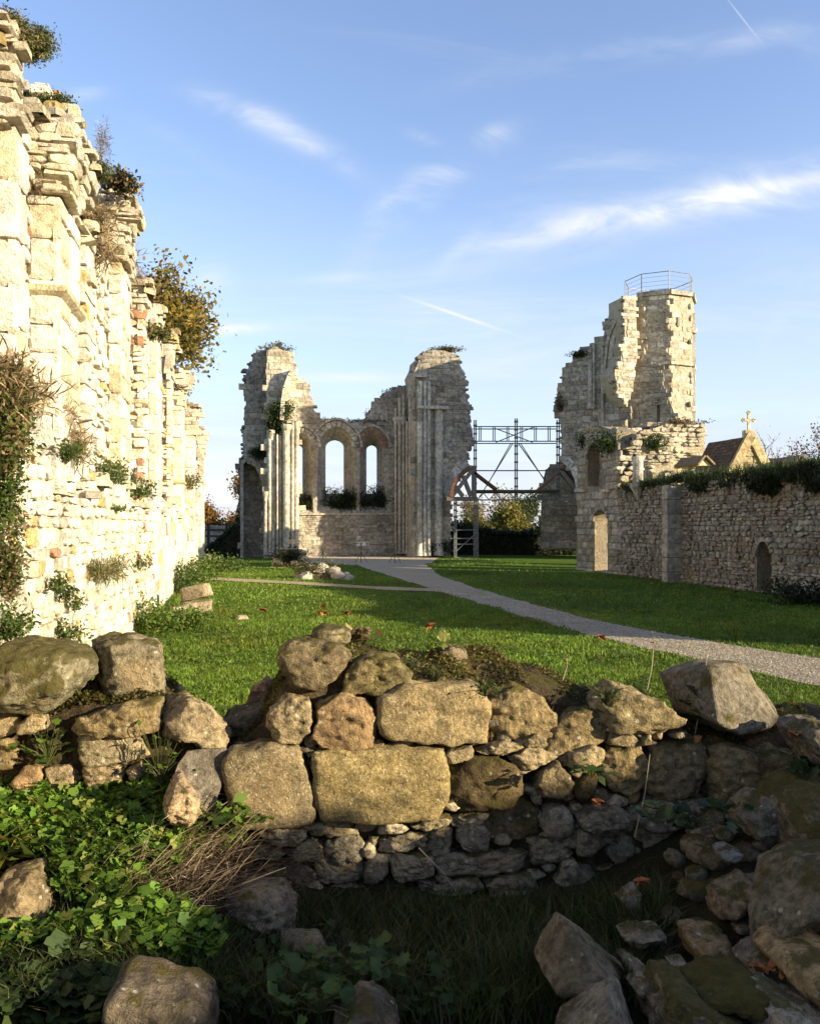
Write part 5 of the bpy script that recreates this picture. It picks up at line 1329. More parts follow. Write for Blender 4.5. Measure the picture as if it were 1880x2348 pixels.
# earth and rubble heart of the wall: a lumpy bank whose top follows the ruin
HT = [(-300, 1640), (0, 1640), (200, 1600), (340, 1600), (400, 1650), (470, 1700), (540, 1700), (590, 1660), (640, 1560), (700, 1490), (760, 1500), (860, 1512), (1000, 1530), (1120, 1542), (1250, 1565), (1340, 1595), (1420, 1640), (1500, 1670), (1700, 1690), (1900, 1660), (2300, 1640)]
hx = np.array([fwp.px([(x, y)])[0] for x, y in HT]); U = np.linspace(hx[0, 0], hx[-1, 0], 260)
ztop_f = np.interp(U, hx[:, 0], hx[:, 1]); sec = [(-.16, None), (-.15, .35), (-.17, .8), (-.2, .96), (-.27, 1.0), (-.45, 1.03), (-.65, 1.0), (-.8, .85), (-.95, .4), (-1.05, None)]
Vh = []
for u, zt in zip(U, ztop_f):
    for (h, f) in sec: Vh.append(fwp.to3(u, -.4 if f is None else -.4 + (zt - .03 + .4) * f, h + .105))
Vh = np.array(Vh); Vh += (fbm(Vh * 5, 4, 77)[:, None] * [.5, 1, .8] * .06); m = len(sec)
i = (np.arange(len(U) - 1)[:, None] * m + np.arange(m - 1)[None]).ravel(); Fh = np.stack([i, i + m, i + m + 1, i + 1], 1)
M_HEART = stone_mat('earth_and_moss', 22, 5, .05, moss=1.0)
put('earth_heart', Vh, Fh, M_HEART, FW, (.075, .056, .03), smooth=True)


def heart_z(x, y):
    P = np.array([x, y, 0]) - fwp.o; u = np.dot(P, fwp.e1); return float(np.interp(u, U, ztop_f))


# moss cushions and small greens on the top are one ground cover
r = np.random.default_rng(41); n = 100000; u = r.uniform(-1.95, 2.3, n); h = -r.uniform(.12, .95, n); zt = np.interp(u, U, ztop_f)
P = np.stack([fwp.to3(u, zt, h)[:, k] for k in range(3)], 1); hs = [s_[0] + .105 for s_ in sec][::-1]; fs = [-.0 if s_[1] is None else s_[1] for s_ in sec][::-1]
f = np.interp(h, hs, fs); P[:, 2] = -.4 + (zt - .03 + .4) * f; P += (fbm(P * 5, 4, 77)[:, None] * [.5, 1, .8] * .06); P[:, 2] += r.uniform(-.004, .012, n)
dens = vnoise(P * 4.2, 12) + .6 + .5 * vnoise(P * 15, 13); keep = (dens > .05) & (f > .32); P = P[keep]
V, Fc, C = leaf_cloud(P, .017, r, [(.07, .068, .014), (.11, .095, .02), (.06, .075, .014), (.09, .062, .018), (.13, .10, .03)], .3, .7); C = C * np.repeat(np.clip(1 + .45 * fbm(P * 7, 3, 15), .4, 1.7), 4)[:, None]
put('moss', V, Fc, M_LEAF, None, C, kind='stuff')

# ------------------------------------------------------------------ single loose rocks
ROCKS = []


def loose(cf, pts, Y, col, label, depth=None, mat=None, rough=.10, chops=8, big=.05, sq=7.5, nrm=(.08, -1), name='boulder', cat='boulder', level=None):
    seed_i[0] += 1; px = cf(pts); q = np.array(px); pl = Plane(at((q[:, 0].min() + q[:, 0].max()) / 2, HY, Y) * [1, 1, 0], nrm); ol = pl.px(px); e = np.array(ol); ex = e.max(0) - e.min(0)
    d = depth or float(np.clip(ex.mean() * .95, .12, .9)); V, Fc = rock(ol, pl, d, seed_i[0], back=0, sq=sq, rough=rough * (1.35 if cf is C12 else 1.0), chops=chops, level=level or (5 if px_size(px) > 110 else 4), big=big)
    col = tuple(np.array(col[:3]) * ([1.06, .96, .82] if Y < 3.6 else [1, 1, 1])) + tuple(col[3:]); o = put(name, V, Fc, mat or M_FIELD, None, np.array(col) * ([.8 if cf is C12 else .34 if Y < 3 else .7 if cf is C11 else .8 if cf in (C7, C8, C9) else .9] * 3 + [1.0])[:len(col)], smooth=True); tag(o, label, cat); ROCKS.append(o); return o  # rocks in the shaded zones darkened in colour, near ones browned against blue skylight


def hull(cf, pts, col, label, rough=.02, cuts=12, wear=2, mat=None, name='boulder', cat='boulder'):
    """corner points given as photo points with a distance each"""
    seed_i[0] += 1; P = [at(*cf([(x, y)])[0], Y) for (x, y, Y) in pts]; V, Fc = hull_rock(P, seed_i[0], cuts, rough, wear)
    o = put(name, V, Fc, mat or M_FIELD, None, col, smooth=True); return tag(o, label, cat)


I = lambda p: p
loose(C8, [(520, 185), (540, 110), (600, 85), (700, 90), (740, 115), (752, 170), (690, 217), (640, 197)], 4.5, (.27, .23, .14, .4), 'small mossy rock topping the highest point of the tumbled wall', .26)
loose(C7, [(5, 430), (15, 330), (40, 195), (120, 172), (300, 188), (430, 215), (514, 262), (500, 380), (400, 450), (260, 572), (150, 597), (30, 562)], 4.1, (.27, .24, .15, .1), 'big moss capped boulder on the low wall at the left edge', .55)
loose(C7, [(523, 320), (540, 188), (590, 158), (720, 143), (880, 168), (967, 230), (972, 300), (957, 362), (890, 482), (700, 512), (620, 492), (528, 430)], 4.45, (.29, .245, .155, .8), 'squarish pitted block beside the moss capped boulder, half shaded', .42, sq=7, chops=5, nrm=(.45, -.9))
loose(C7, [(888, 482), (930, 418), (1020, 423), (1042, 470), (950, 500)], 4.75, (.36, .25, .15), 'small brown stone behind the squarish pitted block')
loose(C7, [(918, 592), (940, 488), (1060, 478), (1170, 528), (1250, 608), (1302, 692), (1240, 742), (1200, 792), (1130, 762), (1060, 712), (920, 712)], 4.25, (.38, .30, .18), 'broken boulder with a raw yellow face leaning into the gap', .34, rough=.09, nrm=(.5, -.86))
loose(C7, [(858, 530), (900, 508), (917, 690), (885, 702), (868, 600)], 4.3, (.26, .24, .2), 'thin upright grey stone wedged left of the broken yellow boulder', .3)
loose(C7, [(1396, 532), (1408, 460), (1500, 378), (1562, 410), (1542, 512), (1450, 547)], 4.75, (.30, .19, .12), 'reddish brown pointed rock behind the wall gap', .22)
loose(C7, [(1256, 592), (1400, 558), (1520, 518), (1532, 560), (1420, 682), (1320, 702)], 4.5, (.17, .14, .10), 'dark slanting slab in the wall gap', .4)
hull(C7, [(1060, 790, 4.02), (1010, 850, 3.98), (915, 1100, 3.86), (930, 1190, 3.84), (1285, 775, 4.12), (1292, 900, 4.08), (1205, 1140, 3.98), (1120, 1200, 3.9), (1075, 800, 4.3), (1280, 790, 4.3), (1200, 1140, 4.2), (960, 1190, 4.15)], (.17, .145, .11), 'tall grey slab tilted against the big left block', .014)
loose(C7, [(923, 1112), (990, 958), (1030, 926), (1112, 1060), (1122, 1130), (1060, 1204), (960, 1192)], 3.78, (.50, .36, .21), 'raw broken stump of stone, splintered and sunlit, before the tilted slab', .24, rough=.13, nrm=(.35, -.94))
loose(C8, [(1083, 298), (1130, 285), (1182, 310), (1192, 388), (1150, 405), (1108, 396)], 4.5, (.30, .27, .21), 'small grey stone on the wall top behind the large tan block', .16)
loose(C8, [(1238, 222), (1300, 198), (1400, 215), (1424, 330), (1330, 352), (1275, 338)], 4.62, (.33, .26, .16), 'brown lump of stone on the wall top beside round pale leaves', .26)
loose(C9, [(42, 172), (118, 143), (214, 165), (224, 212), (140, 222), (58, 206)], 4.66, (.20, .13, .08, .8), 'dark reddish stone on the wall top at the middle of the lawn edge', .22)
hull(C9, [(1168, 180, 4.40), (1205, 468, 4.22), (903, 203, 4.72), (940, 318, 4.66), (990, 400, 4.62), (1112, 425, 4.38), (960, 168, 4.85), (1100, 133, 4.85), (1222, 146, 4.78), (1335, 156, 4.66), (1394, 240, 4.62), (1524, 432, 4.5), (1478, 478, 4.4), (1320, 528, 4.24), (1010, 440, 4.9), (1450, 480, 4.95)], (.19, .165, .12), 'large angular grey boulder perched on the wall before the gravel path', .022)
loose(C9, [(1578, 490), (1650, 447), (1765, 450), (1785, 680), (1690, 703), (1652, 600)], 4.1, (.22, .195, .15), 'grey rock cut by the right edge at wall height', .4)
loose(C9, [(1308, 922), (1430, 818), (1502, 850), (1522, 900), (1452, 1082), (1350, 1012)], 3.95, (.31, .28, .22), 'pointed grey rock standing right of the wall foot', .35)
loose(C9, [(1480, 900), (1512, 848), (1640, 758), (1745, 768), (1780, 1052), (1500, 1062)], 3.85, (.28, .22, .14, .3), 'brown and mossy boulder above the huge rock on the right', .5)
loose(C9, [(1198, 1102), (1260, 1078), (1322, 1110), (1280, 1152), (1208, 1142)], 3.75, (.33, .31, .27), 'small grey stone in the hollow right of the wall foot')
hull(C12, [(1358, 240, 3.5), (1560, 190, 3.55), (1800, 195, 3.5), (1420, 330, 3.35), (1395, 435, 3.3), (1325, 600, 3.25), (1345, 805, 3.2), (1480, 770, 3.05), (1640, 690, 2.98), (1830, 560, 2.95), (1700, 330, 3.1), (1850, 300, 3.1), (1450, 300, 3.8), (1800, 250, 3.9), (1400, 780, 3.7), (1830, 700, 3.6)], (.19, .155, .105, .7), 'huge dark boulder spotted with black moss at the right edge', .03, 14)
loose(C12, [(968, 722), (1050, 708), (1192, 728), (1194, 882), (1080, 902), (998, 840)], 3.3, (.34, .26, .15), 'squared ochre stone in the shaded hollow', .26, sq=7, chops=3)
loose(C12, [(1468, 872), (1520, 808), (1640, 783), (1800, 798), (1820, 1102), (1640, 1072), (1550, 992), (1498, 930)], 2.95, (.42, .32, .18), 'smooth yellowish boulder at the lower right edge', .4, rough=.03, chops=3)
loose(C12, [(1368, 1122), (1420, 1083), (1530, 1078), (1602, 1130), (1730, 1160), (1790, 1260), (1368, 1260)], 2.75, (.42, .40, .34), 'pale grey rock in the bottom right corner', .35)
loose(C12, [(768, 1240), (810, 1090), (850, 998), (950, 998), (1050, 1058), (1182, 1108), (1302, 1158), (1316, 1260)], 2.8, (.26, .23, .17, .4), 'mossy pitted rock at the bottom edge, right of the pointed one', .4)
hull(C12, [(230, 590, 3.12), (160, 700, 3.15), (112, 825, 3.12), (180, 930, 2.98), (255, 1085, 2.85), (300, 660, 2.98), (400, 718, 3.1), (500, 828, 3.15), (430, 900, 2.86), (582, 858, 3.2), (636, 940, 3.05), (560, 1020, 2.84), (400, 1080, 2.8), (300, 1000, 3.4), (600, 1000, 3.4), (240, 700, 3.35)], (.20, .16, .10, .8), 'big pointed rock rising from the shaded grass', .022)
hull(C12, [(560, 955, 2.82), (440, 1015, 2.8), (330, 1060, 2.85), (250, 1130, 2.86), (200, 1290, 2.75), (610, 1005, 2.86), (640, 1120, 2.8), (690, 1290, 2.72), (560, 1290, 2.52), (540, 1000, 2.72), (500, 1290, 3.1)], (.23, .195, .14, .85), 'steep ridged rock under the big pointed rock', .02)
loose(C12, [(953, 1002), (1090, 933), (1112, 990), (1010, 1032)], 2.9, (.40, .34, .22), 'small tan wedge of stone among moss in the lower right', .16)
loose(C12, [(866, 882), (962, 868), (952, 902)], 3.05, (.40, .37, .28), 'flat pale chip of stone lying in the shaded hollow', .1)
loose(C12, [(598, 862), (640, 848), (762, 930), (740, 962), (650, 932)], 3.0, (.28, .26, .18), 'long narrow mossy stone beside the big pointed rock', .15)
loose(C12, [(1138, 622), (1150, 500), (1330, 408), (1362, 450), (1200, 562), (1160, 642)], 3.5, (.31, .26, .19), 'slanting brown stone left of the huge dark boulder', .25)
loose(C12, [(588, 522), (690, 448), (692, 550), (650, 582)], 3.75, (.30, .27, .22), 'upright little grey stone at the dark foot of the wall', .14)
loose(C12, [(598, 732), (700, 698), (832, 698), (822, 730), (680, 772)], 3.4, (.33, .31, .25), 'flat grey stone half sunk in the shaded grass', .2)
loose(C12, [(658, 1022), (700, 958), (782, 978), (762, 1032), (700, 1060)], 2.9, (.33, .29, .22), 'small rounded stone between the ridged and the pitted rock', .14)
loose(C12, [(998, 1022), (1120, 980), (1250, 948), (1402, 978), (1432, 1082), (1300, 1132), (1060, 1062)], 2.85, (.15, .14, .07, .1), 'low dark stone thick with moss left of the smooth yellowish boulder', .3)
loose(C12, [(1290, 900), (1360, 830), (1500, 795), (1540, 830), (1470, 900), (1350, 935)], 3.1, (.25, .23, .19), 'grey stone tucked behind the smooth yellowish boulder', .25)
hull(C11, [(112, 697, 3.5), (313, 692, 3.52), (130, 935, 3.42), (452, 945, 3.4), (355, 762, 3.45), (78, 722, 3.75), (85, 900, 3.7), (120, 690, 3.8), (330, 688, 3.8), (440, 900, 3.75)], (.20, .17, .12), 'trapezoid cut block lying in shade below the dry twigs', .015)
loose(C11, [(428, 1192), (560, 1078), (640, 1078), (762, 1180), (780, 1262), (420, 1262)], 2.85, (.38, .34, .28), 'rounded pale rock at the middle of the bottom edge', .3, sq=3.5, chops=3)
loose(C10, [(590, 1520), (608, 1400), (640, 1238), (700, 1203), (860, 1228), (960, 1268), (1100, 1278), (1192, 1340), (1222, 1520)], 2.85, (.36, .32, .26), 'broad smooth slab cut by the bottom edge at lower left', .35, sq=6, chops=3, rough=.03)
loose(C10, [(-20, 680), (30, 638), (190, 598), (262, 700), (292, 860), (240, 1002), (130, 1042), (50, 1052), (18, 950), (-20, 900)], 3.45, (.25, .21, .135), 'rough grey yellow boulder in the greenery at the left edge', .34)
loose(C10, [(213, 1132), (290, 1018), (390, 988), (472, 1060), (462, 1132), (330, 1182), (228, 1172)], 3.3, (.36, .29, .18), 'sunlit yellow stone below the left edge boulder', .25)
loose(C10, [(588, 762), (680, 688), (802, 740), (792, 830), (650, 862)], 3.6, (.42, .34, .20), 'yellowish stone half hidden under dry grass', .2)
loose(C10, [(1288, 762), (1420, 698), (1602, 718), (1672, 820), (1662, 932), (1540, 952), (1378, 882)], 3.65, (.25, .22, .17), 'rough dark stone under the right end of the dry twigs', .3)

# rubble bank that fills the lower right corner between the big rocks
RB = thing('rubble_bank', [1.35, 3.3, float(terr(1.35, 3.3))], 'mossy bank of broken stones filling the lower right corner between the big rocks', 'rubble heap')
rr = np.random.default_rng(91); pb = [(1640, 1830), (1900, 1740), (1940, 2400), (1380, 2400), (1420, 2250), (1500, 2180), (1480, 2080), (1560, 1960)]; pb_a = np.array(pb); k_ = 0
while k_ < 85:
    x, y = rr.uniform(1380, 1930), rr.uniform(1740, 2400)
    if not in_poly(x, y, pb): continue
    for Y in np.arange(4.4, 2.0, -.03):
        P = at(x, y, Y)
        if P[2] >= terr(P[0], P[1]): break
    sz = rr.uniform(.05, .15); pl = Plane([P[0], P[1], 0], (rr.uniform(-.6, .6), -1)); n_ = 7; ol = [(sz * .6 * math.cos(6.283 * j / n_) * rr.uniform(.75, 1.15), float(terr(P[0], P[1])) + sz * .2 + sz * .42 * math.sin(6.283 * j / n_) * rr.uniform(.75, 1.15)) for j in range(n_)]
    V, Fc = rock(ol, pl, sz, 900 + k_, level=3, chops=8, sq=7, rough=.09, big=.04); k_ += 1
    put('stone', V, Fc, M_FIELD, RB, np.array([.22, .18, .12, .85]) * ([rr.uniform(.6, 1.3)] * 3 + [rr.uniform(.5, 1.1)]), smooth=True)

# ------------------------------------------------------------------ stones lying on the lawn
def lawn_stone(px, pts_h, col, label, name='cut_block', cat='stone', depth=.35, sq=10, yaw=(.3, -.95), base=None, rough=.03, chops=3):
    """a block whose foot stands on the grass at the photo point px"""
    seed_i[0] += 1; P = gnd(*px) if base is None else np.array(base); pl = Plane([P[0], P[1], 0], yaw); ol = pl.px(pts_h)
    V, Fc = rock(ol, pl, depth, seed_i[0], sq=sq, rough=rough, chops=2, level=4, big=.025, cut=(.92, .98)); o = put(name, V, Fc, M_PALE, None, col, smooth=True); return tag(o, label, cat)


b0 = gnd(445, 1405)


def lawn_block(c, size, yaw, tilt, col, label):
    seed_i[0] += 1; a, b = math.radians(yaw), math.radians(tilt); R_ = np.array([[math.cos(a), math.sin(a), 0], [-math.sin(a), math.cos(a), 0], [0, 0, 1.0]]); T_ = np.array([[math.cos(b), 0, math.sin(b)], [0, 1, 0], [-math.sin(b), 0, math.cos(b)]])
    q = np.array([[x * rnd.uniform(.42, .5), y * rnd.uniform(.42, .5), z * rnd.uniform(.42, .5)] for x in (-1, 1) for y in (-1, 1) for z in (-1, 1)]) * size
    V, Fc = hull_rock(q @ T_ @ R_ + np.asarray(c), seed_i[0], 8, .018, 1); return tag(put('cut_block', V, Fc, M_FIELD, None, col, smooth=True), label, 'stone')


lawn_block(b0 + [.05, 0, .12], (.58, .42, .22), 12, 2, (.34, .28, .19), 'lower of two stacked cut blocks beside the sunlit wall')
lawn_block(b0 + [.03, .02, .385], (.55, .40, .27), -8, 13, (.32, .26, .17), 'upper cut block tipped on another beside the sunlit wall')
lawn_block(gnd(408, 1417) + [0, 0, .10], (.25, .25, .22), 25, 0, (.36, .31, .23), 'small upright cut block in the weeds left of the stacked pair')
lawn_stone((440, 1430), [(430, 1431), (431, 1422), (455, 1420), (456, 1430)], (.46, .40, .3), 'small flat stone in the weeds before the stacked blocks', depth=.18)
lawn_stone((555, 1420), [(540, 1421), (545, 1412), (566, 1412), (570, 1421)], (.45, .38, .27), 'low flat stone in the grass right of the stacked blocks', depth=.25)
lawn_stone((548, 1434), [(540, 1436), (545, 1428), (554, 1430), (553, 1437)], (.5, .45, .32), 'white chip of stone in the grass before the flat one', depth=.12)
lawn_stone((475, 1288), [(457, 1290), (460, 1274), (478, 1270), (486, 1278), (485, 1290)], (.35, .29, .2), 'brown block by the far foot of the sunlit wall', depth=.4)
lawn_stone((500, 1288), [(488, 1290), (491, 1278), (503, 1275), (509, 1281), (507, 1290)], (.40, .35, .26), 'rounded grey block beside the brown one at the far wall foot', depth=.35)


def heap(label, spots, seed, col, y0, rng_w, n, hmax):
    r = np.random.default_rng(seed); P0 = gnd(*spots); root = thing('rubble_heap', P0, label, 'rubble heap'); hw, hd = rng_w
    for i in range(n):
        a = r.uniform(-1, 1); b = r.uniform(-1, 1); sz = r.uniform(.14, .42); hgt = hmax * max(0, 1 - a * a * .8 - b * b * .5) * r.uniform(.3, 1.0)
        c = P0 + np.array([a * hw, b * hd, hgt]); pl = Plane([c[0], c[1], 0], (r.uniform(-.5, .5), -1)); k = 7; u0 = np.dot(np.array([c[0], c[1], 0]) - pl.o, pl.e1)
        ol = [(u0 + sz * .6 * math.cos(2 * math.pi * j / k) * r.uniform(.8, 1.1), c[2] + sz * .38 * math.sin(2 * math.pi * j / k) * r.uniform(.8, 1.1)) for j in range(k)]
        V, Fc = rock(ol, pl, sz, seed * 50 + i, level=3, chops=4); put('stone', V, Fc, M_PALE, root, np.array(col) * r.uniform(.7, 1.25), smooth=True)
    mb = MB(); k = 14; mb.add([P0 + np.array([hw * 1.05 * math.cos(2 * math.pi * j / k), hd * 1.05 * math.sin(2 * math.pi * j / k), -.05]) for j in range(k)] + [P0 + np.array([hw * .6 * math.cos(2 * math.pi * j / k), hd * .6 * math.sin(2 * math.pi * j / k), hmax * .75]) for j in range(k)], [(j, (j + 1) % k, k + (j + 1) % k, k + j) for j in range(k)] + [tuple(range(k, 2 * k))], (.10, .085, .05)); mb.build('earth', M_SOIL, root)
    return root, P0


H1, PH1 = heap('ruined pier stump heaped with sunlit stones in front of the left pier', (668, 1300), 201, (.40, .34, .24), 0, (.75, .7), 34, .95)
H2, PH2 = heap('low overgrown heap of loose stones on the grass before the pier stump', (742, 1328), 202, (.36, .33, .26), 0, (.85, .5), 40, .42)
sl = gnd(675, 1292); MB().box([sl[0] + .25, sl[1] - .2, .98], (.95, .5, .16), None, (.52, .45, .32)).build('slab', M_PALE, H1)

# barrier in front of the end wall
BR2 = thing('barrier', gnd(800, 1290), 'low dark rope barrier on crossed feet before the end wall', 'barrier')
p0 = gnd(740, 1292); p1 = gnd(828, 1291); p2 = gnd(905, 1291)
for p in (p0, p1, p2):
    mb = MB(); mb.tube([p, p + [0, 0, .9]], .018, 6, (.05, .05, .05)); mb.build('post', M_METAL, BR2)
    for dx in (-.28, .28): mb = MB(); mb.tube([p + [dx, 0, 0], p + [0, 0, .5]], .013, 5, (.05, .05, .05)); mb.build('foot', M_METAL, BR2)
for a, b in ((p0, p1), (p1, p2)):
    mb = MB(); mb.tube([a + [0, 0, .9], (a + b) / 2 + [0, 0, .82], b + [0, 0, .9]], .015, 5, (.10, .06, .04)); mb.build('rope', M_TIMBER, BR2)
for dx in (-.13, .13): MB().box(p1 + [dx, -.03, .86], (.18, .03, .16), None, (.5, .5, .48)).build('notice', M_METAL, BR2)

# ------------------------------------------------------------------ grass of the lawn
def on_path(X, Y):
    bad = np.zeros(len(X), bool)
    for poly in (PATH1, PATH2, PATH3):
        p = np.array(poly); j = len(p) - 1; c = np.zeros(len(X), bool)
        for i in range(len(p)):
            xi, yi = p[i]; xj, yj = p[j]
            if yi != yj: c ^= ((yi > Y) != (yj > Y)) & (X < (xj - xi) * (Y - yi) / (yj - yi) + xi)
            j = i
        bad |= c
    return bad


def scatter_lawn(y0, y1, n, r):
    Y = np.sqrt(r.uniform(y0 * y0, y1 * y1, n)); X = Y * r.uniform(-.52, .52, n); ok = ~on_path(X, Y)
    v = X * RX[0] + Y * RX[1]; ok &= (v > -1.45) & (v < 12.6); X, Y = X[ok], Y[ok]; return np.stack([X, Y, lawn_z(X, Y)], 1)


r = np.random.default_rng(60); LG = [(.10, .175, .016), (.13, .205, .022), (.08, .145, .013), (.15, .20, .03)]
parts = []
for (y0, y1, n, h, wd) in ((5.0, 9.5, 90000, .042, .0045), (9.5, 16, 80000, .045, .007), (16, 30, 50000, .045, .012), (30, 46, 20000, .04, .02)):
    P = scatter_lawn(y0, y1, n, r); tall = 1 + .5 * np.clip(fbm(P * .9, 3, 5), -1, 1.4)
    V, Fc, C = blades(P, h, wd, r, LG, .75); V[:, 2] = np.repeat(P[:, 2], 5) + (V[:, 2] - np.repeat(P[:, 2], 5)) * np.repeat(tall, 5); pn = fbm(P * [.55, .35, 1], 4, 6); C = C * np.repeat(np.clip(1 + .3 * pn, .5, 1.6), 5)[:, None] * np.repeat(np.stack([1 + .35 * np.clip(fbm(P * .8, 3, 16), 0, 1), np.ones(len(P)), np.ones(len(P))], 1), 5, 0); parts.append((V, Fc, C))
fuse(parts, 'grass', M_LEAF, None, 'stuff')

# broad leaved weeds and dead leaves scattered through the turf
r = np.random.default_rng(67); Pw = scatter_lawn(5.2, 20, 900, r); Pw = Pw[vnoise(Pw * .6, 3) > -.1]; q = Pw[r.integers(0, len(Pw), 9000)] + r.normal(size=(9000, 3)) * [.055, .055, 0]; q[:, 2] += r.uniform(.02, .05, 9000)
V, Fc, C = leaf_cloud(q, .045, r, [(.06, .11, .016), (.085, .13, .022), (.05, .09, .014)], .6, .5); put('lawn_weeds', V, Fc, M_LEAF, None, C, kind='stuff')
Pl = scatter_lawn(6.0, 30, 330, r); Pl[:, 2] += .045; V, Fc, C = leaf_cloud(Pl, .06, r, [(.20, .09, .03), (.26, .15, .05), (.16, .08, .03), (.30, .20, .06)], .5, .6); put('leaf_litter', V, Fc, M_DRY, None, C, kind='stuff')
r = np.random.default_rng(66); Y = np.sqrt(r.uniform(8 ** 2, 22 ** 2, 160000)); X = Y * r.uniform(-.15, .55, 160000); c_ = np.zeros(len(X), bool); pg = np.array(PATH1); j = len(pg) - 1
for i in range(len(pg)):
    xi, yi = pg[i]; xj, yj = pg[j]
    if yi != yj: c_ ^= ((yi > Y) != (yj > Y)) & (X < (xj - xi) * (Y - yi) / (yj - yi) + xi)
    j = i
X, Y = X[c_], Y[c_]; P = np.stack([X, Y, lawn_z(X, Y) + .016], 1); n = len(P); P[:, 0] += r.normal(size=n) * .09 * (r.random(n) < .35); P[:, 2] = lawn_z(P[:, 0], P[:, 1]) + .014; sz = r.uniform(.006, .017, (n, 1, 1)); oc = np.array([[1, 0, 0], [0, 1, 0], [-1, 0, 0], [0, -1, 0], [.1, .1, .7]])
V = (P[:, None, :] + oc[None] * sz * r.uniform(.6, 1.2, (n, 5, 1))).reshape(-1, 3); Fc = (np.arange(n)[:, None, None] * 5 + np.array([[0, 1, 4], [1, 2, 4], [2, 3, 4], [3, 0, 4]])[None]).reshape(-1, 3)
put('gravel_pebbles', V, Fc, M_PALE, None, np.repeat(np.array([(.42, .37, .28), (.50, .44, .34), (.32, .27, .2)])[r.integers(0, 3, n)], 5, 0), kind='stuff')


def on_bank(px, py, zg=None):
    """point of the rough ground under a photo point"""
    for Y in np.arange(5.2, 1.6, -.02):
        P = at(px, py, Y)
        if P[2] >= terr(P[0], P[1]): last = P; continue
        return P
    return P


def scatter_px(poly, n, r, jitter=.02):
    p = np.array(poly); a, b = p.min(0), p.max(0); out = []
    Yg = None; res = 7; gx = np.arange(a[0], b[0] + res, res); gy = np.arange(a[1], b[1] + res, res)
    while len(out) < n:
        x, y = r.uniform(a[0], b[0]), r.uniform(a[1], b[1])
        if not in_poly(x, y, poly): continue
        out.append((x, y))
    out = np.array(out); P = np.zeros((n, 3)); done = np.zeros(n, bool)
    for Y in np.arange(5.0, 1.9, -.025):
        Q = CAMP + np.stack([(out[:, 0] - CX) / F, np.ones(n), -(out[:, 1] - HY) / F], 1) * Y
        hit = (Q[:, 2] >= terr(Q[:, 0], Q[:, 1])) & ~done; P[hit] = Q[hit]; done |= hit
    P = P[done]; P[:, 2] = terr(P[:, 0], P[:, 1]); return P + r.normal(size=P.shape) * [jitter, jitter, 0]


# left bank: mats of lobed leaves, nettles and grass in the sun
r = np.random.default_rng(61); parts = []
LEFT = [(-60, 1800), (60, 1810), (130, 1860), (260, 1850), (330, 1800), (372, 1790), (375, 1885), (545, 1900), (560, 1960), (470, 1960), (420, 1950), (400, 2010), (330, 2020), (300, 2060), (235, 2085), (135, 2060), (118, 2000), (80, 1985), (-60, 1975)]
LEFT2 = [(195, 2150), (300, 2090), (420, 2120), (520, 2180), (480, 2240), (250, 2215), (200, 2200), (0, 2230), (-60, 2215), (-60, 2185), (110, 2180)]
P = np.concatenate([scatter_px(LEFT, 6500, r), scatter_px(LEFT2, 2200, r)]); P[:, 2] += r.uniform(.03, .14, len(P))
V, Fc, C = leaf_cloud(P, .045, r, [tuple(np.array(c) * np.array([1.25, 1.35, 1.15])) for c in BRIGHT], .6, .5, lobes=True); parts.append((V, Fc, C)); fuse(parts, 'ground_cover', M_LEAF, None, 'stuff')
P = np.concatenate([scatter_px(LEFT, 5000, r), scatter_px(LEFT2, 900, r)]); V, Fc, C = blades(P, .14, .0032, r, BRIGHT, .6); fuse([(V, Fc, C)], 'bank_grass', M_LEAF, None, 'stuff')
P = scatter_px([(0, 1820), (370, 1850), (400, 2010), (200, 2050), (120, 1990), (0, 1980)], 6000, r); P[:, 2] += r.uniform(.0, .14, len(P)); V, Fc, C = leaf_cloud(P, .026, r, [tuple(np.array(c) * np.array([1.2, 1.3, 1.1])) for c in BRIGHT], .3, .42); put('small_leaved_weeds', V, Fc, M_LEAF, None, C, kind='stuff')
# hollow along the bottom: grass and broad leaves, shade darkened into their greens
HOL = [(560, 2095), (1000, 2085), (1540, 2060), (1500, 2300), (1250, 2348), (620, 2360), (300, 2340), (-40, 2348), (-40, 2180), (250, 2160), (520, 2160)]
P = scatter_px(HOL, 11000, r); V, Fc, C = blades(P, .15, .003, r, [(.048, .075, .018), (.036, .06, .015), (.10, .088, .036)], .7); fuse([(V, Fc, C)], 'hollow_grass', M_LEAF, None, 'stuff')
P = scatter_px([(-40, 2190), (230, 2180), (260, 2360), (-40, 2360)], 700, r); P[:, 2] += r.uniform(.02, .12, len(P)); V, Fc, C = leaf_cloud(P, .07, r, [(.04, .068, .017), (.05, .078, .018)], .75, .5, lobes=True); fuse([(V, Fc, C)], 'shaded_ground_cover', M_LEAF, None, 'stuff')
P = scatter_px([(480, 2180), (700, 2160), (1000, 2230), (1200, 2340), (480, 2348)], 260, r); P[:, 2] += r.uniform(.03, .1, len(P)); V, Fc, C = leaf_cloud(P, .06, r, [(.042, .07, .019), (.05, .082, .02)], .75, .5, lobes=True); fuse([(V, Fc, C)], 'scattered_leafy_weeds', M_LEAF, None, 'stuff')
# grass behind the wall foot (lawn side, left gap) grows longer
r2 = np.random.default_rng(62)
X = r2.uniform(-2.6, 3.0, 9000); Y = r2.uniform(5.0, 6.2, 9000); V, Fc, C = blades(np.stack([X, Y, lawn_z(X, Y)], 1), .14, .004, r2, LG, .5); fuse([(V, Fc, C)], 'long_grass', M_LEAF, None, 'stuff')
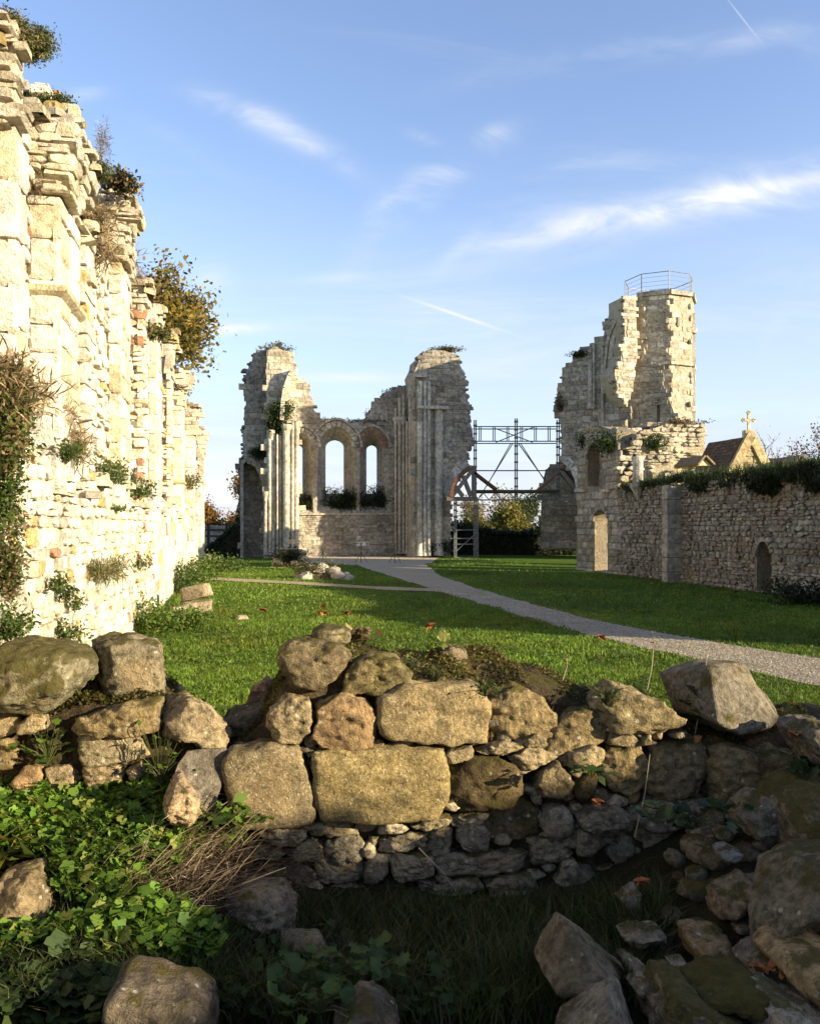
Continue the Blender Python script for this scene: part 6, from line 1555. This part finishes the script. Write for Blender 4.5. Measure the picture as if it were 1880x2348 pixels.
# weeds and nettles at the foot of the left wall
for (px, py, wx, hz, n, sz, sd, cl, lab) in ((330, 1455, .45, .32, 2600, .06, 71, BRIGHT, 'bright nettle clump at the sunlit wall foot above the squarish block'), (415, 1445, .5, .22, 2600, .06, 72, BRIGHT, 'low spread of nettles before the stacked cut blocks'),
                                   (398, 1360, .75, .42, 2800, .075, 73, GREENS, 'dark nettle bed behind the small upright cut block'), (440, 1335, .8, .4, 2400, .08, 74, BRIGHT, 'weed bed behind the stacked cut blocks'), (500, 1312, .9, .45, 1800, .10, 75, GREENS, 'bushy weeds near the far foot of the sunlit wall')):
    bush('nettles', gnd(px, py) + [0, 0, hz * .55], (wx, wx * .8, hz), lab, 'weeds', cl, n, sz, sd, 'weed clumps along the sunlit wall', 14)
# tall shaded weeds at the wall foot on the right
bush('weeds', gnd(1850, 1385) + [0, 0, .2], (1.3, .5, .35), 'dark weed clump at the foot of the shaded wall by the right edge', 'weeds', DARKG, 2500, .09, 76)
bush('weeds', gnd(1000, 1278) + [0, 0, .4], (1.1, .4, .6), 'dark weeds at the foot of the right pier', 'weeds', DARKG, 1500, .12, 77)
bush('weeds', PH2 + [-.2, -.2, .32], (.8, .4, .25), 'dry weeds growing through the low stone heap', 'weeds', GREENS + BROWN, 900, .08, 78)
bush('weeds', PH1 + [-.1, -.5, .35], (.7, .35, .4), 'dark weeds round the pier stump', 'weeds', DARKG, 1200, .1, 79)

# ------------------------------------------------------------------ plants on the left wall
def on_left(px, py, v):
    s = s_of(px, v); P = N(s, v, 0); return np.array([P[0], P[1], EYE - (py - HY) / F * P[1]])


WP = [  # name, column, row, v, half size along/out/up, colours, count, leaf, dry, label
 ('shrub', 22, 985, -1.2, (.17, .12, .30), GREENS + BROWN, 3600, .035, 0, 'big trailing green and brown shrub on the wall ledge at the left edge'),
 ('dry_grass_tuft', 30, 890, -1.2, (.18, .12, .14), BROWN, 1500, .07, 1, 'bleached grass tuft above the big trailing shrub'),
 ('shrub', 12, 1140, -1.22, (.11, .1, .2), GREENS, 1800, .03, 0, 'dark green hanging growth under the big trailing shrub'),
 ('shrub', 22, 1290, -1.32, (.13, .1, .28), GREENS + BROWN, 3200, .03, 0, 'long green brown creeper hanging low on the wall at the left edge'),
 ('dry_grass_tuft', 150, 1020, -1.42, (.26, .16, .2), BROWN, 1700, .08, 1, 'broad dry grass tuft on the ledge beneath the ashlar pier'),
 ('dry_grass_tuft', 120, 965, -1.5, (.22, .16, .2), BROWN, 1000, .07, 1, 'small dry tuft just over the broad dry grass tuft'),
 ('wall_plant', 140, 1040, -1.4, (.2, .14, .1), GREENS, 700, .035, 0, 'green leaves inside the broad dry grass tuft'),
 ('wall_plant', 258, 1088, -1.44, (.5, .12, .16), GREENS, 900, .045, 0, 'green plant on the ledge right of the dry grass tuft'),
 ('wall_plant', 318, 1125, -1.42, (.6, .12, .16), GREENS, 800, .05, 0, 'green sprig where the rusty band of stones begins'),
 ('dry_grass_tuft', 238, 1308, -1.36, (.42, .16, .14), BROWN + GREENS, 1400, .07, 1, 'dry tussock sticking out of the lower rubble wall'),
 ('wall_plant', 122, 1338, -1.4, (.10, .08, .08), GREENS, 420, .03, 0, 'small round cushion plant left of a pair low on the wall'),
 ('wall_plant', 150, 1360, -1.4, (.10, .08, .08), DARKG + GREENS, 420, .03, 0, 'darker cushion plant, right of the pair low on the wall'),
 ('wall_plant', 168, 1385, -1.4, (.10, .07, .08), GREENS, 300, .03, 0, 'small cushion plant just under the pair of cushions'),
 ('wall_plant', 22, 1438, -1.38, (.13, .12, .13), GREENS, 1000, .035, 0, 'round spiky green plant low on the wall at the left edge'),
 ('wall_plant', 160, 1450, -1.38, (.14, .1, .14), GREENS, 600, .035, 0, 'green plant on the wall just above the moss capped boulder'),
 ('wall_plant', 320, 1290, -1.42, (.4, .1, .12), GREENS, 500, .045, 0, 'tiny plant on the far rusty rubble'),
 ('wall_plant', 270, 1165, -1.42, (.15, .08, .05), GREENS, 240, .035, 0, 'tiny plant midway up the lower wall'),
 ('wall_top_shrub', 62, 100, -1.40, (.17, .12, .10), GREENS + BROWN + BRIGHT[:2], 7000, .022, 0, 'hanging mat of turf and weeds on the highest pier head, top left'),
 ('wall_top_shrub', 15, 75, -1.3, (.12, .1, .09), GREENS + BROWN, 5000, .022, 0, 'grassy turf at the very top left corner of the wall'),
 ('wall_top_shrub', 125, 242, -1.5, (.2, .14, .05), GREENS + BROWN[:1], 2600, .024, 0, 'green fringe on the head of the tall ashlar pier'),
 ('wall_top_shrub', 200, 382, -1.55, (.3, .16, .11), GREENS + BROWN + BRIGHT[:1], 5200, .028, 0, 'turf and moss on the wall head below the grey dry bush'),
 ('dry_bush', 238, 315, -1.6, (.1, .09, .26), [(.25, .22, .20), (.20, .17, .15), (.30, .26, .22)], 500, .05, 1, 'grey dry leafless bush standing against the sky on the wall head'),
 ('wall_top_shrub', 270, 418, -1.45, (.3, .18, .08), BROWN + DARKG, 1600, .06, 0, 'brown fringe on the head of the third flared pier'),
 ('dry_grass_tuft', 215, 530, -1.5, (.5, .16, .34), BROWN, 1800, .1, 1, 'dry grass patch in the hollow beside the flared pier'),
 ('dry_grass_tuft', 75, 420, -1.6, (.16, .12, .2), BROWN, 700, .06, 1, 'dry tuft in the crack over the ashlar pier face'),
 ('dry_grass_tuft', 285, 600, -1.6, (.4, .16, .24), BROWN, 700, .1, 1, 'dry weeds in front of the ash tree on the wall edge'),
 ('wall_top_shrub', 345, 765, -1.6, (.5, .25, .12), GREENS + BROWN, 1400, .08, 0, 'weeds on the wall head beneath the ash branches'),
 ('wall_top_shrub', 400, 895, -1.6, (.7, .3, .12), BROWN + DARKG, 1000, .1, 0, 'brown weeds on the far wall head'),
 ('wall_plant', 435, 1105, -1.4, (.6, .15, .3), GREENS + BROWN, 600, .08, 0, 'ivy on the last but one slender shaft'),
]
for k, (nm, px, py, v, rad, cols, n, sz, dry, lab) in enumerate(WP):
    c = on_left(px, py, v); rad3 = np.abs(np.array([rad[0] * abs(AX[0]) + rad[1] * abs(RX[0]), rad[0] * abs(AX[1]) + rad[1] * abs(RX[1]), rad[2]]))
    bush(nm, c, rad3, lab, 'plant', cols, n, sz, 300 + k, 'plants growing on the sunlit wall', 10, bool(dry))

# ------------------------------------------------------------------ growth on the far ruins
def on_pl(pl, pts): return [pl.to3(u, w_) for u, w_ in pl.px(pts)]
for k, (pl, x, y, rad, cols, n, sz, lab) in enumerate([
    (lp.off(.3), 415, 600, (.75, .35, .75), GREENS + DARKG, 2200, .13, 'green shrub hanging on the front of the left pier'),
    (lp.off(.2), 385, 690, (.4, .3, .4), DARKG, 900, .12, 'dark tail of growth under the green shrub on the left pier'),
    (lb.off(.2), 300, 840, (.55, .3, .35), DARKG + GREENS, 900, .12, 'dark growth over the aisle arch of the left pier'),
    (lp.off(-.6), 410, 210, (.8, .6, .3), GREENS + BROWN, 1300, .12, 'grassy cap on the summit of the left pier'),
    (rp.off(-.6), 1390, 218, (1.0, .7, .18), BROWN + GREENS, 1000, .12, 'thin dry cap on the summit of the right pier'),
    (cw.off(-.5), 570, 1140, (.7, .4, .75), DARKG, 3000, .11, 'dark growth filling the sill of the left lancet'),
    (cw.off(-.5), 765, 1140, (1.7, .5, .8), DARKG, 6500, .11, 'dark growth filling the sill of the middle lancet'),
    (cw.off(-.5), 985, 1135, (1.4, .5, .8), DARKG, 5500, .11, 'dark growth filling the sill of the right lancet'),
    (cw.off(-.4), 1130, 480, (.8, .3, .35), DARKG + GREENS, 1100, .09, 'dark growth on the broken wall edge left of the right pier'),
    (cw.off(-.4), 1010, 590, (.6, .3, .3), DARKG, 900, .09, 'dark fringe lower on the broken wall edge'),
    (cw.off(-.4), 770, 645, (2.4, .4, .16), DARKG + GREENS, 1500, .12, 'thin dark fringe along the low wall head above the windows'),
    (twp.off(.0), 290, 620, (.8, .4, .16), DARKG, 700, .10, 'dark ivy on the stepped edge left of the turret'),
    (twp.off(.1), 150, 920, (.25, .3, .5), DARKG + BROWN, 500, .09, 'brown growth on the overhanging left edge of the tower wall')]):
    f = C5 if pl.o is twp.o or k >= 11 else C3
    P = on_pl(pl, f([(x, y)]))[0]; bush('ivy' if 'ivy' in lab else 'wall_growth', P, np.array(rad) * [1, .8, 1], lab, 'plant', cols, n, sz, 400 + k, 'growth on the far ruins', 8)
for k, (pl, x, y, rad, cols, n, lab) in enumerate([(b1, 430, 130, (.7, .4, .2), BROWN + GREENS, 1100, 'dry grass on the top of the broken wall left of the round stump'), (rw.off(-.2), 300, 190, (.6, .5, .5), DARKG, 1500, 'dark growth on the left shoulder of the broken wall'),
                                                  (b3.off(.1), 720, 205, (.5, .35, .3), DARKG + GREENS, 1300, 'dark moss cap on the jutting round stump'), (rw.off(.1), 440, 200, (.5, .6, .45), DARKG + GREENS, 1300, 'hanging growth over the blocked niche'), (b2, 900, 75, (.9, .4, .16), BROWN, 700, 'dry tufts at the foot of the turret')]):
    P = on_pl(pl, C6([(x, y)]))[0]; bush('wall_growth', P, rad, lab, 'plant', cols, n, .1, 430 + k, 'growth on the far ruins', 8)
# the overgrown top of the shaded wall
r = np.random.default_rng(63); parts = []
tp = np.array([rw.to3(u, w_) for u, w_ in rw.px(C6([(500, 455), (620, 440), (700, 425), (850, 400), (900, 385), (1100, 365), (1300, 352), (1450, 335), (1600, 322), (1726, 300), (2000, 270)]))]); bt = np.array([rw.to3(u, w_) for u, w_ in rw.px(C6([(500, 560), (620, 520), (700, 520), (850, 500), (900, 520), (1100, 545), (1300, 520), (1450, 510), (1600, 480), (1726, 490), (2000, 480)]))])
n = 24000; t = np.sqrt(r.random(n)) * (len(tp) - 1); t = r.random(n) * (len(tp) - 1); i = t.astype(int); f = (t - i)[:, None]; A_ = tp[i] * (1 - f) + tp[i + 1] * f; B_ = bt[i] * (1 - f) + bt[i + 1] * f
q = r.random(n)[:, None] ** .8; P = A_ * (1 - q) + B_ * q - rw.n * (-.12 + .75 * (1 - q) * r.random(n)[:, None]) + rw.n * .22 * np.sin(q * 3.1) * r.random(n)[:, None]
edge = .75 * fbm(P * .9, 4, 8); P = P[(q[:, 0] < .55 + edge)]
V, Fc, C = leaf_cloud(P, .11, r, DARKG + [(.03, .04, .015), (.05, .05, .02)], 0, .3); C = C * np.repeat(1 + .4 * fbm(P * .8, 2, 4), 4)[:, None]; put('wall_top_growth', V, Fc, M_LEAF, None, C, kind='stuff')
Pb = P[r.integers(0, len(P), 4500)]; V, Fc, C = blades(Pb, .24, .008, r, DARKG + GREENS[:2], .5); fuse([(V, Fc, C)], 'wall_top_grass', M_LEAF, None, 'stuff')

# ------------------------------------------------------------------ plants, twigs and dead leaves near the viewer
def twig_mass(poly, n, L, r, cols, rad=.0022, up=.05, dirv=None, name='dry_twigs'):
    P = scatter_px(poly, n, r); V = []; Fc = []; C = []; k = 0
    for p in P:
        a = (r.normal(.3, .9) if r.random() < .5 else r.uniform(0, 6.28)) if dirv is None else r.normal(dirv, .5); d = np.array([math.cos(a), math.sin(a) * .6, r.normal(.06, .34)]); l = L * r.uniform(.4, 1.5); s = p + [0, 0, r.uniform(0, up)]
        m = s + d * l * .5 + [0, 0, l * r.uniform(.0, .14)]; e = s + d * l + [0, 0, -l * r.uniform(-.08, .1)]; o = np.array([0, -.4, 1]) * rad; q = np.array([0, 1, .3]) * rad
        V += [s + o, s - o + q, m + o, m - o + q, e]; Fc += [(k, k + 1, k + 3, k + 2), (k + 2, k + 3, k + 4)]; C += [np.array(cols[r.integers(len(cols))]) * r.uniform(.7, 1.2)] * 5; k += 5
    return put(name, np.array(V), Fc, M_DRY, None, np.array(C), kind='stuff')


r = np.random.default_rng(64)
TW1 = [(400, 1930), (470, 1905), (560, 1960), (640, 2000), (700, 2020), (680, 2080), (560, 2120), (480, 2170), (420, 2100), (330, 2090), (240, 2070), (250, 2040), (330, 2030), (390, 2000)]
TWC = [(.19, .135, .09), (.25, .19, .13), (.14, .095, .06), (.32, .25, .175), (.10, .065, .04)]
twig_mass(TW1, 850, .22, r, TWC, .002, .18); twig_mass([(600, 2050), (1550, 2030), (1500, 2280), (700, 2300)], 130, .3, r, TWC, .0016, .15, .9, 'dry_stalks')
P = scatter_px(TW1, 2600, r); P[:, 2] += r.uniform(0, .1, len(P)); V, Fc, C = leaf_cloud(P, .05, r, TWC, .3, .07); put('dead_grass', V, Fc, M_DRY, None, C, kind='stuff')
for k, (x0, y0, x1, y1, lab) in enumerate([(170, 1835, 172, 1610, 'thin bare stem before the moss capped boulder'), (1455, 1920, 1490, 1730, 'thin upright stalk by the right wall foot'), (1480, 1600, 1500, 1460, 'pair of pale stalks rising from the wall top, taller one'), (1290, 1560, 1300, 1500, 'short pale stalk on the wall top'), (1592, 1690, 1622, 1490, 'pale bent stalk in front of the large angular boulder'),
                                         (960, 1945, 1060, 2065, 'slanting straw leaning on the lower wall'), (555, 2028, 655, 1990, 'bleached straw lying across the twigs'), (498, 2270, 520, 2120, 'pale stem hanging from the dry twigs')]):
    Y = 4.05 if y1 > 1700 else 4.5
    if k in (5,): Y = 3.95
    if k in (6, 7): Y = 3.55
    a, b = at(x0, y0, Y), at(x1, y1, Y); mb = MB(); m = (a + b) / 2 + np.array([.012, 0, .006]); mb.tube([a, m, b], [.0035, .0028, .0015], 5, (.34, .28, .19)); o = mb.build('stalk', M_DRY, None); tag(o, lab, 'stalk')
    if k in (2, 3): P = b + r.normal(size=(40, 3)) * [.008, .008, .03] - [0, 0, .03]; V, Fc, C = leaf_cloud(P, .014, r, BROWN, 0, .4); o2 = put('seed_head', V, Fc, M_DRY, o, C)


def rosette(name, px, Y, n, size, cols, label, cat='plant', z=None, lob=True, spread=.08, up=.06):
    r = np.random.default_rng(int(px[0] * 7 + px[1])); c = at(px[0], px[1], Y); root = thing(name, c, label, cat); mb = MB(); P = c + r.normal(size=(n, 3)) * [spread, spread * .7, up * .6] + [0, 0, up]
    for p in P: mb.tube([c - [0, 0, .02], (c + p) / 2 + [0, 0, .01], p], [.0025, .002, .0015], 3, (.10, .11, .04), cap=False)
    mb.build('stem', M_LEAF, root); V, Fc, C = leaf_cloud(P, size, r, cols, .7, .5, lobes=lob)
    if lob and n <= 24:
        for j in range(n): put('leaf', V[j * 16:j * 16 + 16], [tuple(range(16))], M_LEAF, root, C[j * 16:j * 16 + 16])
    else: put('foliage', V, Fc, M_LEAF, root, C)
    return root


rosette('leafy_plant', (110, 1745), 4.05, 46, .05, BRIGHT, 'light green leafy plant climbing the wall under the moss capped boulder', spread=.06, up=.10)
rosette('leafy_plant', (180, 1580), 4.2, 14, .04, BRIGHT, 'few round leaves between the moss capped boulder and the pitted block', spread=.05)
rosette('leafy_plant', (370, 1790), 4.0, 60, .035, BRIGHT, 'feathery green plant left of the tilted slab', spread=.05, up=.12, lob=False)
rosette('leafy_plant', (1010, 1500), 4.55, 8, .055, BRIGHT, 'round pale leaves beside a small rock on the wall top', spread=.05)
rosette('leafy_plant', (1110, 1590), 4.22, 60, .03, GREENS, 'small ferny tuft right of the large tan block', spread=.04, up=.03, lob=False)
rosette('leafy_plant', (935, 1535), 4.35, 40, .03, GREENS, 'small ferny tuft behind the mossy lump', spread=.04, up=.03, lob=False)
rosette('leafy_plant', (1000, 1560), 4.3, 40, .028, GREENS, 'small ferny tuft on the mossy wall top centre', spread=.035, up=.03, lob=False)
rosette('leafy_plant', (1390, 1610), 4.25, 60, .03, GREENS, 'ferny tuft on the wall top left of the spotted slab', spread=.04, up=.04, lob=False)
rosette('leafy_plant', (1355, 1775), 4.05, 22, .06, GREENS, 'drooping grassy leaves in a joint of the wall', spread=.05, up=.02, lob=False)
rosette('bramble', (1590, 1890), 3.8, 22, .08, [(.03, .05, .02), (.035, .055, .022)], 'dark broad leaved bramble at the shaded right wall foot', spread=.12, up=.05)
rosette('bramble', (1860, 1770), 4.0, 16, .09, [(.03, .055, .02)], 'dark leaves by the right edge below the grey rock', spread=.08, up=.02)
rosette('dandelion', (1620, 1640), 4.45, 40, .12, GREENS + DARKG, 'grassy tuft under the large angular boulder', spread=.07, up=.03, lob=False)
rosette('leafy_plant', (740, 2250), 3.05, 24, .06, [(.055, .09, .022), (.047, .078, .02)], 'broad leaved bramble in shade at the bottom centre', spread=.09, up=.05)
rosette('leafy_plant', (845, 2235), 3.1, 24, .06, [(.055, .09, .022), (.047, .078, .02)], 'second broad leaved bramble right of the first at the bottom', spread=.09, up=.05)
rosette('leafy_plant', (730, 2310), 2.85, 20, .06, [(.05, .09, .02)], 'broad dark leaves under the bottom centre bramble', spread=.09, up=.03)
rosette('leafy_plant', (40, 1985), 3.7, 60, .16, [(.20, .19, .03), (.10, .14, .03)], 'yellowing grass tuft over the left edge boulder', spread=.05, up=.05, lob=False)
rosette('leafy_plant', (535, 1905), 3.9, 40, .055, BRIGHT, 'pale green leaves at the foot of the big left block', spread=.07, up=.06)
rosette('dry_grass_tuft', (805, 1470), 4.6, 120, .07, BROWN, 'dry grass beside the topmost rock of the wall', spread=.05, up=.03, lob=False)


def dead_leaf(P, size, label, seed, group=None):
    r = np.random.default_rng(seed); P = np.asarray(P, float); V = []; Fc = []; k = 0
    for j in range(3):                                     # curled lobes of a fallen maple leaf
        a = r.uniform(0, 6.28); d = np.array([math.cos(a), math.sin(a) * .8, r.uniform(.1, .6)]); s_ = np.cross(d, [0, 0, 1.0]); s_ /= np.linalg.norm(s_); n = np.cross(s_, d)
        for t in np.linspace(0, 1, 5):
            wd = size * .42 * math.sin(math.pi * (.12 + .8 * t)) ** .8 * (1 - .25 * (int(t * 4) % 2)); c = P + d * size * (t - .3) + n * size * .18 * math.sin(t * 3)
            V += [c - s_ * wd + n * wd * .5, c, c + s_ * wd + n * wd * .5]
        for t in range(4):
            for q in range(2): Fc.append((k + t * 3 + q, k + t * 3 + q + 1, k + t * 3 + q + 4, k + t * 3 + q + 3))
        k += 15
    o = put('fallen_leaf', np.array(V), Fc, M_DRY, None, np.array(rnd.choice([(.26, .09, .03), (.20, .07, .025), (.30, .12, .04)])) * rnd.uniform(.8, 1.2)); return tag(o, label, 'leaf', group)


for k, (x, y, sz, lab) in enumerate([(605, 1411, .16, 'curled red brown leaf alone on the sunny lawn at left'), (735, 1416, .14, 'brown leaf of the middle pair on the lawn, left one'), (748, 1413, .13, 'brown leaf of the middle pair on the lawn, right one'), (795, 1414, .14, 'brown leaf at the shadow edge of the lawn'), (740, 1400, .12, 'dull brown leaf just behind the middle pair'), (985, 1449, .16, 'dark red leaf in the lawn shadow above the mossy wall'), (1380, 1475, .15, 'dark leaf in the shaded lawn near the gravel path')]):
    dead_leaf(gnd(x, y) + [0, 0, .05], sz, lab, 500 + k)
LV = [(375, 1895, 3.95), (395, 1893, 3.93), (340, 1918, 3.9), (175, 1925, 3.8), (190, 1930, 3.8), (155, 1978, 3.7), (197, 2002, 3.65), (485, 1972, 3.75), (505, 2025, 3.6), (400, 2058, 3.55), (335, 2090, 3.5), (350, 2160, 3.3), (545, 2130, 3.4), (170, 2155, 3.3), (560, 2290, 2.95), (1368, 1845, 3.95), (1600, 1700, 4.3), (1820, 1690, 4.05), (1740, 2230, 3.0), (1770, 2225, 2.95), (1800, 2240, 2.9), (1700, 2225, 3.0), (1470, 2030, 3.6), (830, 2120, 3.6), (770, 2115, 3.6), (620, 2270, 3.0)]
LVL = ['between the lobed leaves left of the raw splintered stump, nearer leaf', 'close by another rust leaf left of the raw splintered stump', 'at the left end of the pair below the raw stump', 'in the grass of the sunny bank, left', 'in the grass of the sunny bank, right beside another', 'by the yellowing grass tuft', 'on the weeds above the sunlit yellow stone', 'on the upper edge of the dry twigs', 'in the middle of the dry twigs', 'in the dark under the dry twigs', 'among dead grass over the half hidden yellowish stone', 'beside the round leaves above the broad smooth slab', 'near the squared block in shade below the twigs', 'next to the sunlit yellow stone', 'among shaded weeds right of the broad smooth slab', 'on a grey stone in the lower wall', 'on the mossy ledge below the large angular boulder', 'against the grey rock at the right edge', 'on the moss left of the smooth yellowish boulder, first of a row', 'on the moss left of the smooth yellowish boulder, middle of a row', 'touching the smooth yellowish boulder', 'farthest left of the row near the smooth yellowish boulder', 'by the upright little grey stone at the wall foot', 'in the long shaded grass of the hollow, right one', 'in the long shaded grass of the hollow, left one', 'under the broad leaved bramble at the bottom']
for k, (x, y, Y) in enumerate(LV):
    P = on_bank(x, y) + [0, 0, .05] if Y < 3.9 and x < 900 else at(x, y, Y); dead_leaf(P, .055, 'rust coloured leaf ' + LVL[k], 520 + k, 'rust leaves in the foreground')
